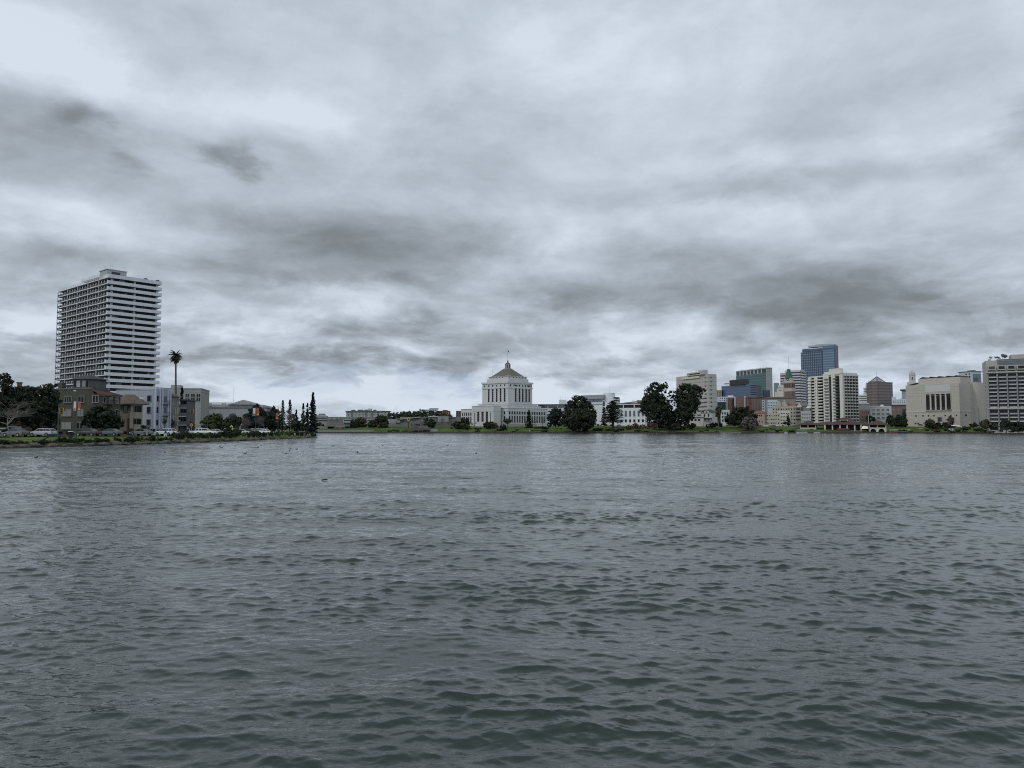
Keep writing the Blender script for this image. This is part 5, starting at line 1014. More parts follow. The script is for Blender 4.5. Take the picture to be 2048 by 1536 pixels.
b = simple('apartment_house', 'pinkish flats with a red brown hipped roof beside the dark round tree', 'house', 1507, 1534, 826, 730, surf('pinkish_stucco', (.30,.225,.185), .88, .1, .3, .1), rel=20, pxC=1529, roof=(821.5, surf('red_brown_tile', (.16,.085,.06), .85, .2, 1), 3.0), win_=[('F',.30,.78,829,833,3,1,.6,.85,GL),('F',.1,.9,840,846,3,1,.3,.6,GL),('R',.1,.9,829,848,2,3,.5,.5,GL)])
for k, (x0, x1, yt) in enumerate(((1529,1560,825.5),(1556,1580,822))): b = simple('apartment_house', ('long cream flats with rows of pale curtained bay windows', 'cream flats with dark paired windows behind the cypress')[k], 'apartment block', x0, x1, yt, (760,770)[k], cream if k else surf('cream_long', (.36,.33,.27), .88, .1, .3, .1), win_=[('F',.04,.96,yt+2,850,(8,6)[k],(3,4)[k],.6,.35,(GLB,GL)[k])])
b = simple('apartment_house', 'low white three storey flats with dark stair bay, right of the palm', 'apartment block', 1441, 1459, 819.5, 800, surf('cool_white2', (.38,.39,.39), .85, .1), win_=[('F',.1,.95,823,845,3,3,.62,.6,DK)])
# white house with porch (victorian)
b = Bld('villa', 'old white villa with a gabled roof, pillared porch and long side wing', 'house', 1402, 1424, 1434, 680, rel=38, py=835)
vw = surf('villa_paint', (.36,.355,.34), .8, .08, .4); m = MB(); m.box(-b.w, 0, 0, b.d, 0, b.z(825)); b.part('wall', m, vw); m = MB(); m.add([(-b.w-.6,-.6,b.z(825.5)),(.6,-.6,b.z(825.5)),(.6,b.d+.6,b.z(825.5)),(-b.w-.6,b.d+.6,b.z(825.5)),(-b.w/2,-.6,b.z(818.7)),(-b.w/2,b.d+.6,b.z(818.7))], [(0,4,5,3),(1,2,5,4),(3,5,2),(0,3,2,1)]); b.part('roof', m, surf('slate_dark', (.045,.045,.05), .85))
m = MB(); m.add([(-b.w,-.05,b.z(825.2)),(0,-.05,b.z(825.2)),(-b.w/2,-.05,b.z(819.6))], [(0,1,2)]); b.part('gable', m, vw); b.grid('F', .12, .9, 821.5, 826, 3, 1, .3, .8, GLB); b.grid('F', .12, .9, 827.5, 834, 2, 1, .3, .8, GL)
m = MB(); m.box(-b.w*1.15, .2, -2.6, 0, b.z(836.8), b.z(835.6)); p = b.part('porch', m, surf('slate_dark', (.045,.045,.05))); m = MB(); [m.box(-b.w*q-.15, -b.w*q+.15, -2.5, -2.2, 0, b.z(836.8)) for q in (.02,.3,.6,.88,1.12)]; m.build('column', vw, p)
r = b.rect(1377, 1406, 1408, -4, 8); m = MB(); m.box(r[0], r[1], r[2], r[3], 0, b.z(836)); b.part('side_wing', m, vw); m = MB(); m.box(r[0]-.4, r[1]+.4, r[2]-.4, r[3]+.4, b.z(836), b.z(834.5)); b.part('wing_roof', m, surf('slate_dark', (.045,.045,.05)))
for q in (.18,.42,.66): m = MB(); x = r[0]+(r[1]-r[0])*q; m.box(x, x+2.2, r[2]-.08, r[2], b.z(842), b.z(838)); b.part('window', m, GL)
m = MB(); m.box(-4, 12, -9, -8.7, 0, b.z(846.5)); gw = m.build('garden_wall', surf('garden_wall_pale', (.30,.30,.28), .9, .1), None, b.root.location, -b.phi); tag(gw, 'long pale garden wall in front of the white villa', 'wall')
# right cluster
b = simple('office_building', 'cream white three storey building with rows of paired windows, above the boathouse', 'office block', 1740, 1785, 812.5, 760, surf('white_office', (.40,.40,.375), .85, .08, .2, .1), rel=8, pxC=1783, win_=[('F',.06,.94,815,840,4,3,.62,.5,glass('office_win', (.035,.04,.045), (.12,.13,.13), .3),'window',None,white)]); m = MB(); m.box(-b.w*.52,-b.w*.40,2,6,b.z(812.5),b.z(809)); b.part('roof_box', m, white); m = MB(); m.box(-b.w-.4,.4,-.4,10,b.z(813.3),b.z(812.2)); b.part('cornice', m, white)
simple('office_building', 'brown flat roofed building between the warm white tower and the cream building', 'office block', 1716, 1741, 819, 790, surf('mid_brown_wall', (.165,.13,.115), .9), win_=[('F',.3,.95,822,828,4,1,.3,.6,GL),('F',.3,.95,830,845,4,2,.3,.5,GL)])
simple('office_building', 'grey shed roofed building behind the brown flat roofed one', 'office block', 1712, 1740, 808, 900, surf('grey_shed', (.17,.175,.18), .8, .1), roof=(805.5, surf('grey_shed_roof', (.22,.23,.24), .7)))
b = simple('office_building', 'old brick office building with a dark cornice left of the big stone hall', 'office block', 1783, 1813, 811, 720, surf('old_brick', (.16,.105,.088), .9, .18, .3, .1), win_=[('F',.08,.9,815,848,5,4,.5,.45,glass('brick_win', (.05,.05,.055), (.12,.12,.12), .3))]); m = MB(); m.box(-b.w-.5,.5,-.6,13,b.z(811),b.z(809)); b.part('cornice', m, surf('dark_brown_cornice', (.06,.05,.045), .8)); m = MB(); m.box(-b.w*.25, 0, -1.4, 0, 0, b.z(818)); b.part('fire_escape', m, surf('dark_bay', (.04,.042,.045), .8))
b = simple('office_building', 'pale blue white block with small square windows left of the domed stone turret', 'office block', 1784, 1817, 798, 980, surf('pale_blue_office', (.42,.46,.50), .85, .06), win_=[('F',.05,.95,800,807,8,2,.35,.55,GL)]); m = MB(); m.box(-b.w,-b.w*.78,1,9,b.z(798),b.z(793.5)); m.box(-b.w*.5,-b.w*.42,1,9,b.z(798),b.z(796)); b.part('roof_box', m, surf('pale_blue_office', (.42,.46,.50)))
b = simple('office_building', 'plain grey tower with projecting cornice peeping behind the stone hall', 'office block', 1804.5, 1816, 781, 1040, surf('grey_plain_tower', (.27,.29,.31), .85)); m = MB(); m.box(-b.w-1.8,1,-1.8,15,b.z(781),b.z(778.5)); b.part('cornice', m, surf('dark_grey_roof', (.06,.06,.065)))
b = Bld('clock_tower', 'pale domed stone turret behind the left end of the big stone hall', 'tower', 1817, 1830, 1831, 1100, rel=0, depth=9, py=760)
ct = surf('pink_stone', (.42,.39,.37), .85, .1, .2); m = MB(); m.box(-b.w-2, 1, 0, 14, 0, b.z(764)); m.cyl(-b.w*.42, 4.5, 4.2, b.z(764), b.z(751), 16); b.part('wall', m, ct); m = MB(); m.lathe([(4.5,0),(4.4,1),(3.6,4),(2.4,5.6),(1.0,6.6),(.3,8.2)], -b.w*.42, 4.5, 16); o = b.part('dome', m, surf('pink_dome', (.36,.33,.31), .8)); o.location.z = b.z(751)
m = MB(); m.box(-b.w*.42-.6, -b.w*.42+.6, .15, .4, b.z(759), b.z(754)); b.part('window', m, DK)
# --- big stone hall on the right
sh = surf('hall_limestone', (.37,.345,.305), .88, .06, .08, .06); sh2 = surf('hall_limestone_light', (.41,.385,.34), .88, .06, .1, .05)
b = Bld('temple_building', 'massive beige stone hall with five tall columned openings and a pale panel above', 'hall', 1812, 1919, 1942, 610, rel=25, py=800)
m = MB(); m.box(-b.w, 0, 0, b.d+10, 0, b.z(766)); b.part('wall', m, sh)
for py in (773,778,784,789.5): m = MB(); m.box(-b.w-.05, .05, -.05, .1, b.z(py), b.z(py)+.14); b.part('joint_line', m, surf('joint_dark', (.27,.245,.21), .9))  # thin courses in a darker stone colour marking the joints
m = MB(); m.box(-b.w-.25, .25, -.25, b.d+10, b.z(823.5), b.z(820.3)); b.part('string_course', m, sh2)
for py in (829,835,840): m = MB(); m.box(-b.w-.08, .08, -.08, .1, b.z(py), b.z(py)+.25); b.part('plinth_course', m, sh2)
A = b.rect(1838, 1922, 1936, 5); m = MB(); m.box(A[0], A[1], A[2], A[3]+6, b.z(766), b.z(753.5, A[4])); b.part('attic', m, sh)
m = MB(); n_ = 5; L_ = A[1]-A[0]
for k in range(n_): x = A[0]+L_*(k+.5)/n_; m.add([(x-3.4,A[2]+.5,b.z(753.6,A[4])),(x+3.4,A[2]+.5,b.z(753.6,A[4])),(x+1.5,A[2]+.5,b.z(750.4,A[4])),(x-.3,A[2]+.5,b.z(749.8,A[4])),(x-3.4,A[3]+5,b.z(753.6,A[4])),(x+3.4,A[3]+5,b.z(753.6,A[4])),(x+1.5,A[3]+5,b.z(750.4,A[4])),(x-.3,A[3]+5,b.z(749.8,A[4]))], [(0,1,2,3),(7,6,5,4),(0,3,7,4),(3,2,6,7),(2,1,5,6)])
m.add([(A[0]-11,A[2]+3,b.z(764)),(A[0],A[2]+3,b.z(764)),(A[0],A[2]+3,b.z(758.5)),(A[0]-11,A[3],b.z(764)),(A[0],A[3],b.z(764)),(A[0],A[3],b.z(758.5))], [(0,1,2),(0,2,5,3)]); b.part('roof', m, surf('dark_scalloped_roof', (.022,.022,.024), .8))
xx = lambda px: b.fx(px)
m = MB(); m.box(xx(1851), xx(1902), -.12, .05, b.z(781.5), b.z(767)); b.part('blank_panel', m, surf('pale_panel', (.40,.405,.385), .85, .04)); m = MB(); m.box(xx(1850.4), xx(1902.6), -.2, .05, b.z(767), b.z(766.3)); b.part('panel_edge', m, sh2)
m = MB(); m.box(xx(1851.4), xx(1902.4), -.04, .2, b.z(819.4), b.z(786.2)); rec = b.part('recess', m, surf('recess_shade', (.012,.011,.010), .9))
for k in range(6):
    xc_ = (xx(1851.4)+ (xx(1902.4)-xx(1851.4))*((k)/5.0)); 
    if k in (0, 5): m = MB(); m.box(xc_-.35, xc_+.35, -.25, .1, b.z(819.4), b.z(786.2)); b.part('pilaster', m, sh)
    else: m = MB(); m.cyl(xc_, -.15, .78, b.z(819.4), b.z(787), 14, 0, .68); m.box(xc_-.9, xc_+.9, -1.0, .1, b.z(787), b.z(786.2)); b.part('column', m, sh2)
m = MB(); m.box(xx(1851), xx(1903), -1.2, 0, b.z(820.3), b.z(819.3)); b.part('ledge', m, sh2)
for k in range(5): m = MB(); c_ = xx(1851.4)+(xx(1902.4)-xx(1851.4))*(k+.5)/5; m.box(c_-.9, c_+.9, -.1, .0, b.z(819.3), b.z(813)); m.build('window_grille', surf('grille', (.030,.028,.026), .8), rec)
for px in (1831, 1845, 1856, 1866.8, 1889.5, 1900.5, 1911.8): m = MB(); x = xx(px); m.box(x-.55, x+.55, -.06, .1, b.z(832.3), b.z(829)); b.part('window', m, DK)
m = MB(); m.box(xx(1874), xx(1882.5), -.08, .1, b.z(843), b.z(834)); p = b.part('door', m, surf('dark_door', (.035,.032,.03), .6)); m = MB(); m.box(xx(1873), xx(1874), -.3, .1, b.z(843), b.z(833)); m.box(xx(1882.5), xx(1883.5), -.3, .1, b.z(843), b.z(833)); m.box(xx(1873), xx(1883.5), -.3, .1, b.z(833), b.z(832.2)); b.part('door_surround', m, sh2)
for px in (1829, 1834.5): m = MB(); x = xx(px); m.box(x-.5, x+.9, -.08, .1, b.z(848), b.z(844.5)); b.part('window', m, DK)
m = MB(); m.box(.01, .12, b.d*.42, b.d*.58, b.z(832), b.z(828.5)); b.part('window', m, DK)
m = MB(); rr2 = b.rect(1919, 1941, 1964.5, 14); m.box(0, rr2[1]*.95, rr2[2], rr2[3], 0, b.z(764, rr2[4])); m.cyl(rr2[1]*.72, rr2[2]+5, 6.5, 0, b.z(766.5, rr2[4]), 24); b.part('side_wing', m, sh)
m = MB(); m.box(-.1, rr2[1]*.95+.5, rr2[2]-.5, rr2[3]+.5, b.z(781.5, rr2[4]), b.z(779.5, rr2[4])); b.part('string_course', m, sh2)
m = MB(); m.box(-2.5, .3, b.d, b.d+8, 0, b.z(762.5)); b.part('corner_pier', m, sh)
m = MB(); m.box(rr2[1]*.93, rr2[1]*.96+.2, rr2[2]+1, rr2[2]+4, 0, b.z(831)); b.part('door', m, DK)
b = Bld('office_building', 'pale blue grey office rising behind the right end of the stone hall', 'office block', 1918, 1944, 1963, 900, rel=42, py=760)
m = MB(); m.box(-b.w, 0, 0, b.d, 0, b.z(743)); b.part('wall', m, surf('cool_grey_white', (.37,.40,.43), .85, .06)); m = MB(); m.box(-b.w-.8, .8, -.8, b.d+.8, b.z(743), b.z(741.8)); m.box(-b.w*.45, -b.w*.05, 2, b.d*.5, b.z(741.8), b.z(740)); b.part('roof', m, surf('blue_grey_roof', (.14,.16,.18), .8)); b.grid('F', .45, .95, 745, 766, 2, 4, .5, .5, GL); m = MB(); m.box(.0, .3, b.d*.12, b.d*.9, b.z(766), b.z(748)); b.part('glass_wall', m, surf('blue_grey_glass', (.10,.13,.15), .25)); m = MB(); m.box(.25, .4, b.d*.15, b.d*.6, b.z(762), b.z(755)); b.part('glass_wall', m, surf('teal_glass', (.03,.05,.06), .2))
# --- apartment block at the right edge
rc = surf('right_block_concrete', (.33,.32,.29), .88, .08, .2, .12); rd = surf('right_block_recess_shade', (.022,.026,.032), .7, .2, .3)  # rd: near-black sheet on the wall, painted as the shade of the recesses
b = Bld('apartment_block', 'large grey balconied apartment block cut by the right edge of the view', 'apartment block', 1968.5, 1974, 2098, 560, rel=84, py=790)
def z(py): return b.z(py)
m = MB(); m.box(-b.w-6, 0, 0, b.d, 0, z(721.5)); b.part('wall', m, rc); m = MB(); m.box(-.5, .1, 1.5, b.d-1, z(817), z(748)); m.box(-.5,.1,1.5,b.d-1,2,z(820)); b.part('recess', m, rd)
NBY = 6; bw = (b.d-1.5)/NBY; FH = 7.42*560/F
slab = MB(); slab.box(.1, 1.5, .5, bw-.75, 0, .25); slab.box(1.36, 1.5, .5, bw-.75, .25, .42); slab = slab.mesh('balcony', surf('balcony_slab_pale', (.40,.40,.38), .85)); rl = MB(); rl.box(1.42, 1.48, .5, bw-.75, .42, 1.1); rl = rl.mesh('railing', surf('balcony_rail_grey', (.17,.175,.18), .7)); gd = MB().box(.1, .16, .9, bw-1.2, .35, 2.3).mesh('glass_door', GL)
for j in range(NBY):
    for k in range(9): o = link('balcony', slab, b.root, (0, .9+bw*j, z(756.5)-FH*k)); link('railing', rl, o); link('glass_door', gd, o)
    for k in range(3): o = link('balcony', slab, b.root, (0, .9+bw*j, z(829)-FH*k)); link('railing', rl, o); link('glass_door', gd, o)
for j in range(NBY+1): m = MB(); y = .35+bw*j; m.box(.0, 1.0, y-.1, y+.75, 1, z(748)); b.part('pillar', m, surf('pillar_grey', (.21,.21,.20), .85))
for py in (746.5, 818.5): m = MB(); m.box(0, 1.7, 0, b.d, z(py), z(py)+.95); b.part('floor_band', m, rc)
m = MB(); m.box(0, .12, bw*1.2, b.d, z(731), z(722)); b.part('upper_glazing', m, surf('upper_glazing_grey', (.10,.115,.12), .4))
m = MB(); 
for j in range(NBY):
    m = MB(); m.box(0, 1.3, .9+bw*j+.2, .9+bw*j+bw-1.0, z(741), z(740)); m.box(1.15,1.3,.9+bw*j+.2,.9+bw*j+bw-1.0,z(740),z(732.2)); p = b.part('framed_bay', m, rc); m = MB(); m.box(1.3, 1.36, .9+bw*j+.7, .9+bw*j+bw-1.5, z(739.2), z(733.5)); m.build('window', GL, p)
    m = MB(); m.box(.02, .3, .9+bw*j+.2, .9+bw*j+bw-1.0, z(745.3), z(742)); b.part('window', m, GL)
m = MB(); m.box(-12, -1, bw*2.65, b.d-4, z(721.5), z(711)); b.part('penthouse', m, rc); m = MB(); m.box(-14,-.2,bw*1.2,b.d-2,z(721.5),z(719.6)); b.part('roof', m, surf('dark_roof_edge', (.07,.08,.085), .8))
for q, s_ in ((.55,1.0),(.95,1.0),(1.15,1.1),(1.25,.7),(1.95,1.5),(1.70,1.7),(1.45,.5)):
    m = MB(); m.lathe([(.05,0),(.05,1.2)], 0, 0, 6); m.lathe([(.1,1.2),(.8,1.5),(1.15,2.1)], 0, 0, 12); o = b.part('satellite_dish', m, surf('dish_grey', (.10,.11,.12), .6)); o.location = (-1.5, bw*q, z(719.8)); o.rotation_euler = (.5, .25, q*2); o.scale = (s_,)*3
m = MB(); m.box(-3,-1.5,bw*.3,bw*.55,z(721.5),z(718.5)); b.part('roof_box', m, rc)
for k in range(13): m = MB(); m.box(-b.w*.4-.8, -b.w*.4+.8, -.06, .05, z(752+7.4*k), z(749+7.4*k)); b.part('window', m, DK)
b.finish()

# ---------------------------------------------------------------- boathouse
bc = surf('boathouse_plaster', (.46,.43,.36), .88, .1, .5, .15); br = surf('boathouse_tile', (.072,.045,.040), .88, .3, .9, 0, 0, .2, 0, 0); bdk = surf('boathouse_inside', (.018,.015,.014), .8)  # bdk: near-black, the shade indoors is put into this colour
b = Bld('boathouse', 'cream boathouse with three red brown hipped roofs standing on the water edge', 'boathouse', 1601, 1772, 1774, 586, rel=2, depth=14, py=855, zb=-.3)
z = lambda py: b.z(py)
m = MB(); m.box(-b.w, 0, .2, 15, 0, z(865.2)); b.part('quay', m, surf('dark_quay', (.05,.045,.04), .9))
def pav(x0, x1, nm, arches):
    X0, X1 = b.fx(x0), b.fx(x1); m = MB(); m.box(X0, X1, -1.6, -.7, z(857), z(855)); m.box(X0, X1, 7, 7.6, 0, z(849.5)); m.box(X0, X0+.5, -1.3, 7, 0, z(855)); m.box(X1-.5, X1, -1.3, 7, 0, z(855))
    zt_, zs = z(857), z(862.8)
    cs = [b.fx(a) for a in arches]; R_ = 5.3*586/F
    edges = [X0]+[q for c in cs for q in (c-R_, c+R_)]+[X1]
    for i in range(0, len(edges), 2): m.box(edges[i], edges[i+1], -1.5, -.9, 0, zt_)
    for c in cs:
        n_ = 12; pts = [(c+R_*math.cos(math.pi*k/n_), min(zs+R_*math.sin(math.pi*k/n_), zt_-.1)) for k in range(n_+1)]
        for k in range(n_): m.add([(pts[k][0], -1.5, pts[k][1]), (pts[k+1][0], -1.5, pts[k+1][1]), (pts[k+1][0], -1.5, zt_), (pts[k][0], -1.5, zt_)], [(3,2,1,0)]); m.add([(pts[k][0], -1.5, pts[k][1]), (pts[k+1][0], -1.5, pts[k+1][1]), (pts[k+1][0], -.9, pts[k+1][1]), (pts[k][0], -.9, pts[k][1])], [(0,1,2,3)])
    w_ = b.part('pavilion_wall', m, bc)
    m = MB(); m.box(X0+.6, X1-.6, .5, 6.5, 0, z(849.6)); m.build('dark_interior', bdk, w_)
    for q in (0, .5, 1): m = MB(); x = X0+.35+(X1-X0-.7)*q; m.box(x-.38, x+.38, -1.4, -.7, z(855), z(849.4)); b.part('column', m, bc)
    m = MB(); m.hip(X0-2.0, X1+2.0, -3.2, 9.2, z(849.6), z(840.3), 0, (X1-X0+4)/2-.4); b.part('roof', m, br)
pav(1600.5, 1632.5, 'left', (1624,)); pav(1738, 1772.5, 'right', (1746.5, 1763))
m = MB(); m.hip(b.fx(1628), b.fx(1742), -.6, 12, z(849.4), z(843.6), 0, 4); b.part('roof', m, br)
m = MB(); m.hip(b.fx(1660), b.fx(1721), -1.4, 14, z(849.2), z(834.2), 0, 22*586/F); b.part('roof', m, br)
m = MB(); m.box(b.fx(1680), b.fx(1694), 1.3, 3, z(841.8), z(840.2)); p = b.part('dormer', m, bdk); m = MB(); [m.box(b.fx(q)-.35, b.fx(q)+.35, 1.0, 1.4, z(842), z(840.3)) for q in (1680.5, 1695)]; m.box(b.fx(1680), b.fx(1695), .8, 3.2, z(840.1), z(839.5)); m.build('dormer_frame', bc, p)
for q in (1650, 1665, 1680, 1694.5, 1709.5, 1722): m = MB(); x = b.fx(q); m.box(x-.48, x+.48, -.5, .3, .6, z(849.3)); b.part('column', m, bc)
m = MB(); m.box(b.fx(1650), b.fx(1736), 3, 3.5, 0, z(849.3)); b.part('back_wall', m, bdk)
m = MB(); m.box(b.fx(1633), b.fx(1736), -1.2, 3, 0, z(865)); b.part('deck', m, surf('dark_quay', (.05,.045,.04)))
m = MB(); x0, x1 = b.fx(1675), b.fx(1699); m.gable(x0, x1, -2.6, -.9, z(860), z(856.5)); m.box(x0+.5, x1-.5, -2.4, -1.0, .6, z(860)); b.part('boat_shed', m, surf('dark_maroon_paint', (.07,.025,.03), .8))
m = MB(); m.add([(b.fx(1723.5),-3.6,z(857.8)),(b.fx(1736.5),-3.6,z(857.3)),(b.fx(1736.5),-.8,z(851.6)),(b.fx(1725.5),-.8,z(851.6))], [(0,1,2,3),(3,2,1,0)]); b.part('awning', m, surf('cream_canvas', (.66,.62,.48), .8))
m = MB(); [m.box(x-.05, x+.05, -1.3, -1.2, z(865), z(861.5)) for x in [b.fx(1652)+k*1.0 for k in range(30)]]; m.box(b.fx(1652), b.fx(1652)+29, -1.3, -1.2, z(861.6), z(861.2)); b.part('railing', m, surf('pale_rail', (.25,.25,.24), .7))
m = MB(); m.tube([(b.fx(1736.7),4,z(849)),(b.fx(1736.7),4,z(829))], [.22,.16], 6); b.part('pole', m, surf('pale_pole', (.30,.31,.30), .7))
# boats
def boat(label, px, pyb, Y, L_, hull, canopy, rz=0, cab=False, group=None):
    p = W(px, pyb, Y); root = empty('boat', (p.x, p.y, -.05), rz, label, 'boat', group)
    m = MB(); n = 10; vs = []
    for i in range(n+1):
        t = i/n; x = -L_/2+L_*t; w_ = .95*math.sin(math.pi*min(1, .22+.80*(1-t)))**.6 if t < 1 else .03; w_ *= L_/6
        vs += [(x, -w_, .95+.25*t*t), (x, -w_*.7, -.15), (x, w_*.7, -.15), (x, w_, .95+.25*t*t)]
    m.add(vs, [(4*i+k, 4*i+4+k, 4*i+5+k, 4*i+1+k) for i in range(n) for k in range(3)]+[(4*i+3, 4*i+7, 4*i+4, 4*i) for i in range(n)]+[(3,2,1,0)]); m.build('hull', hull, root)
    if cab: m = MB(); m.prism([(-L_*.3,-.8),(L_*.2,-.8),(L_*.2,.8),(-L_*.3,.8)], 1.0, 2.0, 0, [(-L_*.28,-.65),(L_*.08,-.65),(L_*.08,.65),(-L_*.28,.65)]); m.build('cabin', white, root)
    if canopy:
        m = MB(); m.prism([(-L_*.42,-1.1),(L_*.38,-1.1),(L_*.38,1.1),(-L_*.42,1.1)], 2.5, 2.72, 0, [(-L_*.40,-.9),(L_*.36,-.9),(L_*.36,.9),(-L_*.40,.9)]); c = m.build('canopy', canopy, root)
        m = MB(); [m.tube([(x,y,.8),(x,y,2.5)], .04, 4) for x in (-L_*.38, 0, L_*.34) for y in (-.9,.9)]; m.box(-L_*.4, L_*.36, -.93, -.87, 2.42, 2.5); m.box(-L_*.4, L_*.36, .87, .93, 2.42, 2.5); m.box(-L_*.4,-L_*.4+.06,-.9,.9,2.42,2.5); m.build('canopy_frame', metal, root)
    return root
bw_ = surf('boat_white', (.36,.37,.37), .4); bb_ = surf('boat_blue', (.03,.09,.17), .4); brd = surf('boat_red', (.30,.05,.04), .5)
boat('long white covered boat moored left of the boathouse arch', 1604, 866, 580, 8.5, bw_, surf('pale_canopy', (.40,.42,.42), .8), .05)
boat('small white motor boat with dark cover in front of the boathouse', 1634, 866, 579, 5.2, bw_, surf('dark_canopy', (.03,.03,.035), .8), .1)
boat('tour boat with a red edged white canopy right of the boathouse', 1788, 866, 582, 8.0, brd, surf('white_canopy', (.62,.58,.56), .8), .0)
boat('blue hulled boat with a white canopy beside the red edged tour boat', 1812, 866, 584, 8.0, bb_, surf('white_canopy2', (.56,.58,.60), .8), .0)
boat('tiny white dinghy low in the water between the far bank and the boathouse', 1572, 866.3, 580, 2.6, bw_, None, .2)

# ---------------------------------------------------------------- trees on the near bank
tree('broadleaf_tree', 'nearly black evergreen tree at the far left edge', 'tree', -6, 872, 150, [(-12,780,34,30),(6,790,20,30),(-20,815,44,36),(4,815,22,26),(8,762,9,10),(-30,770,20,18)], 'dark', 5200, .42, .35)
tree('broadleaf_tree', 'broad dark rounded tree in front of the olive house, left side', 'tree', 80, 869, 160, [(58,800,26,26),(88,800,26,30),(104,800,18,26),(74,826,40,28),(108,825,16,26),(44,806,16,18),(104,777,12,10),(74,784,12,9),(90,850,28,16)], 'dark', 8000, .40, .3, clump=.28)
tree('broadleaf_tree', 'brown tinged tree behind the bare tree at the left', 'tree', 44, 869, 172, [(46,806,16,22),(34,820,20,24),(58,792,12,14)], 'olive', 2200, .40, .2)
tree('broadleaf_tree', 'round dark tree in front of the olive house beside the banner lamp post', 'tree', 203, 869, 158, [(203,830,26,18),(190,842,22,14),(218,842,22,14),(204,848,34,10),(228,850,12,9)], 'dark', 6000, .36, .22, clump=.28)
bare_tree('bare_tree', 'leafless grey branched tree on the lawn near the left edge', 24, 879.5, 122, 9.0, 1.35, seed=4, r0=.13, up=.15, levels=5)
tree('broadleaf_tree', 'round dark green tree in front of the arched hall', 'tree', 430, 868, 262, [(428,846,20,16),(416,852,14,12),(440,852,12,12),(428,838,14,10)], 'mid', 4200, .5, .25)
tree('broadleaf_tree', 'round dark bushy tree before the second arch of the hall', 'tree', 466, 866, 290, [(466,846,15,14),(460,852,12,12),(474,850,9,12)], 'dark', 2600, .5, .22)
tree('broadleaf_tree', 'tall dark tree with orange banner lamp in front of it', 'tree', 514, 866, 320, [(514,828,16,16),(508,842,24,20),(524,834,10,16),(496,842,14,18),(516,814,9,8)], 'blue', 4200, .6, .25)
tree('broadleaf_tree', 'dark spreading tree at the right corner of the arched hall', 'tree', 542, 866, 330, [(540,846,16,18),(548,826,14,12),(556,842,14,18),(532,850,14,12)], 'dark', 3200, .65, .25)
tree('broadleaf_tree', 'small dark tree standing before the bare brown tree', 'tree', 596, 868, 285, [(594,850,11,10),(602,856,9,9),(588,838,8,9)], 'dark', 1600, .5, .18)
twg = surf('brown_twigs', (.085,.068,.058), .95, .3, 2); twg2 = surf('grey_twigs', (.12,.10,.09), .95, .3, 2)
for k, (px, Y, h, lb) in enumerate(((486,300,8.5,'leafless brown tree in front of the right end of the arched hall'),(568,250,11,'leafless brown tree right of the orange banner lamp'),(584,262,10.0,'tallest leafless tree near the tip of the near bank'),(604,300,9.0,'thin leafless tree nearest to the pale promenade'),(528,290,9,'leafless tangle of a tree between the two orange banners'),(474,270,5,'low leafless bush like tree left of the banner lamp'))):
    bare_tree('bare_tree', lb, px, 869, Y, h, 1.15, twg if k % 2 else twg2, seed=20+k, r0=.14, up=.7, levels=5)
conifer('tall ragged dark conifer, highest tree right of the near bank', 625.3, 785, 852, 430, 13, 'blue', seed=3, gaps=.0, low=.03, dense=1.5)
for k, (px, pt, hw_, gp, lb) in enumerate(((565,801,9,.15,'sparse conifer left of the forked one behind the bare trees'),(579,800,10,.25,'forked sparse conifer with see-through crown'),(547,812,13,.0,'low wide cedar behind the second orange banner'),(592,820,9,.0,'short dark conifer between forked one and the slim pair'),(606,807,6,.05,'left one of the slim conifer pair'),(614,807,6,.05,'right one of the slim conifer pair'))):
    conifer(lb, px, pt, 852, 440, hw_, 'dark' if k % 2 else 'blue', seed=30+k, gaps=gp*.6, dense=1.0, low=.10, flat=(k == 2))
conifer('small dark fir against the grey concrete block', 363.5, 776, 800, 300, 6, 'dark', seed=41)
palm('very tall slim palm rising beside the white balcony tower', 351.5, 712, 866, 222, 17, 'dark', 70, .30, 5, .45, droop=.75, width=.12)
palm('small spiky palm in front of the beige flats', 347, 846, 868, 172, 12, 'dark', 26, .14, 6, 0, droop=.5, width=.10)
palm('drooping dark palm in front of the lavender flats', 329, 840, 866, 176, 8, 'dark', 30, .14, 7, 0, droop=1.6, width=.2)
palm('low broad leaved palm right of the dark grey flats', 385, 852, 868, 190, 13, 'dark', 26, .14, 8, 0, droop=.6, width=.14)

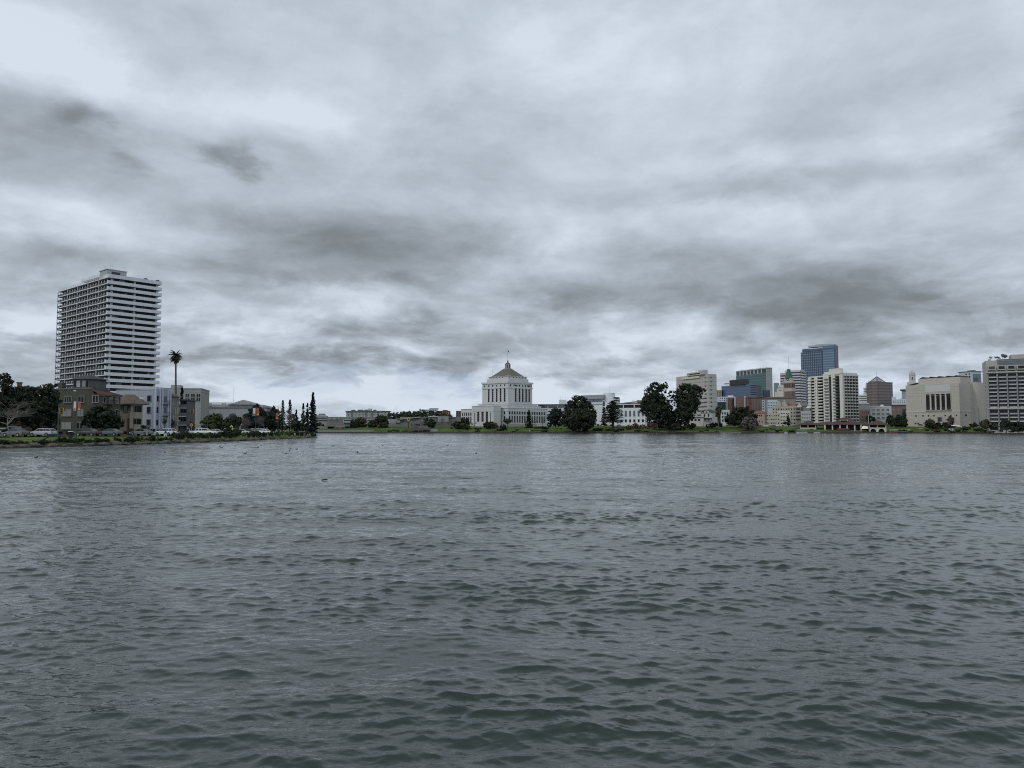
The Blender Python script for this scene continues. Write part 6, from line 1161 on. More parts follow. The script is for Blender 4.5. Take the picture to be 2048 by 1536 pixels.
# ---------------------------------------------------------------- trees on the far bank
FT = [
 ('dark round tree beside the pavilion with the red panel', 710, 860, 640, [(709,848,9,9),(705,852,7,8),(713,843,6,5)], 'dark', 1400),
 ('olive brown tree in front of the museum terraces', 724, 860, 650, [(723,846,10,11),(719,852,8,8),(728,840,6,6)], 'olive', 1500),
 ('round dark tree right of the olive brown one', 747, 860, 640, [(747,849,9,8),(742,851,7,7),(752,851,6,7)], 'dark', 1300),
 ('highest dark tree above the museum wall', 761, 860, 660, [(762,838,11,9),(755,843,9,8),(770,843,7,7)], 'dark', 1900),
 ('low dark dome shaped tree, last in the museum row', 767, 861, 630, [(768,851,9,6),(763,853,7,5),(773,853,5,5)], 'dark', 1200),
 ('dense egg shaped dark tree beside the brown roofed kiosk', 863, 860, 620, [(863,847,7,9),(860,850,5,7),(867,850,4,7)], 'dark', 1500),
 ('small dark tree before the smooth museum wall', 852, 858, 640, [(852,840,4,4),(850,847,3,4)], 'dark', 420),
 ('spreading dark tree left of the courthouse entrance', 928, 860, 620, [(930,846,9,9),(918,850,11,7),(907,853,7,5),(932,838,5,4)], 'dark', 2200),
 ('dark tree hiding the left foot of the courthouse', 932, 861, 615, [(930,852,10,6)], 'mid', 700),
 ('dark paired tree in front of the courthouse doors', 979, 861, 620, [(975,850,7,6),(982,849,6,6),(979,853,8,5)], 'dark', 1300),
 ('small grey green tree right of the courthouse doors', 990, 861, 622, [(990,851,6,6)], 'grey', 600),
 ('small rounded tree against the courthouse corner', 1015, 857, 625, [(1015,843,6,5),(1018,841,4,3)], 'mid', 600),
 ('dark bush like tree on the bank below the courthouse corner', 1006, 864, 600, [(1006,855,6,5),(1009,850,3,3)], 'dark', 700),
 ('dark flat crowned cedar right of the courthouse', 1112, 858, 640, [(1112,826,14,10),(1106,838,12,12),(1120,838,12,14),(1100,848,6,7)], 'blue', 3600),
 ('huge rounded dark oak right of the courthouse', 1158, 864, 600, [(1158,808,18,18),(1144,822,16,20),(1174,820,16,20),(1158,838,32,22),(1146,846,16,14),(1182,834,12,18),(1170,850,20,10),(1136,832,10,12)], 'dark', 11000),
 ('very tall dark cypress like tree, left one of the large pair', 1308, 860, 610, [(1313,775,16,12),(1300,790,14,16),(1322,790,12,16),(1330,772,9,8),(1306,812,24,24),(1324,818,16,26),(1296,808,12,14),(1312,840,22,14),(1342,800,9,22)], 'dark', 9500),
 ('very tall dark ragged tree, right one of the large pair', 1372, 862, 605, [(1374,780,18,14),(1392,784,15,14),(1360,794,12,14),(1376,805,22,20),(1402,782,8,8),(1366,826,16,22),(1380,820,12,18),(1352,790,8,8),(1370,846,10,10)], 'dark', 9000),
 ('dark broad tree between the two large ones near the ground', 1340, 862, 612, [(1334,826,14,20),(1344,838,14,18),(1350,850,10,10),(1326,848,12,10)], 'dark', 3600),
 ('big round dark tree beside the pinkish flats', 1484, 862, 625, [(1480,828,20,14),(1496,832,14,13),(1466,838,14,12),(1482,843,26,9),(1488,819,12,7)], 'dark', 5200),
 ('dome shaped pale brown willow on the far lawn', 1497, 861, 600, [(1497,846,15,12),(1488,850,11,8),(1507,850,10,8),(1496,852,18,6)], 'grey', 3200),
 ('slim dark cypress in front of the cream flats', 1577, 855, 650, [(1577,836,2.6,9),(1577,845,3.4,7),(1576,829,1.6,4)], 'dark', 900),
 ('dark trees clump behind the right end of the boathouse', 1783, 862, 640, [(1782,840,7,9),(1780,833,4,5),(1786,848,8,7)], 'dark', 1600),
 ('tall dark tree at the left foot of the stone hall', 1800, 862, 625, [(1800,848,12,10),(1794,838,7,8),(1806,842,8,9),(1809,834,4,10)], 'dark', 3000),
 ('dark slim tree behind the boathouse flagpole', 1741, 855, 660, [(1735,836,4,5),(1741,838,6,6),(1747,838,4,4)], 'dark', 900),
 ('olive green bushy tree at the left of the stone hall steps', 1857, 862, 600, [(1858,847,9,8),(1864,852,8,6)], 'olive', 1500),
 ('small leafless looking grey tree right of the stone hall door', 1900, 858, 605, [(1900,842,6,10),(1899,850,6,6)], 'grey', 1200),
 ('dark squat tree under the stone hall windows', 1884, 858, 606, [(1882,849,9,5),(1890,849,6,4)], 'dark', 900),
 ('olive rounded tree at the foot of the right apartment block', 1974, 862, 540, [(1974,847,9,8),(1968,852,7,6),(1981,851,7,6)], 'olive', 1500),
 ('dark rounded tree below the middle of the right apartment block', 2012, 860, 535, [(2012,846,8,6),(2005,850,7,6),(2017,850,5,5)], 'dark', 1300),
 ('dark tree at the right edge on the far bank', 2036, 866, 520, [(2035,852,12,8),(2046,856,10,8),(2028,857,9,6)], 'dark', 2200),
 ('dark low tree under the villa, left of the palm', 1352, 866, 590, [(1351,855,9,6),(1356,851,6,5)], 'dark', 900),
 ('dark rounded shrub like tree at the villa wall', 1386, 860, 610, [(1384,852,8,5),(1376,853,6,4)], 'blue', 900),
 ('dark trees group beside the villa porch', 1422, 858, 620, [(1418,852,9,4),(1428,850,7,5),(1440,850,5,4)], 'dark', 1100),
 ('dark pair of trees in front of the terrace right of the stone hall', 1948, 858, 590, [(1946,851,6,4),(1951,850,5,4)], 'dark', 600)]
for k, (lb, px, pb, Y, lo, mt_, n_) in enumerate(FT):
    lf = 1.0 if n_ > 3000 else .8
    tree('broadleaf_tree', lb, 'tree', px, pb, Y, lo, mt_, int(n_*1.25), lf, .6 if n_ > 3000 else .3, clump=.26 if n_ > 3000 else .34)
tree('flowering_tree', 'reddish leafless plum tree, leftmost of the red four', 'tree', 1258, 863, 592, [(1258,855,6,5)], 'red', 500, .7, .12, 'reddish plum trees on the far bank')
tree('flowering_tree', 'reddish plum tree second from the left of the red four', 'tree', 1271, 863.5, 594, [(1270,852,8,6),(1275,854,6,5)], 'red', 800, .7, .14, 'reddish plum trees on the far bank')
tree('flowering_tree', 'reddish plum tree third from the left of the red four', 'tree', 1284, 863.5, 593, [(1285,854,6,5)], 'red', 450, .7, .12, 'reddish plum trees on the far bank')
tree('flowering_tree', 'widest reddish plum tree, rightmost of the red four', 'tree', 1304, 863.5, 592, [(1303,850,8,6),(1299,853,8,5),(1309,853,6,5)], 'red', 1100, .7, .16, 'reddish plum trees on the far bank')
conifer('spreading flat branched cedar between the oak and the white loggia building', 1226, 801, 856, 630, 27, 'dark', seed=51, gaps=.0, dense=2.0, low=.22, flat=True)
conifer('slim ragged conifer left of the spreading cedar', 1208, 803, 856, 640, 8, 'blue', seed=52, gaps=.1, low=.1)
conifer('dark pointed conifer in front of the right wing of the courthouse', 1058, 820, 858, 628, 11, 'dark', seed=53, dense=1.3, low=.04)
for k, (px, h, Y, lb) in enumerate(((1085,16,635,'leafless tall tree before the right wing of the courthouse'),(1070,13,630,'leafless tree beside the pointed conifer'),(1218,12,620,'leafless tree in front of the spreading cedar'),(1240,12,622,'leafless purple brown tree right of the cedar'),(883,13,620,'leafless tree right of the egg shaped tree'),(896,12,630,'second leafless tree right of the egg shaped tree'),(1128,11,618,'leafless grey tree in front of the flat crowned cedar'),(1420,9,625,'leafless tree before the villa porch'),(985,9,618,'leafless bush before the courthouse doors'),(950,9,622,'leafless tree before the courthouse entrance block'))):
    bare_tree('bare_tree', lb, px, 859, Y, h, 1.1, twg2 if k % 2 else twg, seed=60+k, r0=.22, up=.7, levels=4)
palm('shaggy brown skirted palm beside the villa', 1437, 816, 863, 610, 11, 'palm', 70, .42, 9, 1.5, width=.16)
palm('small dark palm between the stone hall and the right apartment block', 1968, 793, 845, 640, 5, 'dark', 36, .3, 10, .4)

# wooded rise behind the museum and the far tree line
hm = MB(); nh = 40
c0, c1 = W(772, 830, 900), W(905, 830, 900)
for i in range(nh+1):
    t = i/nh; x = c0.x+(c1.x-c0.x)*t-20+40*t; hgt = (W(0, 826, 900).z-4.5)*(.75+.25*math.sin(math.pi*min(1, t*1.2)))*(1-.15*t)*math.sin(math.pi*max(.04, min(.96, t*.94+.03)))**.3
    hm.v += [(x, 840, 3.8), (x, 880, 4+hgt*.75), (x, 920, 4+hgt), (x, 1250, 4+hgt*.95)]
hm.f = [(4*i+k, 4*i+4+k, 4*i+5+k, 4*i+1+k) for i in range(nh) for k in range(3)]; hm.m = [0]*len(hm.f); o = hm.build('hill', FO['hill'], smooth=True); tag(o, 'wooded rise behind the museum', kind='structure')
LL = []; rw = random.Random(8)
for px in range(778, 902, 3):
    top = 826.5-4.5*min(1, max(0, (px-785)/60))+rw.uniform(-1.2, 1.2) if px < 868 else 823+rw.uniform(-1,1)+(px-868)*.2; Y = 870+rw.uniform(-15, 15); c = W(px, top+3, Y); LL.append((c.x, c.y, c.z, 2.8, 2.8, 2.4))
    c = W(px+1, top+7, Y-20); LL.append((c.x, c.y, c.z, 3, 3, 3))
c, nn, sz = crown_pts(LL, 9000, 1.1, .4, .5); o = link('hillside_wood', quads_mesh('hillside_wood', c, nn, sz, FO['hill'])); tag(o, 'dark green wood covering the low rise behind the museum', 'wood', kind='stuff')
LL = []
for px in list(range(600, 2060, 7)):
    Y = rw.uniform(720, 760) if not 1440 < px < 1620 else 760; hgt = rw.uniform(2.0, 6.5); c = W(px, 850, Y); LL.append((c.x, c.y, 4.2+hgt*.4, 4.2, 4, hgt*.6))
c, nn, sz = crown_pts(LL, 15000, 1.2, .4, .5)
LL = [(KX(px, 850)*235, 235+rw.uniform(-8, 8), 2.5+rw.uniform(0, 2), 5, 4, 3.2+rw.uniform(0, 1.5)) for px in range(-120, 120, 9)]
c2, nn2, sz2 = crown_pts(LL, 5000, .8, .4, .5); o = link('hedge_thicket', quads_mesh('hedge_thicket', c2, nn2, sz2, FO['dark'])); tag(o, 'dark thicket of bushes behind the trees on the near bank', 'undergrowth', kind='stuff'); o = link('distant_undergrowth', quads_mesh('distant_undergrowth', c, nn, sz, FO['dark'])); tag(o, 'dark mass of distant trees and bushes behind the far bank', 'undergrowth', kind='stuff')

# ---------------------------------------------------------------- shrubs
rs_ = random.Random(21)
def shore_Y(px):
    "distance of the near shoreline seen at px"
    k = KX(px, 880); best = None
    for (x0, y0), (x1, y1) in zip(NEAR_SHORE, NEAR_SHORE[1:]):
        f0, f1 = x0-k*y0, x1-k*y1
        if f0*f1 <= 0 and y0 > 30: t = f0/(f0-f1+1e-9); best = y0+(y1-y0)*t
    return best or 104
def nshrub(px, off, wpx, hpx, kind):
    if px < 340: off, hpx = off*.6, hpx*.85
    Y = shore_Y(px)+off; k = KX(px, 880); b0 = Vector((k*Y, Y, .55 if off < 3 else .85)); s = Y/F
    o = link('shrub', SHRUB[kind], None, b0-Vector((0,0,.1)), rs_.uniform(0, 6.28)); o.scale = (wpx*s/2.1, wpx*s/2.1, hpx*s/1.15)
    tag(o, 'low dark shrub on the grassy edge of the near bank', 'shrub', 'shrubs along the near bank')
for q in ((5,2,26,14,0),(20,2,22,11,1),(44,2,24,10,3),(33,4,16,6,1),(69,4,10,9,0),(82,2.5,22,11,0),(94,3,18,9,3),(108,3,20,10,2),(124,3.5,24,16,0),(138,3,24,15,2),(150,4,16,14,1),(146,5,12,9,5),(160,3.5,22,13,0),(174,4,18,11,2),(186,4,16,9,1),(198,3,22,12,0),(212,3,22,13,2),(233,3,14,13,0),(238,3.5,10,11,0),(255,3,20,13,0),(268,3,22,15,2),(281,3.5,14,14,1),(296,3,16,11,3),(306,3,18,14,0),(322,3,20,11,2),(336,4,18,11,1),(350,3,22,14,0),(364,3,18,15,2),(376,3,20,14,0),(392,3,20,12,1),(404,3,18,10,0),(417,3,20,13,1),(430,3,18,13,2),(444,3,22,16,0),(460,3,22,16,2),(474,3,18,13,0),(488,4,14,10,5),(500,3,22,14,2),(514,3,18,13,0),(528,3,18,12,2),(541,3,16,11,0),(553,3,12,10,1),(562,3,14,11,5),(573,3,14,10,5),(583,3,14,11,1),(594,3,12,10,0),(604,3,12,10,2),(614,3,11,10,1),(623,2.5,10,9,0),(630,2,8,8,2)): nshrub(*q)
for k, q in enumerate(((290,864,168,26,15),(304,866,170,20,12),(276,866,166,16,9),(320,866,172,14,10),(380,868,190,26,16),(398,868,192,18,12),(250,868,160,16,7),(138,868,160,18,10),(162,868,160,18,10),(180,869,158,14,8),(60,868,160,26,10),(36,868,165,26,12),(12,868,160,26,14),(120,868,162,14,8),(430,866,240,22,10),(452,866,245,20,9),(452,870,205,26,18),(465,870,208,26,19),(476,870,212,16,16))):
    shrub('dark clipped shrub between the parked cars and the houses', q[0], q[1], q[2], q[3], q[4], (0,2,1)[k % 3], 'shrubs behind the parked cars')
shrub('small bright green shrub among the white parked cars', 424, 858, 215, 9, 8, 5, None); 
for k in range(110):
    px = rs_.uniform(745, 2046); 
    if 1598 < px < 1776 or 1437 < px < 1482: continue
    pyb = rs_.choice((865.2, 864.5, 863.5, 862)); Y = 592-(0 if px < 1500 else (px-1500)*.12)+ (866-pyb)*6
    shrub('low shrub dotting the grass of the far bank', px, pyb, Y, rs_.uniform(7, 20), rs_.uniform(2.5, 7), rs_.choice((0,0,1,2,3)), 'shrubs on the far bank')
for px, pyb, w_, h_, kd in ((1869,858,30,6,3),(1888,861,30,8,2),(1930,861,26,8,0),(1955,862,22,8,2),(1990,861,28,9,0),(1915,862,20,6,5),(1900,856,26,6,0),(1840,851,14,3,0),(1530,864,16,7,2),(1540,865,14,6,0),(1362,861,26,9,0),(1345,858,26,9,2),(1333,858,22,8,0),(1192,862,18,7,1),(1200,861,22,7,2),(1222,862,24,6,3),(1242,862,20,6,0),(953,860,12,5,0),(912,858,10,6,0),(1350,858,22,7,1),(1000,861,22,4,1),(1090,858,24,5,0),(1075,857,24,4,2)):
    shrub('low shrub dotting the grass of the far bank', px, pyb, 606 if px < 1900 else 560, w_, h_, kd, 'shrubs on the far bank')
# rocks along the near bank
rk = surf('shore_rock', (.085,.075,.062), .95, .4, 1.2)
def rock_mesh(sd):
    r = random.Random(sd); m = MB(); prof = [(.05,-.3),(.5,-.2),(.62,.05),(.45,.28),(.1,.38)]; m.lathe(prof, 0, 0, 9); m.v = [(x*r.uniform(.75,1.25), y*r.uniform(.75,1.25), z*r.uniform(.8,1.2)) for x, y, z in m.v]; return m.mesh('rock', rk, True)
RK = [rock_mesh(i) for i in range(4)]
for k in range(95):
    px = rs_.uniform(0, 632); Y = shore_Y(px)+rs_.uniform(-.3, 1.6); o = link('rock', RK[k % 4], None, (KX(px, 890)*Y, Y, rs_.uniform(.0, .3)), rs_.uniform(0, 6)); s = rs_.uniform(.5, 1.5); o.scale = (s, s, s*.75)
    tag(o, 'brown stone at the waterline of the near bank', 'rock', 'stones along the near waterline')

# ---------------------------------------------------------------- cars
paint, n_, l_, b_ = new_mat('car_paint'); oi = n_.new('ShaderNodeObjectInfo'); l_.new(oi.outputs['Color'], b_.inputs['Base Color']); b_.inputs['Roughness'].default_value = .28; b_.inputs['Specular IOR Level'].default_value = .35; b_.inputs['Coat Weight'].default_value = .08; b_.inputs['Coat Roughness'].default_value = .08
cgl = surf('car_glass', (.008,.009,.01), .12, .1, 1, 0, 0, .35); tyre = surf('tyre_rubber', (.018,.018,.018), .85); rim = surf('wheel_rim', (.30,.31,.32), .35, .1, 3, 0, .8); lampm = surf('headlamp_lens', (.65,.67,.68), .2, .02); tailm = surf('tail_lamp', (.25,.02,.02), .3)
def make_car(kind):
    S = {'sedan': (4.6,1.80,[(1.05,.93),(.30,1.42),(-.95,1.42),(-1.70,.98)],[(2.28,.32),(2.32,.58),(2.15,.76),(1.15,.93),(-1.65,1.0),(-2.22,.98),(-2.32,.66),(-2.26,.32)]),
         'suv': (4.6,1.86,[(1.10,1.02),(.50,1.62),(-1.75,1.60),(-2.15,1.05)],[(2.25,.38),(2.30,.72),(2.12,.92),(1.15,1.04),(-2.15,1.08),(-2.30,.85),(-2.26,.38)]),
         'wagon': (4.8,1.82,[(1.05,.95),(.35,1.46),(-1.75,1.44),(-2.25,.98)],[(2.35,.32),(2.40,.60),(2.2,.80),(1.15,.96),(-2.25,1.0),(-2.40,.70),(-2.34,.32)]),
         'van': (5.0,1.95,[(1.9,1.05),(1.2,1.95),(-2.3,1.95),(-2.42,1.1)],[(2.45,.38),(2.5,.8),(2.3,1.0),(1.9,1.07),(-2.42,1.12),(-2.48,.8),(-2.45,.38)])}[kind]
    Lc, Wd, cab, prof = S; root = empty('parked_car', (0,0,0), 0, 'car', 'car', 'cars parked along the near bank')
    m = MB(); hw = Wd/2; n = len(prof)
    def arch(p):   # cut wheel arches into the sill line
        out = []
        for cx in (-1.4, 1.42): out += [(cx+.36*math.cos(a), .33+.36*math.sin(a)) for a in [math.pi-k*math.pi/6 for k in range(7)] if .33+.36*math.sin(a) >= p[0][1]-.01]
        return p+out
    pf = arch(prof); N_ = len(pf); zm = .72
    rows = []
    for yy, ins in ((-hw, .0), (-hw*.0, .0), (hw, .0)): rows.append([(x, yy, z_) for x, z_ in pf])
    side = lambda y, s: [(x, y*(1-.05*max(0, z_-zm)/.3) , z_) for x, z_ in pf]
    A_, B_ = side(-hw, 1), side(hw, 1); m.add(A_+B_, [tuple(range(N_)), tuple(range(2*N_-1, N_-1, -1))]+[(i, N_+i, N_+(i+1)%N_, (i+1)%N_) for i in range(N_)])
    bd = m.build('body', paint, root); md = bd.modifiers.new('bevel', 'BEVEL'); md.width = .05; md.segments = 2; md.limit_method = 'ANGLE'; md.angle_limit = rad(40)
    m = MB(); wb, wt_ = hw*.92, hw*.74; q = cab
    vs = [(q[0][0],-wb,q[0][1]),(q[1][0],-wt_,q[1][1]-.04),(q[2][0],-wt_,q[2][1]-.04),(q[3][0],-wb,q[3][1])]; vs += [(x,-y,z_) for x,y,z_ in vs]
    m.add(vs, [(0,3,2,1),(4,5,6,7),(0,1,5,4),(3,7,6,2),(1,2,6,5),(0,4,7,3)]); m.build('cabin_glass', cgl, root)
    m = MB(); m.prism([(q[1][0]+.06,-wt_-.02),(q[2][0]-.06,-wt_-.02),(q[2][0]-.06,wt_+.02),(q[1][0]+.06,wt_+.02)][::-1], q[1][1]-.05, q[1][1]+.03, 0, [(q[1][0]-.08,-wt_*.85),(q[2][0]+.08,-wt_*.85),(q[2][0]+.08,wt_*.85),(q[1][0]-.08,wt_*.85)][::-1])
    for s in (-1, 1):
        for a, c in ((q[0], q[1]), (q[3], q[2])): m.tube([(a[0], s*wb, a[1]), (c[0], s*(wt_+.01), c[1]-.02)], .045, 4)
        mx_ = (q[1][0]+q[2][0])/2; m.tube([(mx_, s*(wb+.01), q[0][1]), (mx_, s*(wt_+.015), q[1][1]-.02)], .035, 4)
        if kind != 'sedan': m.tube([(q[2][0]+.55, s*(wb+.0), q[3][1]), (q[2][0]+.5, s*(wt_+.01), q[2][1]-.02)], .06, 4)
    m.build('roof', paint, root)
    for x in (-1.4, 1.42):
        for s in (-1, 1):
            m = MB(); P_ = [(x+.33*math.cos(2*math.pi*k/16), .33+.33*math.sin(2*math.pi*k/16)) for k in range(16)]
            m.add([(a, s*(hw-.22), c) for a, c in P_]+[(a, s*(hw-.0), c) for a, c in P_], [tuple(range(16)), tuple(range(31,15,-1))]+[(k, 16+k, 16+(k+1)%16, (k+1)%16) for k in range(16)]); w_ = m.build('wheel', tyre, root)
            P_ = [(x+.2*math.cos(2*math.pi*k/12), .33+.2*math.sin(2*math.pi*k/12)) for k in range(12)]; m = MB(); m.add([(a, s*(hw+.012), c) for a, c in P_], [tuple(range(12)) if s < 0 else tuple(range(11,-1,-1))]); m.build('rim', rim, w_)
    fx_, bx_ = prof[1][0]-.02, prof[-2][0]+.01
    for s in (-1, 1):
        MB().box(fx_-.12, fx_+.03, s*hw*.62, s*hw*.93, prof[1][1]+.0, prof[1][1]+.14).build('headlight', lampm, root)
        MB().box(bx_-.03, bx_+.1, s*hw*.66, s*hw*.93, prof[-2][1]+.02, prof[-2][1]+.2).build('tail_light', tailm, root)
    return root
PROT = {k: make_car(k) for k in ('sedan', 'suv', 'wagon', 'van')}; used = set()
def car(kind, px, Y, head, col, label, group='cars parked along the near bank', zz_=None):
    k = KX(px, 865); z_ = (1.31 if Y < 500 else 5.3) if zz_ is None else zz_; r = PROT[kind]
    if kind not in used:
        used.add(kind); r.location = (k*Y, Y, z_); r.rotation_euler.z = head; r['label'] = label; r['group'] = group; o = r
        for c in r.children_recursive: c.color = (*col, 1)
    else: o = dup(r, (k*Y, Y, z_), head, label, group, None, (*col, 1))
    return o
PI = math.pi; wh, sv, dkc, bgc = (.62,.63,.62), (.30,.32,.34), (.022,.025,.03), (.06,.075,.09)
car('wagon', 85, 142, PI-.1, sv, 'silver estate car facing left behind the left lawn')
car('sedan', 31, 138, PI-.25, (.09,.095,.10), 'dark grey saloon behind the trunk of the bare tree')
car('sedan', 176, 148, PI-.15, dkc, 'black saloon facing left below the olive house')
car('sedan', 220, 154, PI-.1, bgc, 'dark blue grey saloon under the round dark tree')
car('sedan', 283, 163, PI-.25, (.13,.15,.17), 'blue grey hatchback in front of the tan house')
car('wagon', 331, 170, PI-.2, (.50,.54,.54), 'pale silver car behind the walking person')
car('suv', 384, 190, -.9, (.42,.45,.47), 'silver car seen from behind under the orange diamond sign')
car('suv', 410, 186, .12, wh, 'white sport utility car facing right, largest of the white ones')
car('sedan', 434, 200, .3, (.50,.54,.54), 'pale car half hidden behind the big bank shrub')
car('suv', 455, 216, PI-.2, (.40,.42,.42), 'light roofed car behind the big bank shrub')
car('sedan', 484, 228, .25, (.55,.57,.58), 'white bonnet of a car poking out right of the big shrub')
car('sedan', 497, 238, PI-.1, dkc, 'black car left of the teal lamp post')
car('suv', 506, 250, PI, (.35,.37,.38), 'grey car behind the teal lamp post')
car('suv', 524, 246, .9, (.52,.54,.55), 'white and grey car turned towards the lake by the lamp post')
car('sedan', 531, 238, -.3, wh, 'white saloon at the right end of the parked row')
car('suv', 3, 176, PI, wh, 'white car at the left edge under the dark tree')
car('van', 31, 182, PI/2+.2, (.20,.23,.26), 'blue grey van seen end on behind the bare tree')
for k, (px, Y, col, lb) in enumerate(((1533,655,wh,'white car left of the pair on the far street'),(1558,655,wh,'white car first of the bright pair on the far street'),(1575,655,wh,'white car second of the bright pair on the far street'),(1546,660,dkc,'dark car between the white ones on the far street'),(1592,662,bgc,'dark blue car just left of the boathouse roof'),(1949,610,wh,'white car right of the stone hall near the lamp post'),(2005,600,wh,'white car below the right apartment block'),(2015,602,(.4,.4,.4),'silver car behind the trees right of the white one'),(1239,640,(.35,.36,.38),'pale car among the leafless trees near the plum trees'),(1519,658,dkc,'dark car right of the pale willow'),(1806,640,wh,'white car left of the stone hall steps'),(752,640,(.35,.04,.04),'red car under the round trees by the museum'),(1929,612,bgc,'dark car beside the white tent'),(1991,604,dkc,'dark car left of the white one below the apartment block'))):
    car('suv' if k % 3 else 'sedan', px, Y, (0, PI, .1, PI-.1)[k % 4], col, lb, 'cars on the far bank', 5.25 if Y > 630 else 4.1)
# street behind the far lawn
for nm, pts, w_, z_ in (('street', [(190, 648), (262, 648), (330, 640)], 9, 5.3),):
    m = MB(); m.add([(pts[0][0], pts[0][1], z_), (pts[1][0], pts[1][1], z_), (pts[2][0], pts[2][1], z_), (pts[2][0], pts[2][1]+w_, z_), (pts[1][0], pts[1][1]+w_, z_), (pts[0][0], pts[0][1]+w_, z_)], [(0,1,4,5),(1,2,3,4)]); o = m.build(nm, asph); tag(o, 'street behind the far lawn', kind='structure')

# ---------------------------------------------------------------- street furniture
teal = surf('teal_post_paint', (.035,.06,.055), .6, .1, 2); pw = surf('lamp_head_white', (.60,.62,.62), .5); obn = surf('banner_orange', (.36,.075,.035), .7, .15, 2); wbn = surf('banner_white', (.45,.44,.44), .7, .15, 2); ybn = surf('banner_yellow', (.45,.27,.05), .7)
def lamp(label, px, pyb, Y, pytop, side=-1, banner=None, arm_px=6, headm=None, group=None, r=.09):
    p = W(px, pyb, Y); p.z = min(p.z, .9 if Y < 500 else 4.4); h = W(px, pytop, Y).z-p.z; root = empty('street_lamp', p, 0, label, 'street lamp', group); a = arm_px*Y/F*side
    m = MB(); m.tube([(0,0,-.2),(0,0,.9)], [.16,.14], 8); m.tube([(0,0,.9),(0,0,h*.95)], [r, r*.7], 8); m.build('pole', teal, root)
    m = MB(); m.tube([(0,0,h*.93),(a*.25,0,h*.985),(a*.7,0,h)], [r*.6,r*.5,r*.45], 6); m.build('arm', teal, root)
    m = MB(); m.prism([(a*.6,-.13),(a*1.15,-.16),(a*1.15,.16),(a*.6,.13)] if a > 0 else [(a*.6,.13),(a*1.15,.16),(a*1.15,-.16),(a*.6,-.13)], h-.05, h+.12); m.build('lamp_head', headm or pw, root)
    if banner:
        y0, y1 = banner[0], banner[1]; z1, z0 = W(px, y0, Y).z-p.z, W(px, y1, Y).z-p.z
        for s, mt_ in ((-1, banner[2]), (1, banner[3])):
            if mt_ is None: continue
            bn = MB(); x0, x1 = s*.16, s*(.16+banner[4]); bn.box(x0, x1, -.02, .02, z0, z1); o = bn.build('banner', mt_, root); MB().box(min(x0,x1)+.05, max(x0,x1)-.05, -.035, .035, z0+.08, z0+(z1-z0)*.25).build('banner_emblem', ybn if mt_ is obn else obn, o)
        for zz_ in (z0-.03, z1+.03): m = MB(); m.box(-.2-banner[4], .2+banner[4], -.03, .03, zz_-.025, zz_+.025); m.build('bracket', dmetal, root)
    return root
lamp('tall lamp post with a white curved head and red banner before the olive house', 152, 876, 132, 782, -1, (803,821,wbn,obn,.42), 6)
lamp('tall thin grey lamp post with a long arm before the tan house', 267, 869, 160, 796.5, 1, None, 16, r=.07)
lamp('teal lamp post with the larger orange banner among the parked cars', 511, 870, 225, 806, -1, (816,831,wbn,obn,.75), 7)
lamp('teal lamp post with the smaller orange banner near the bank tip', 556, 868, 262, 812, -1, (826,838,obn,None,.7), 8)
lamp('dark green lamp post before the right side of the arched hall sign', 415, 862, 240, 813, 1, None, 6, dmetal)
lamp('slim grey lamp post left of the arched hall', 377, 864, 225, 806, -1, None, 5, dmetal)
lamp('white flagpole like lamp post at the right end of the stone hall', 1959, 858, 590, 815, 1, None, 1.5, pw, r=.2)
lamp('thin lamp post on the lawn left of the yellow ring sign', 788, 858, 620, 843, 1, None, 2, dmetal)
def signal(label, px, pyb, Y, pytop, pyh, side=1, cane=5.5):
    p = W(px, pyb, Y); p.z = min(p.z, .9); h = W(px, pytop, Y).z-p.z; root = empty('traffic_signal', p, 0, label, 'traffic signal', 'traffic signals on the near road'); a = cane*Y/F*side
    m = MB(); m.tube([(0,0,-.2),(0,0,h-.5),(a*.15,0,h-.1),(a*.5,0,h),(a*.85,0,h-.1),(a,0,h-.5)], [.1,.08,.06,.05,.05,.05], 7); m.build('pole', teal, root)
    zc = W(px, pyh, Y).z-p.z; m = MB(); m.box(a-.42, a+.42, -.03, .03, zc-.55, zc+.5); hd = m.build('back_plate', surf('signal_yellow', (.34,.20,.03), .6), root); m = MB(); m.box(a-.17, a+.17, -.2, -.03, zc-.48, zc+.45); m.build('signal_head', dmetal, hd)
    for k, cc in enumerate(((.10,.01,.01),(.12,.08,.01),(.01,.06,.03))): m = MB(); m.lathe([(.09,0),(.09,.03)], 0, 0, 10); o = m.build('lens', surf('lens%d' % k, cc, .3), hd); o.rotation_euler.x = PI/2; o.location = (a, -.2, zc+.3-.3*k)
    m = MB(); m.tube([(a,0,h-.5),(a,0,zc+.5)], .03, 5); m.build('hanger', dmetal, root)
signal('yellow backed traffic signal hanging from a cane post left of the banner lamp', 115.5, 878, 124, 806, 821.5)
signal('yellow backed traffic signal hanging in front of the arched hall', 380.5, 868, 196, 817, 822, 1, 2.5)
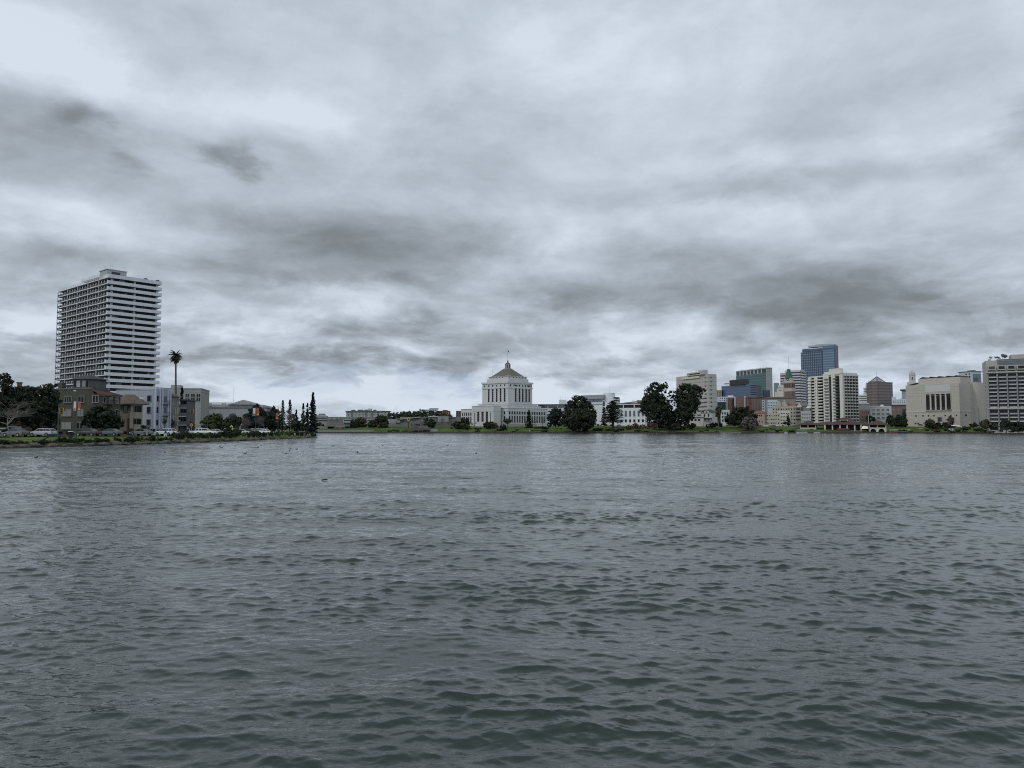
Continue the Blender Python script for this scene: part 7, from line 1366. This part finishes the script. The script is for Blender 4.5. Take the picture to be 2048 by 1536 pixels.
def diamond(label, px, pyb, Y, pyc, col, s=.42, plate=False):
    p = W(px, pyb, Y); p.z = min(p.z, 1.0); zc = W(px, pyc, Y).z-p.z; root = empty('road_sign', p, 0, label, 'road sign')
    MB().tube([(0,.04,-.1),(0,.04,zc+.3)], .035, 6).build('post', metal, root); m = MB(); m.add([(0,0,zc+s),(s,0,zc),(0,0,zc-s),(-s,0,zc),(0,.02,zc+s),(s,.02,zc),(0,.02,zc-s),(-s,.02,zc)], [(0,3,2,1),(4,5,6,7),(0,1,5,4),(1,2,6,5),(2,3,7,6),(3,0,4,7)]); o = m.build('sign_plate', col, root)
    m = MB(); m.box(-.07, .07, -.012, -.002, zc-.16, zc+.08); m.box(-.05, .05, -.012, -.002, zc+.1, zc+.2); m.box(-.16,.16,-.012,-.002,zc-.01,zc+.03); m.build('symbol', DK, o)
    if plate: MB().box(-.32, .32, 0, .02, zc-s-.32, zc-s-.04).build('sub_plate', col, root)
diamond('orange diamond warning sign above the silver car', 382.5, 866, 188, 850, surf('sign_orange', (.42,.20,.02), .5), .5)
diamond('bright yellow green pedestrian sign above the bank shrub', 462.5, 866, 212, 853.5, surf('sign_lime', (.55,.60,.04), .5), .5, True)
p = W(817, 860, 625); p.z = 3.0; root = empty('ring_sign', p, 0, 'yellow ring shaped sign on a dark pole in front of the museum', 'sign'); zc = W(817, 838.5, 625).z-p.z; m = MB(); m.tube([(0,0,-.5),(0,0,zc*.55),(.25,0,zc-1.0)], [.3,.26,.2], 7); m.build('pole', dmetal, root)
m = MB(); n_ = 22; m.tube([(1.05*math.cos(2*PI*k/n_), 0, zc+1.05*math.sin(2*PI*k/n_)) for k in range(n_+1)], .34, 8, cap=False); m.build('ring', surf('ring_yellow', (.42,.36,.08), .6), root)
# litter bin, bench
p = W(141, 879, 124); p.z = .85; root = empty('litter_bin', p, 0, 'dark tapered litter bin with a pale round lid on the lawn', 'litter bin'); m = MB(); m.lathe([(.26,0),(.36,1.0),(.38,1.15)], n=14); m.build('bin_body', surf('bin_dark', (.015,.016,.017), .6), root); m = MB(); m.lathe([(.05,1.36),(.42,1.36),(.40,1.44),(.1,1.5)], n=14); m.build('lid', surf('bin_lid', (.40,.42,.42), .4), root); m = MB(); [m.box(x-.03,x+.03,-.03,.03,1.1,1.37) for x in (-.3,.3)]; m.build('lid_bracket', dmetal, root)
p = W(107, 872, 132); p.z = .9; root = empty('park_bench', p, .08, 'dark blue bench on the lawn in front of the silver estate car', 'bench'); nb = surf('bench_navy', (.016,.02,.04), .6)
MB().box(-1.1,1.1,-.25,.2,.42,.48).build('seat', nb, root); MB().box(-1.1,1.1,.2,.26,.5,.95).build('backrest', nb, root)
for x in (-.95,.95): MB().box(x-.05,x+.05,-.22,.22,-.05,.42).build('leg', nb, root)
# white garden tent by the stone hall
p = W(1911, 858, 585); p.z = 2.2; root = empty('garden_tent', p, 0, 'white frame tent on the lawn in front of the stone hall', 'tent'); wtn = surf('tent_white', (.55,.57,.57), .8); m = MB(); m.hip(-3.6,3.6,-2,2,3.0,4.2,0,1.8); m.build('tent_roof', wtn, root)
for x in (-3.5,-1.2,1.2,3.5): m = MB(); m.box(x-.1,x+.1,-2,-1.85,-.2,3); m.box(x-.1,x+.1,1.85,2,-.2,3); m.box(x-.08,x+.08,-1.9,1.9,2.9,3.0); m.build('tent_leg', wtn, root)
p = W(1905, 858, 580); p.z=2.0; m = MB(); [m.box(x-.06,x+.06,-.05,.05,-.2,3.4) for x in [-3.4+.75*k for k in range(10)]]; m.box(-3.4,3.4,-.05,.05,3.3,3.45); m.box(-3.4,3.4,-.05,.05,.9,1.0); o = m.build('fence', wtn, None, p); tag(o, 'pale slatted screen beside the white frame tent', 'fence')
# promenade with railing and kiosk on the far left shore
pr = surf('promenade_concrete', (.17,.173,.165), .9, .12, .2, .1)
a, c = W(604, 862, 598), W(744, 862, 592)
m = MB(); m.box(a.x, c.x, 588.5, 600, -.6, .95); o = m.build('promenade', surf('dark_lake_wall', (.075,.078,.08), .9, .2, .3), None); tag(o, 'low lake wall and walkway beyond the tip of the near bank', kind='structure')
m = MB(); m.box(a.x, c.x, 588.2, 600, .96, 1.35); o = m.build('promenade_walk', pr); tag(o, 'pale walkway on top of the far lake wall', kind='structure')
m = MB(); m.box(a.x-30, c.x, 600, 600.5, 1.0, 2.5); o = m.build('retaining_wall', pr); tag(o, 'long pale retaining wall behind the promenade', 'wall')
root = empty('railing', (a.x, 588.6, 1.35), 0, 'thin railing along the promenade edge across the water', 'railing'); L_ = c.x-a.x
m = MB(); [m.box(k*2.2-.04, k*2.2+.04, -.04, .04, 0, 1.1) for k in range(int(L_/2.2))]; m.box(0, L_, -.04, .04, 1.05, 1.12); m.box(0, L_, -.03, .03, .5, .55); m.build('rail', metal, root)
for k, (px0, px1, py, dz) in enumerate(((632,668,853,0),(606,640,857,0),(640,672,857.5,0),(655,690,849,0))):
    q0, q1 = W(px0, py, 640), W(px1, py, 640); m = MB(); m.box(q0.x, q1.x, 640, 640.4, 3, q0.z); o = m.build('terrace_wall', mc if k % 2 else pr); tag(o, ('upper pale terrace wall on the lawn left of the museum', 'lowest terrace wall left of the museum lawn', 'terrace wall just above the promenade lawn', 'terrace wall touching the pavilion with the red panel')[k], 'wall')
b = Bld('kiosk', 'low lakeside kiosk with a long brown curved roof and a round parasol roof', 'kiosk', 822, 860, 861, 600, rel=0, depth=8, py=857)
m = MB(); n_ = 12; vs = []
for i in range(n_+1): t = i/n_; x = -b.w+b.w*t; zt_ = b.z(856.2-1.6*math.sin(PI*t*.9)); vs += [(x,-2,zt_-1.6-.9*math.sin(PI*t)),(x,-2,zt_),(x,6,zt_+.3),(x,6,zt_-.8)]
m.add(vs, [(4*i+k, 4*i+4+k, 4*i+4+(k+1)%4, 4*i+(k+1)%4) for i in range(n_) for k in range(4)]+[(0,1,2,3),(4*n_+3,4*n_+2,4*n_+1,4*n_)]); b.part('roof', m, surf('kiosk_brown', (.10,.085,.08), .9))
for q in (.15,.4,.62,.9): m = MB(); m.box(-b.w*q-.25,-b.w*q+.25,-1,-.5,0,b.z(858.5)); b.part('column', m, mcl)
m = MB(); m.box(-b.w*.85,-.5,2,5,0,b.z(859)); b.part('wall', m, surf('kiosk_shade', (.05,.048,.045), .9)); m = MB(); m.cyl(-b.w*.82, 1, 3.4, b.z(854.2), b.z(851.6), 14, 0, .2); b.part('parasol_roof', m, surf('kiosk_umbrella', (.05,.047,.045), .9)); m = MB(); m.box(-.2,6,-1,3,0,b.z(857.6)); b.part('side_block', m, mcl)
# path to the landing on the far bank
m = MB(); y0, y1 = 589, 618
pts = [(W(1440,863,591), 0.62),(W(1481,863,591), .62),(W(1478,858,612),2.75),(W(1500,855,640),5.2),(W(1434,855,640),5.2),(W(1452,858,612),2.75)]
m.add([(p_.x, p_.y, z_) for p_, z_ in pts], [(0,1,2,5),(5,2,3,4)]); o = m.build('path', conc); tag(o, 'grey path running down to a landing on the far bank', kind='structure')
p = G(1459, 864.5, 0); m = MB(); m.box(-8, 8, -1, 6, -.6, .75); o = m.build('landing', conc, None, (W(1459,864,589).x, 587, 0)); tag(o, 'small concrete landing at the end of the grey path', 'landing')
b = Bld('steps', 'pale flight of steps on the lawn left of the stone hall door', 'steps', 1828, 1838, 1839, 600, rel=0, depth=6, py=858, zb=1.2); m = MB(); [m.box(-b.w+k*.5, -b.w+k*.5+2.4, k*.7, k*.7+.7, 0, .4+.3*k) for k in range(8)]; b.part('stair_flight', m, surf('steps_pale', (.40,.40,.37), .85))

# ---------------------------------------------------------------- people and birds
skin = surf('skin', (.30,.19,.14), .6, .05, 4)
def person(label, pos, rz, coat, legs, hair, stride=.25, lean=0.0, group=None):
    root = empty('person', pos, rz, label, 'person', group)
    J = [(0,0,.93),(0,lean*.3,1.18),(0,lean*.8,1.42),(0,lean,1.52),(0,lean*1.1,1.66),(-.19,lean*.8,1.40),(-.27,lean+.06*stride*4,1.13),(-.27,lean+.12,.90),(.19,lean*.8,1.40),(.27,lean-.10,1.13),(.27,lean-.02,.90),
         (-.10,0,.90),(-.11,stride*.5,.50),(-.11,stride*.7,.08),(-.11,stride*.7+.17,.04),(.10,0,.90),(.11,-stride*.4,.50),(.11,-stride,.10),(.11,-stride+.16,.04)]
    E_ = [(0,1),(1,2),(2,3),(3,4),(2,5),(5,6),(6,7),(2,8),(8,9),(9,10),(0,11),(11,12),(12,13),(13,14),(0,15),(15,16),(16,17),(17,18)]
    Rr = [.15,.14,.15,.06,.10,.075,.05,.035,.075,.05,.035,.10,.075,.05,.045,.10,.075,.05,.045]
    for wr in (7, 10):     # five fingers on each hand
        w0 = J[wr]; pm = len(J); J.append((w0[0], w0[1]+.02, w0[2]-.06)); Rr.append(.032); E_.append((wr, pm))
        for f_, (dy, ln) in enumerate(((-.03,.065),(-.01,.08),(.01,.085),(.03,.07))): J.append((w0[0], w0[1]+.02+dy, w0[2]-.06-ln)); Rr.append(.009); E_.append((pm, len(J)-1))
        J.append((w0[0], w0[1]+.07, w0[2]-.09)); Rr.append(.010); E_.append((pm, len(J)-1))
    me = bpy.data.meshes.new('body'); me.from_pydata(J, E_, []); me.materials.append(coat); o = link('body', me, root)
    sk = o.modifiers.new('skin', 'SKIN'); me_sv = me.skin_vertices[0].data if me.skin_vertices else None
    bpy.context.view_layer.update()
    if not me.skin_vertices:
        bm = __import__('bmesh').new(); bm.from_mesh(me); ly = bm.verts.layers.skin.verify(); bm.verts.ensure_lookup_table()
        for i, v in enumerate(bm.verts): v[ly].radius = (Rr[i], Rr[i]); v[ly].use_root = (i == 0)
        bm.to_mesh(me); bm.free()
    else:
        for i, v in enumerate(me.skin_vertices[0].data): v.radius = (Rr[i], Rr[i]); v.use_root = (i == 0)
    sb = o.modifiers.new('sub', 'SUBSURF'); sb.levels = 1; sb.render_levels = 1
    m = MB(); m.lathe([(.02,-.13),(.065,-.11),(.082,-.02),(.085,.04),(.06,.10),(.01,.125)], n=12); hd = m.build('head', skin, root, (0, lean*1.1+.01, 1.68), smooth=True)
    m = MB(); m.lathe([(.088,-.02),(.094,.04),(.07,.115),(.01,.14)], n=12); h_ = m.build('hair', hair, hd, (0,-.015,0), smooth=True); MB().box(-.012,.012,.075,.105,-.03,.0).build('nose', skin, hd)
    m = MB(); m.tube([(-.11,stride*.0,.88),(-.11,stride*.5,.50),(-.11,stride*.7,.10)], [.115,.09,.065], 9); m.tube([(.11,0,.88),(.11,-stride*.4,.50),(.11,-stride,.12)], [.115,.09,.065], 9); m.tube([(-.12,0,.93),(.12,0,.93)], .13, 8); m.build('trousers', legs, root, smooth=True)
    return root
blk = surf('cloth_black', (.012,.012,.014), .9); blu = surf('cloth_blue', (.05,.10,.15), .9); wcl = surf('cloth_white', (.55,.56,.56), .9); gry = surf('cloth_grey', (.16,.16,.17), .9); hb = surf('hair_dark', (.02,.015,.012), .8); helm = surf('helmet_white', (.7,.7,.68), .5)
def pp(px, Y, z_): return (KX(px, 866)*Y, Y, z_)
person('person in blue top and white trousers walking in front of the pale car', pp(331, 146, .9), PI/2, blu, wcl, hb, .3)
person('person in black clothes standing right of the last parked car', pp(543.5, 222, .95), .3, blk, blk, hb, .1)
person('person in dark clothes with a white cap on the bank path', pp(558, 226, .95), PI, blk, gry, helm, .2)
person('person in grey clothes with a pale hat beside the white capped one', pp(553, 228, .95), PI, gry, blk, surf('hat_pale', (.4,.38,.36), .8), .2)
person('dark clothed person on the far lawn, left one of the pair', pp(1112.5, 596, .9), 0, blk, blk, hb, .2)
person('dark clothed person on the far lawn, right one of the pair', pp(1122, 593, .8), 0, gry, blk, hb, .2)
person('person in white top on the far bank below the courthouse corner', pp(1059, 594, .8), 0, wcl, gry, hb, .1)
person('person in dark jacket on the promenade beside the red panel pavilion', pp(687, 632, 3.0), 0, blk, blk, hb, .1)
fea = surf('coot_feather', (.012,.013,.015), .7); bil = surf('coot_bill', (.5,.48,.42), .5)
def bird_mesh():
    m = MB(); n_ = 10; prof = [(-.20,.01,.07),(-.15,.05,.05),(-.06,.085,.04),(.04,.09,.04),(.12,.065,.045),(.17,.03,.06)]
    for (x0, r0, z0), (x1, r1, z1) in zip(prof, prof[1:]): pass
    m.tube([(x, 0, z) for x, r, z in prof], [r for x, r, z in prof], n_); m.tube([(.11,0,.07),(.16,0,.14),(.165,0,.18),(.18,0,.205)], [.045,.03,.032,.030], 8); m.tube([(.18,0,.20),(.235,0,.185)], [.016,.005], 6); return m.mesh('water_bird', fea, True)
BM = bird_mesh(); rb_ = random.Random(4)
for px, py in ((439.5,893.5),(442.8,895.4),(522.5,891),(515.5,895),(489.9,908.2),(581,897.6),(593.3,899),(579.3,902.3),(572.3,907.7),(619.6,895),(667,893),(714.5,905.4),(765,892),(895,892),(902,892.5),(987,892),(1020,892),(952,908),(330,905),(72,916),(1454,898),(1311,884)):
    g = G(px, py, 0.0); o = link('water_bird', BM, None, (g.x, g.y, -.02), rb_.uniform(0, 6.28)); o.scale = (.9,)*3; tag(o, 'small black water bird floating on the lake', 'bird', 'water birds scattered over the lake')
g = G(649.5, 961.5); m = MB(); m.tube([(-.16,0,-.01),(-.08,.01,.02),(.05,0,.03),(.17,0,.015)], [.02,.04,.04,.015], 8); o = m.build('driftwood', surf('wet_wood', (.015,.014,.013), .5), None, (g.x, g.y, .03)); tag(o, 'short black piece of driftwood floating alone on the open water', 'driftwood')
# goose on the lawn
p = Vector((KX(89.5,875)*118, 118, .86)); root = empty('goose', p, 1.2, 'small dark goose standing on the lawn below the silver estate car', 'goose')
m = MB(); m.tube([(-.36,0,.34),(-.22,0,.34),(0,0,.33),(.16,0,.36),(.25,0,.46),(.28,0,.62),(.31,0,.72),(.38,0,.74),(.44,0,.72)], [.02,.11,.15,.12,.055,.038,.042,.04,.012], 10); [m.tube([(.02,s*.06,.25),(.0,s*.06,.12),(.02,s*.06,-.02)], [.03,.015,.015], 6) for s in (-1,1)]; m.build('body', surf('goose_brown', (.06,.05,.042), .8, .3, 6), root, smooth=True)
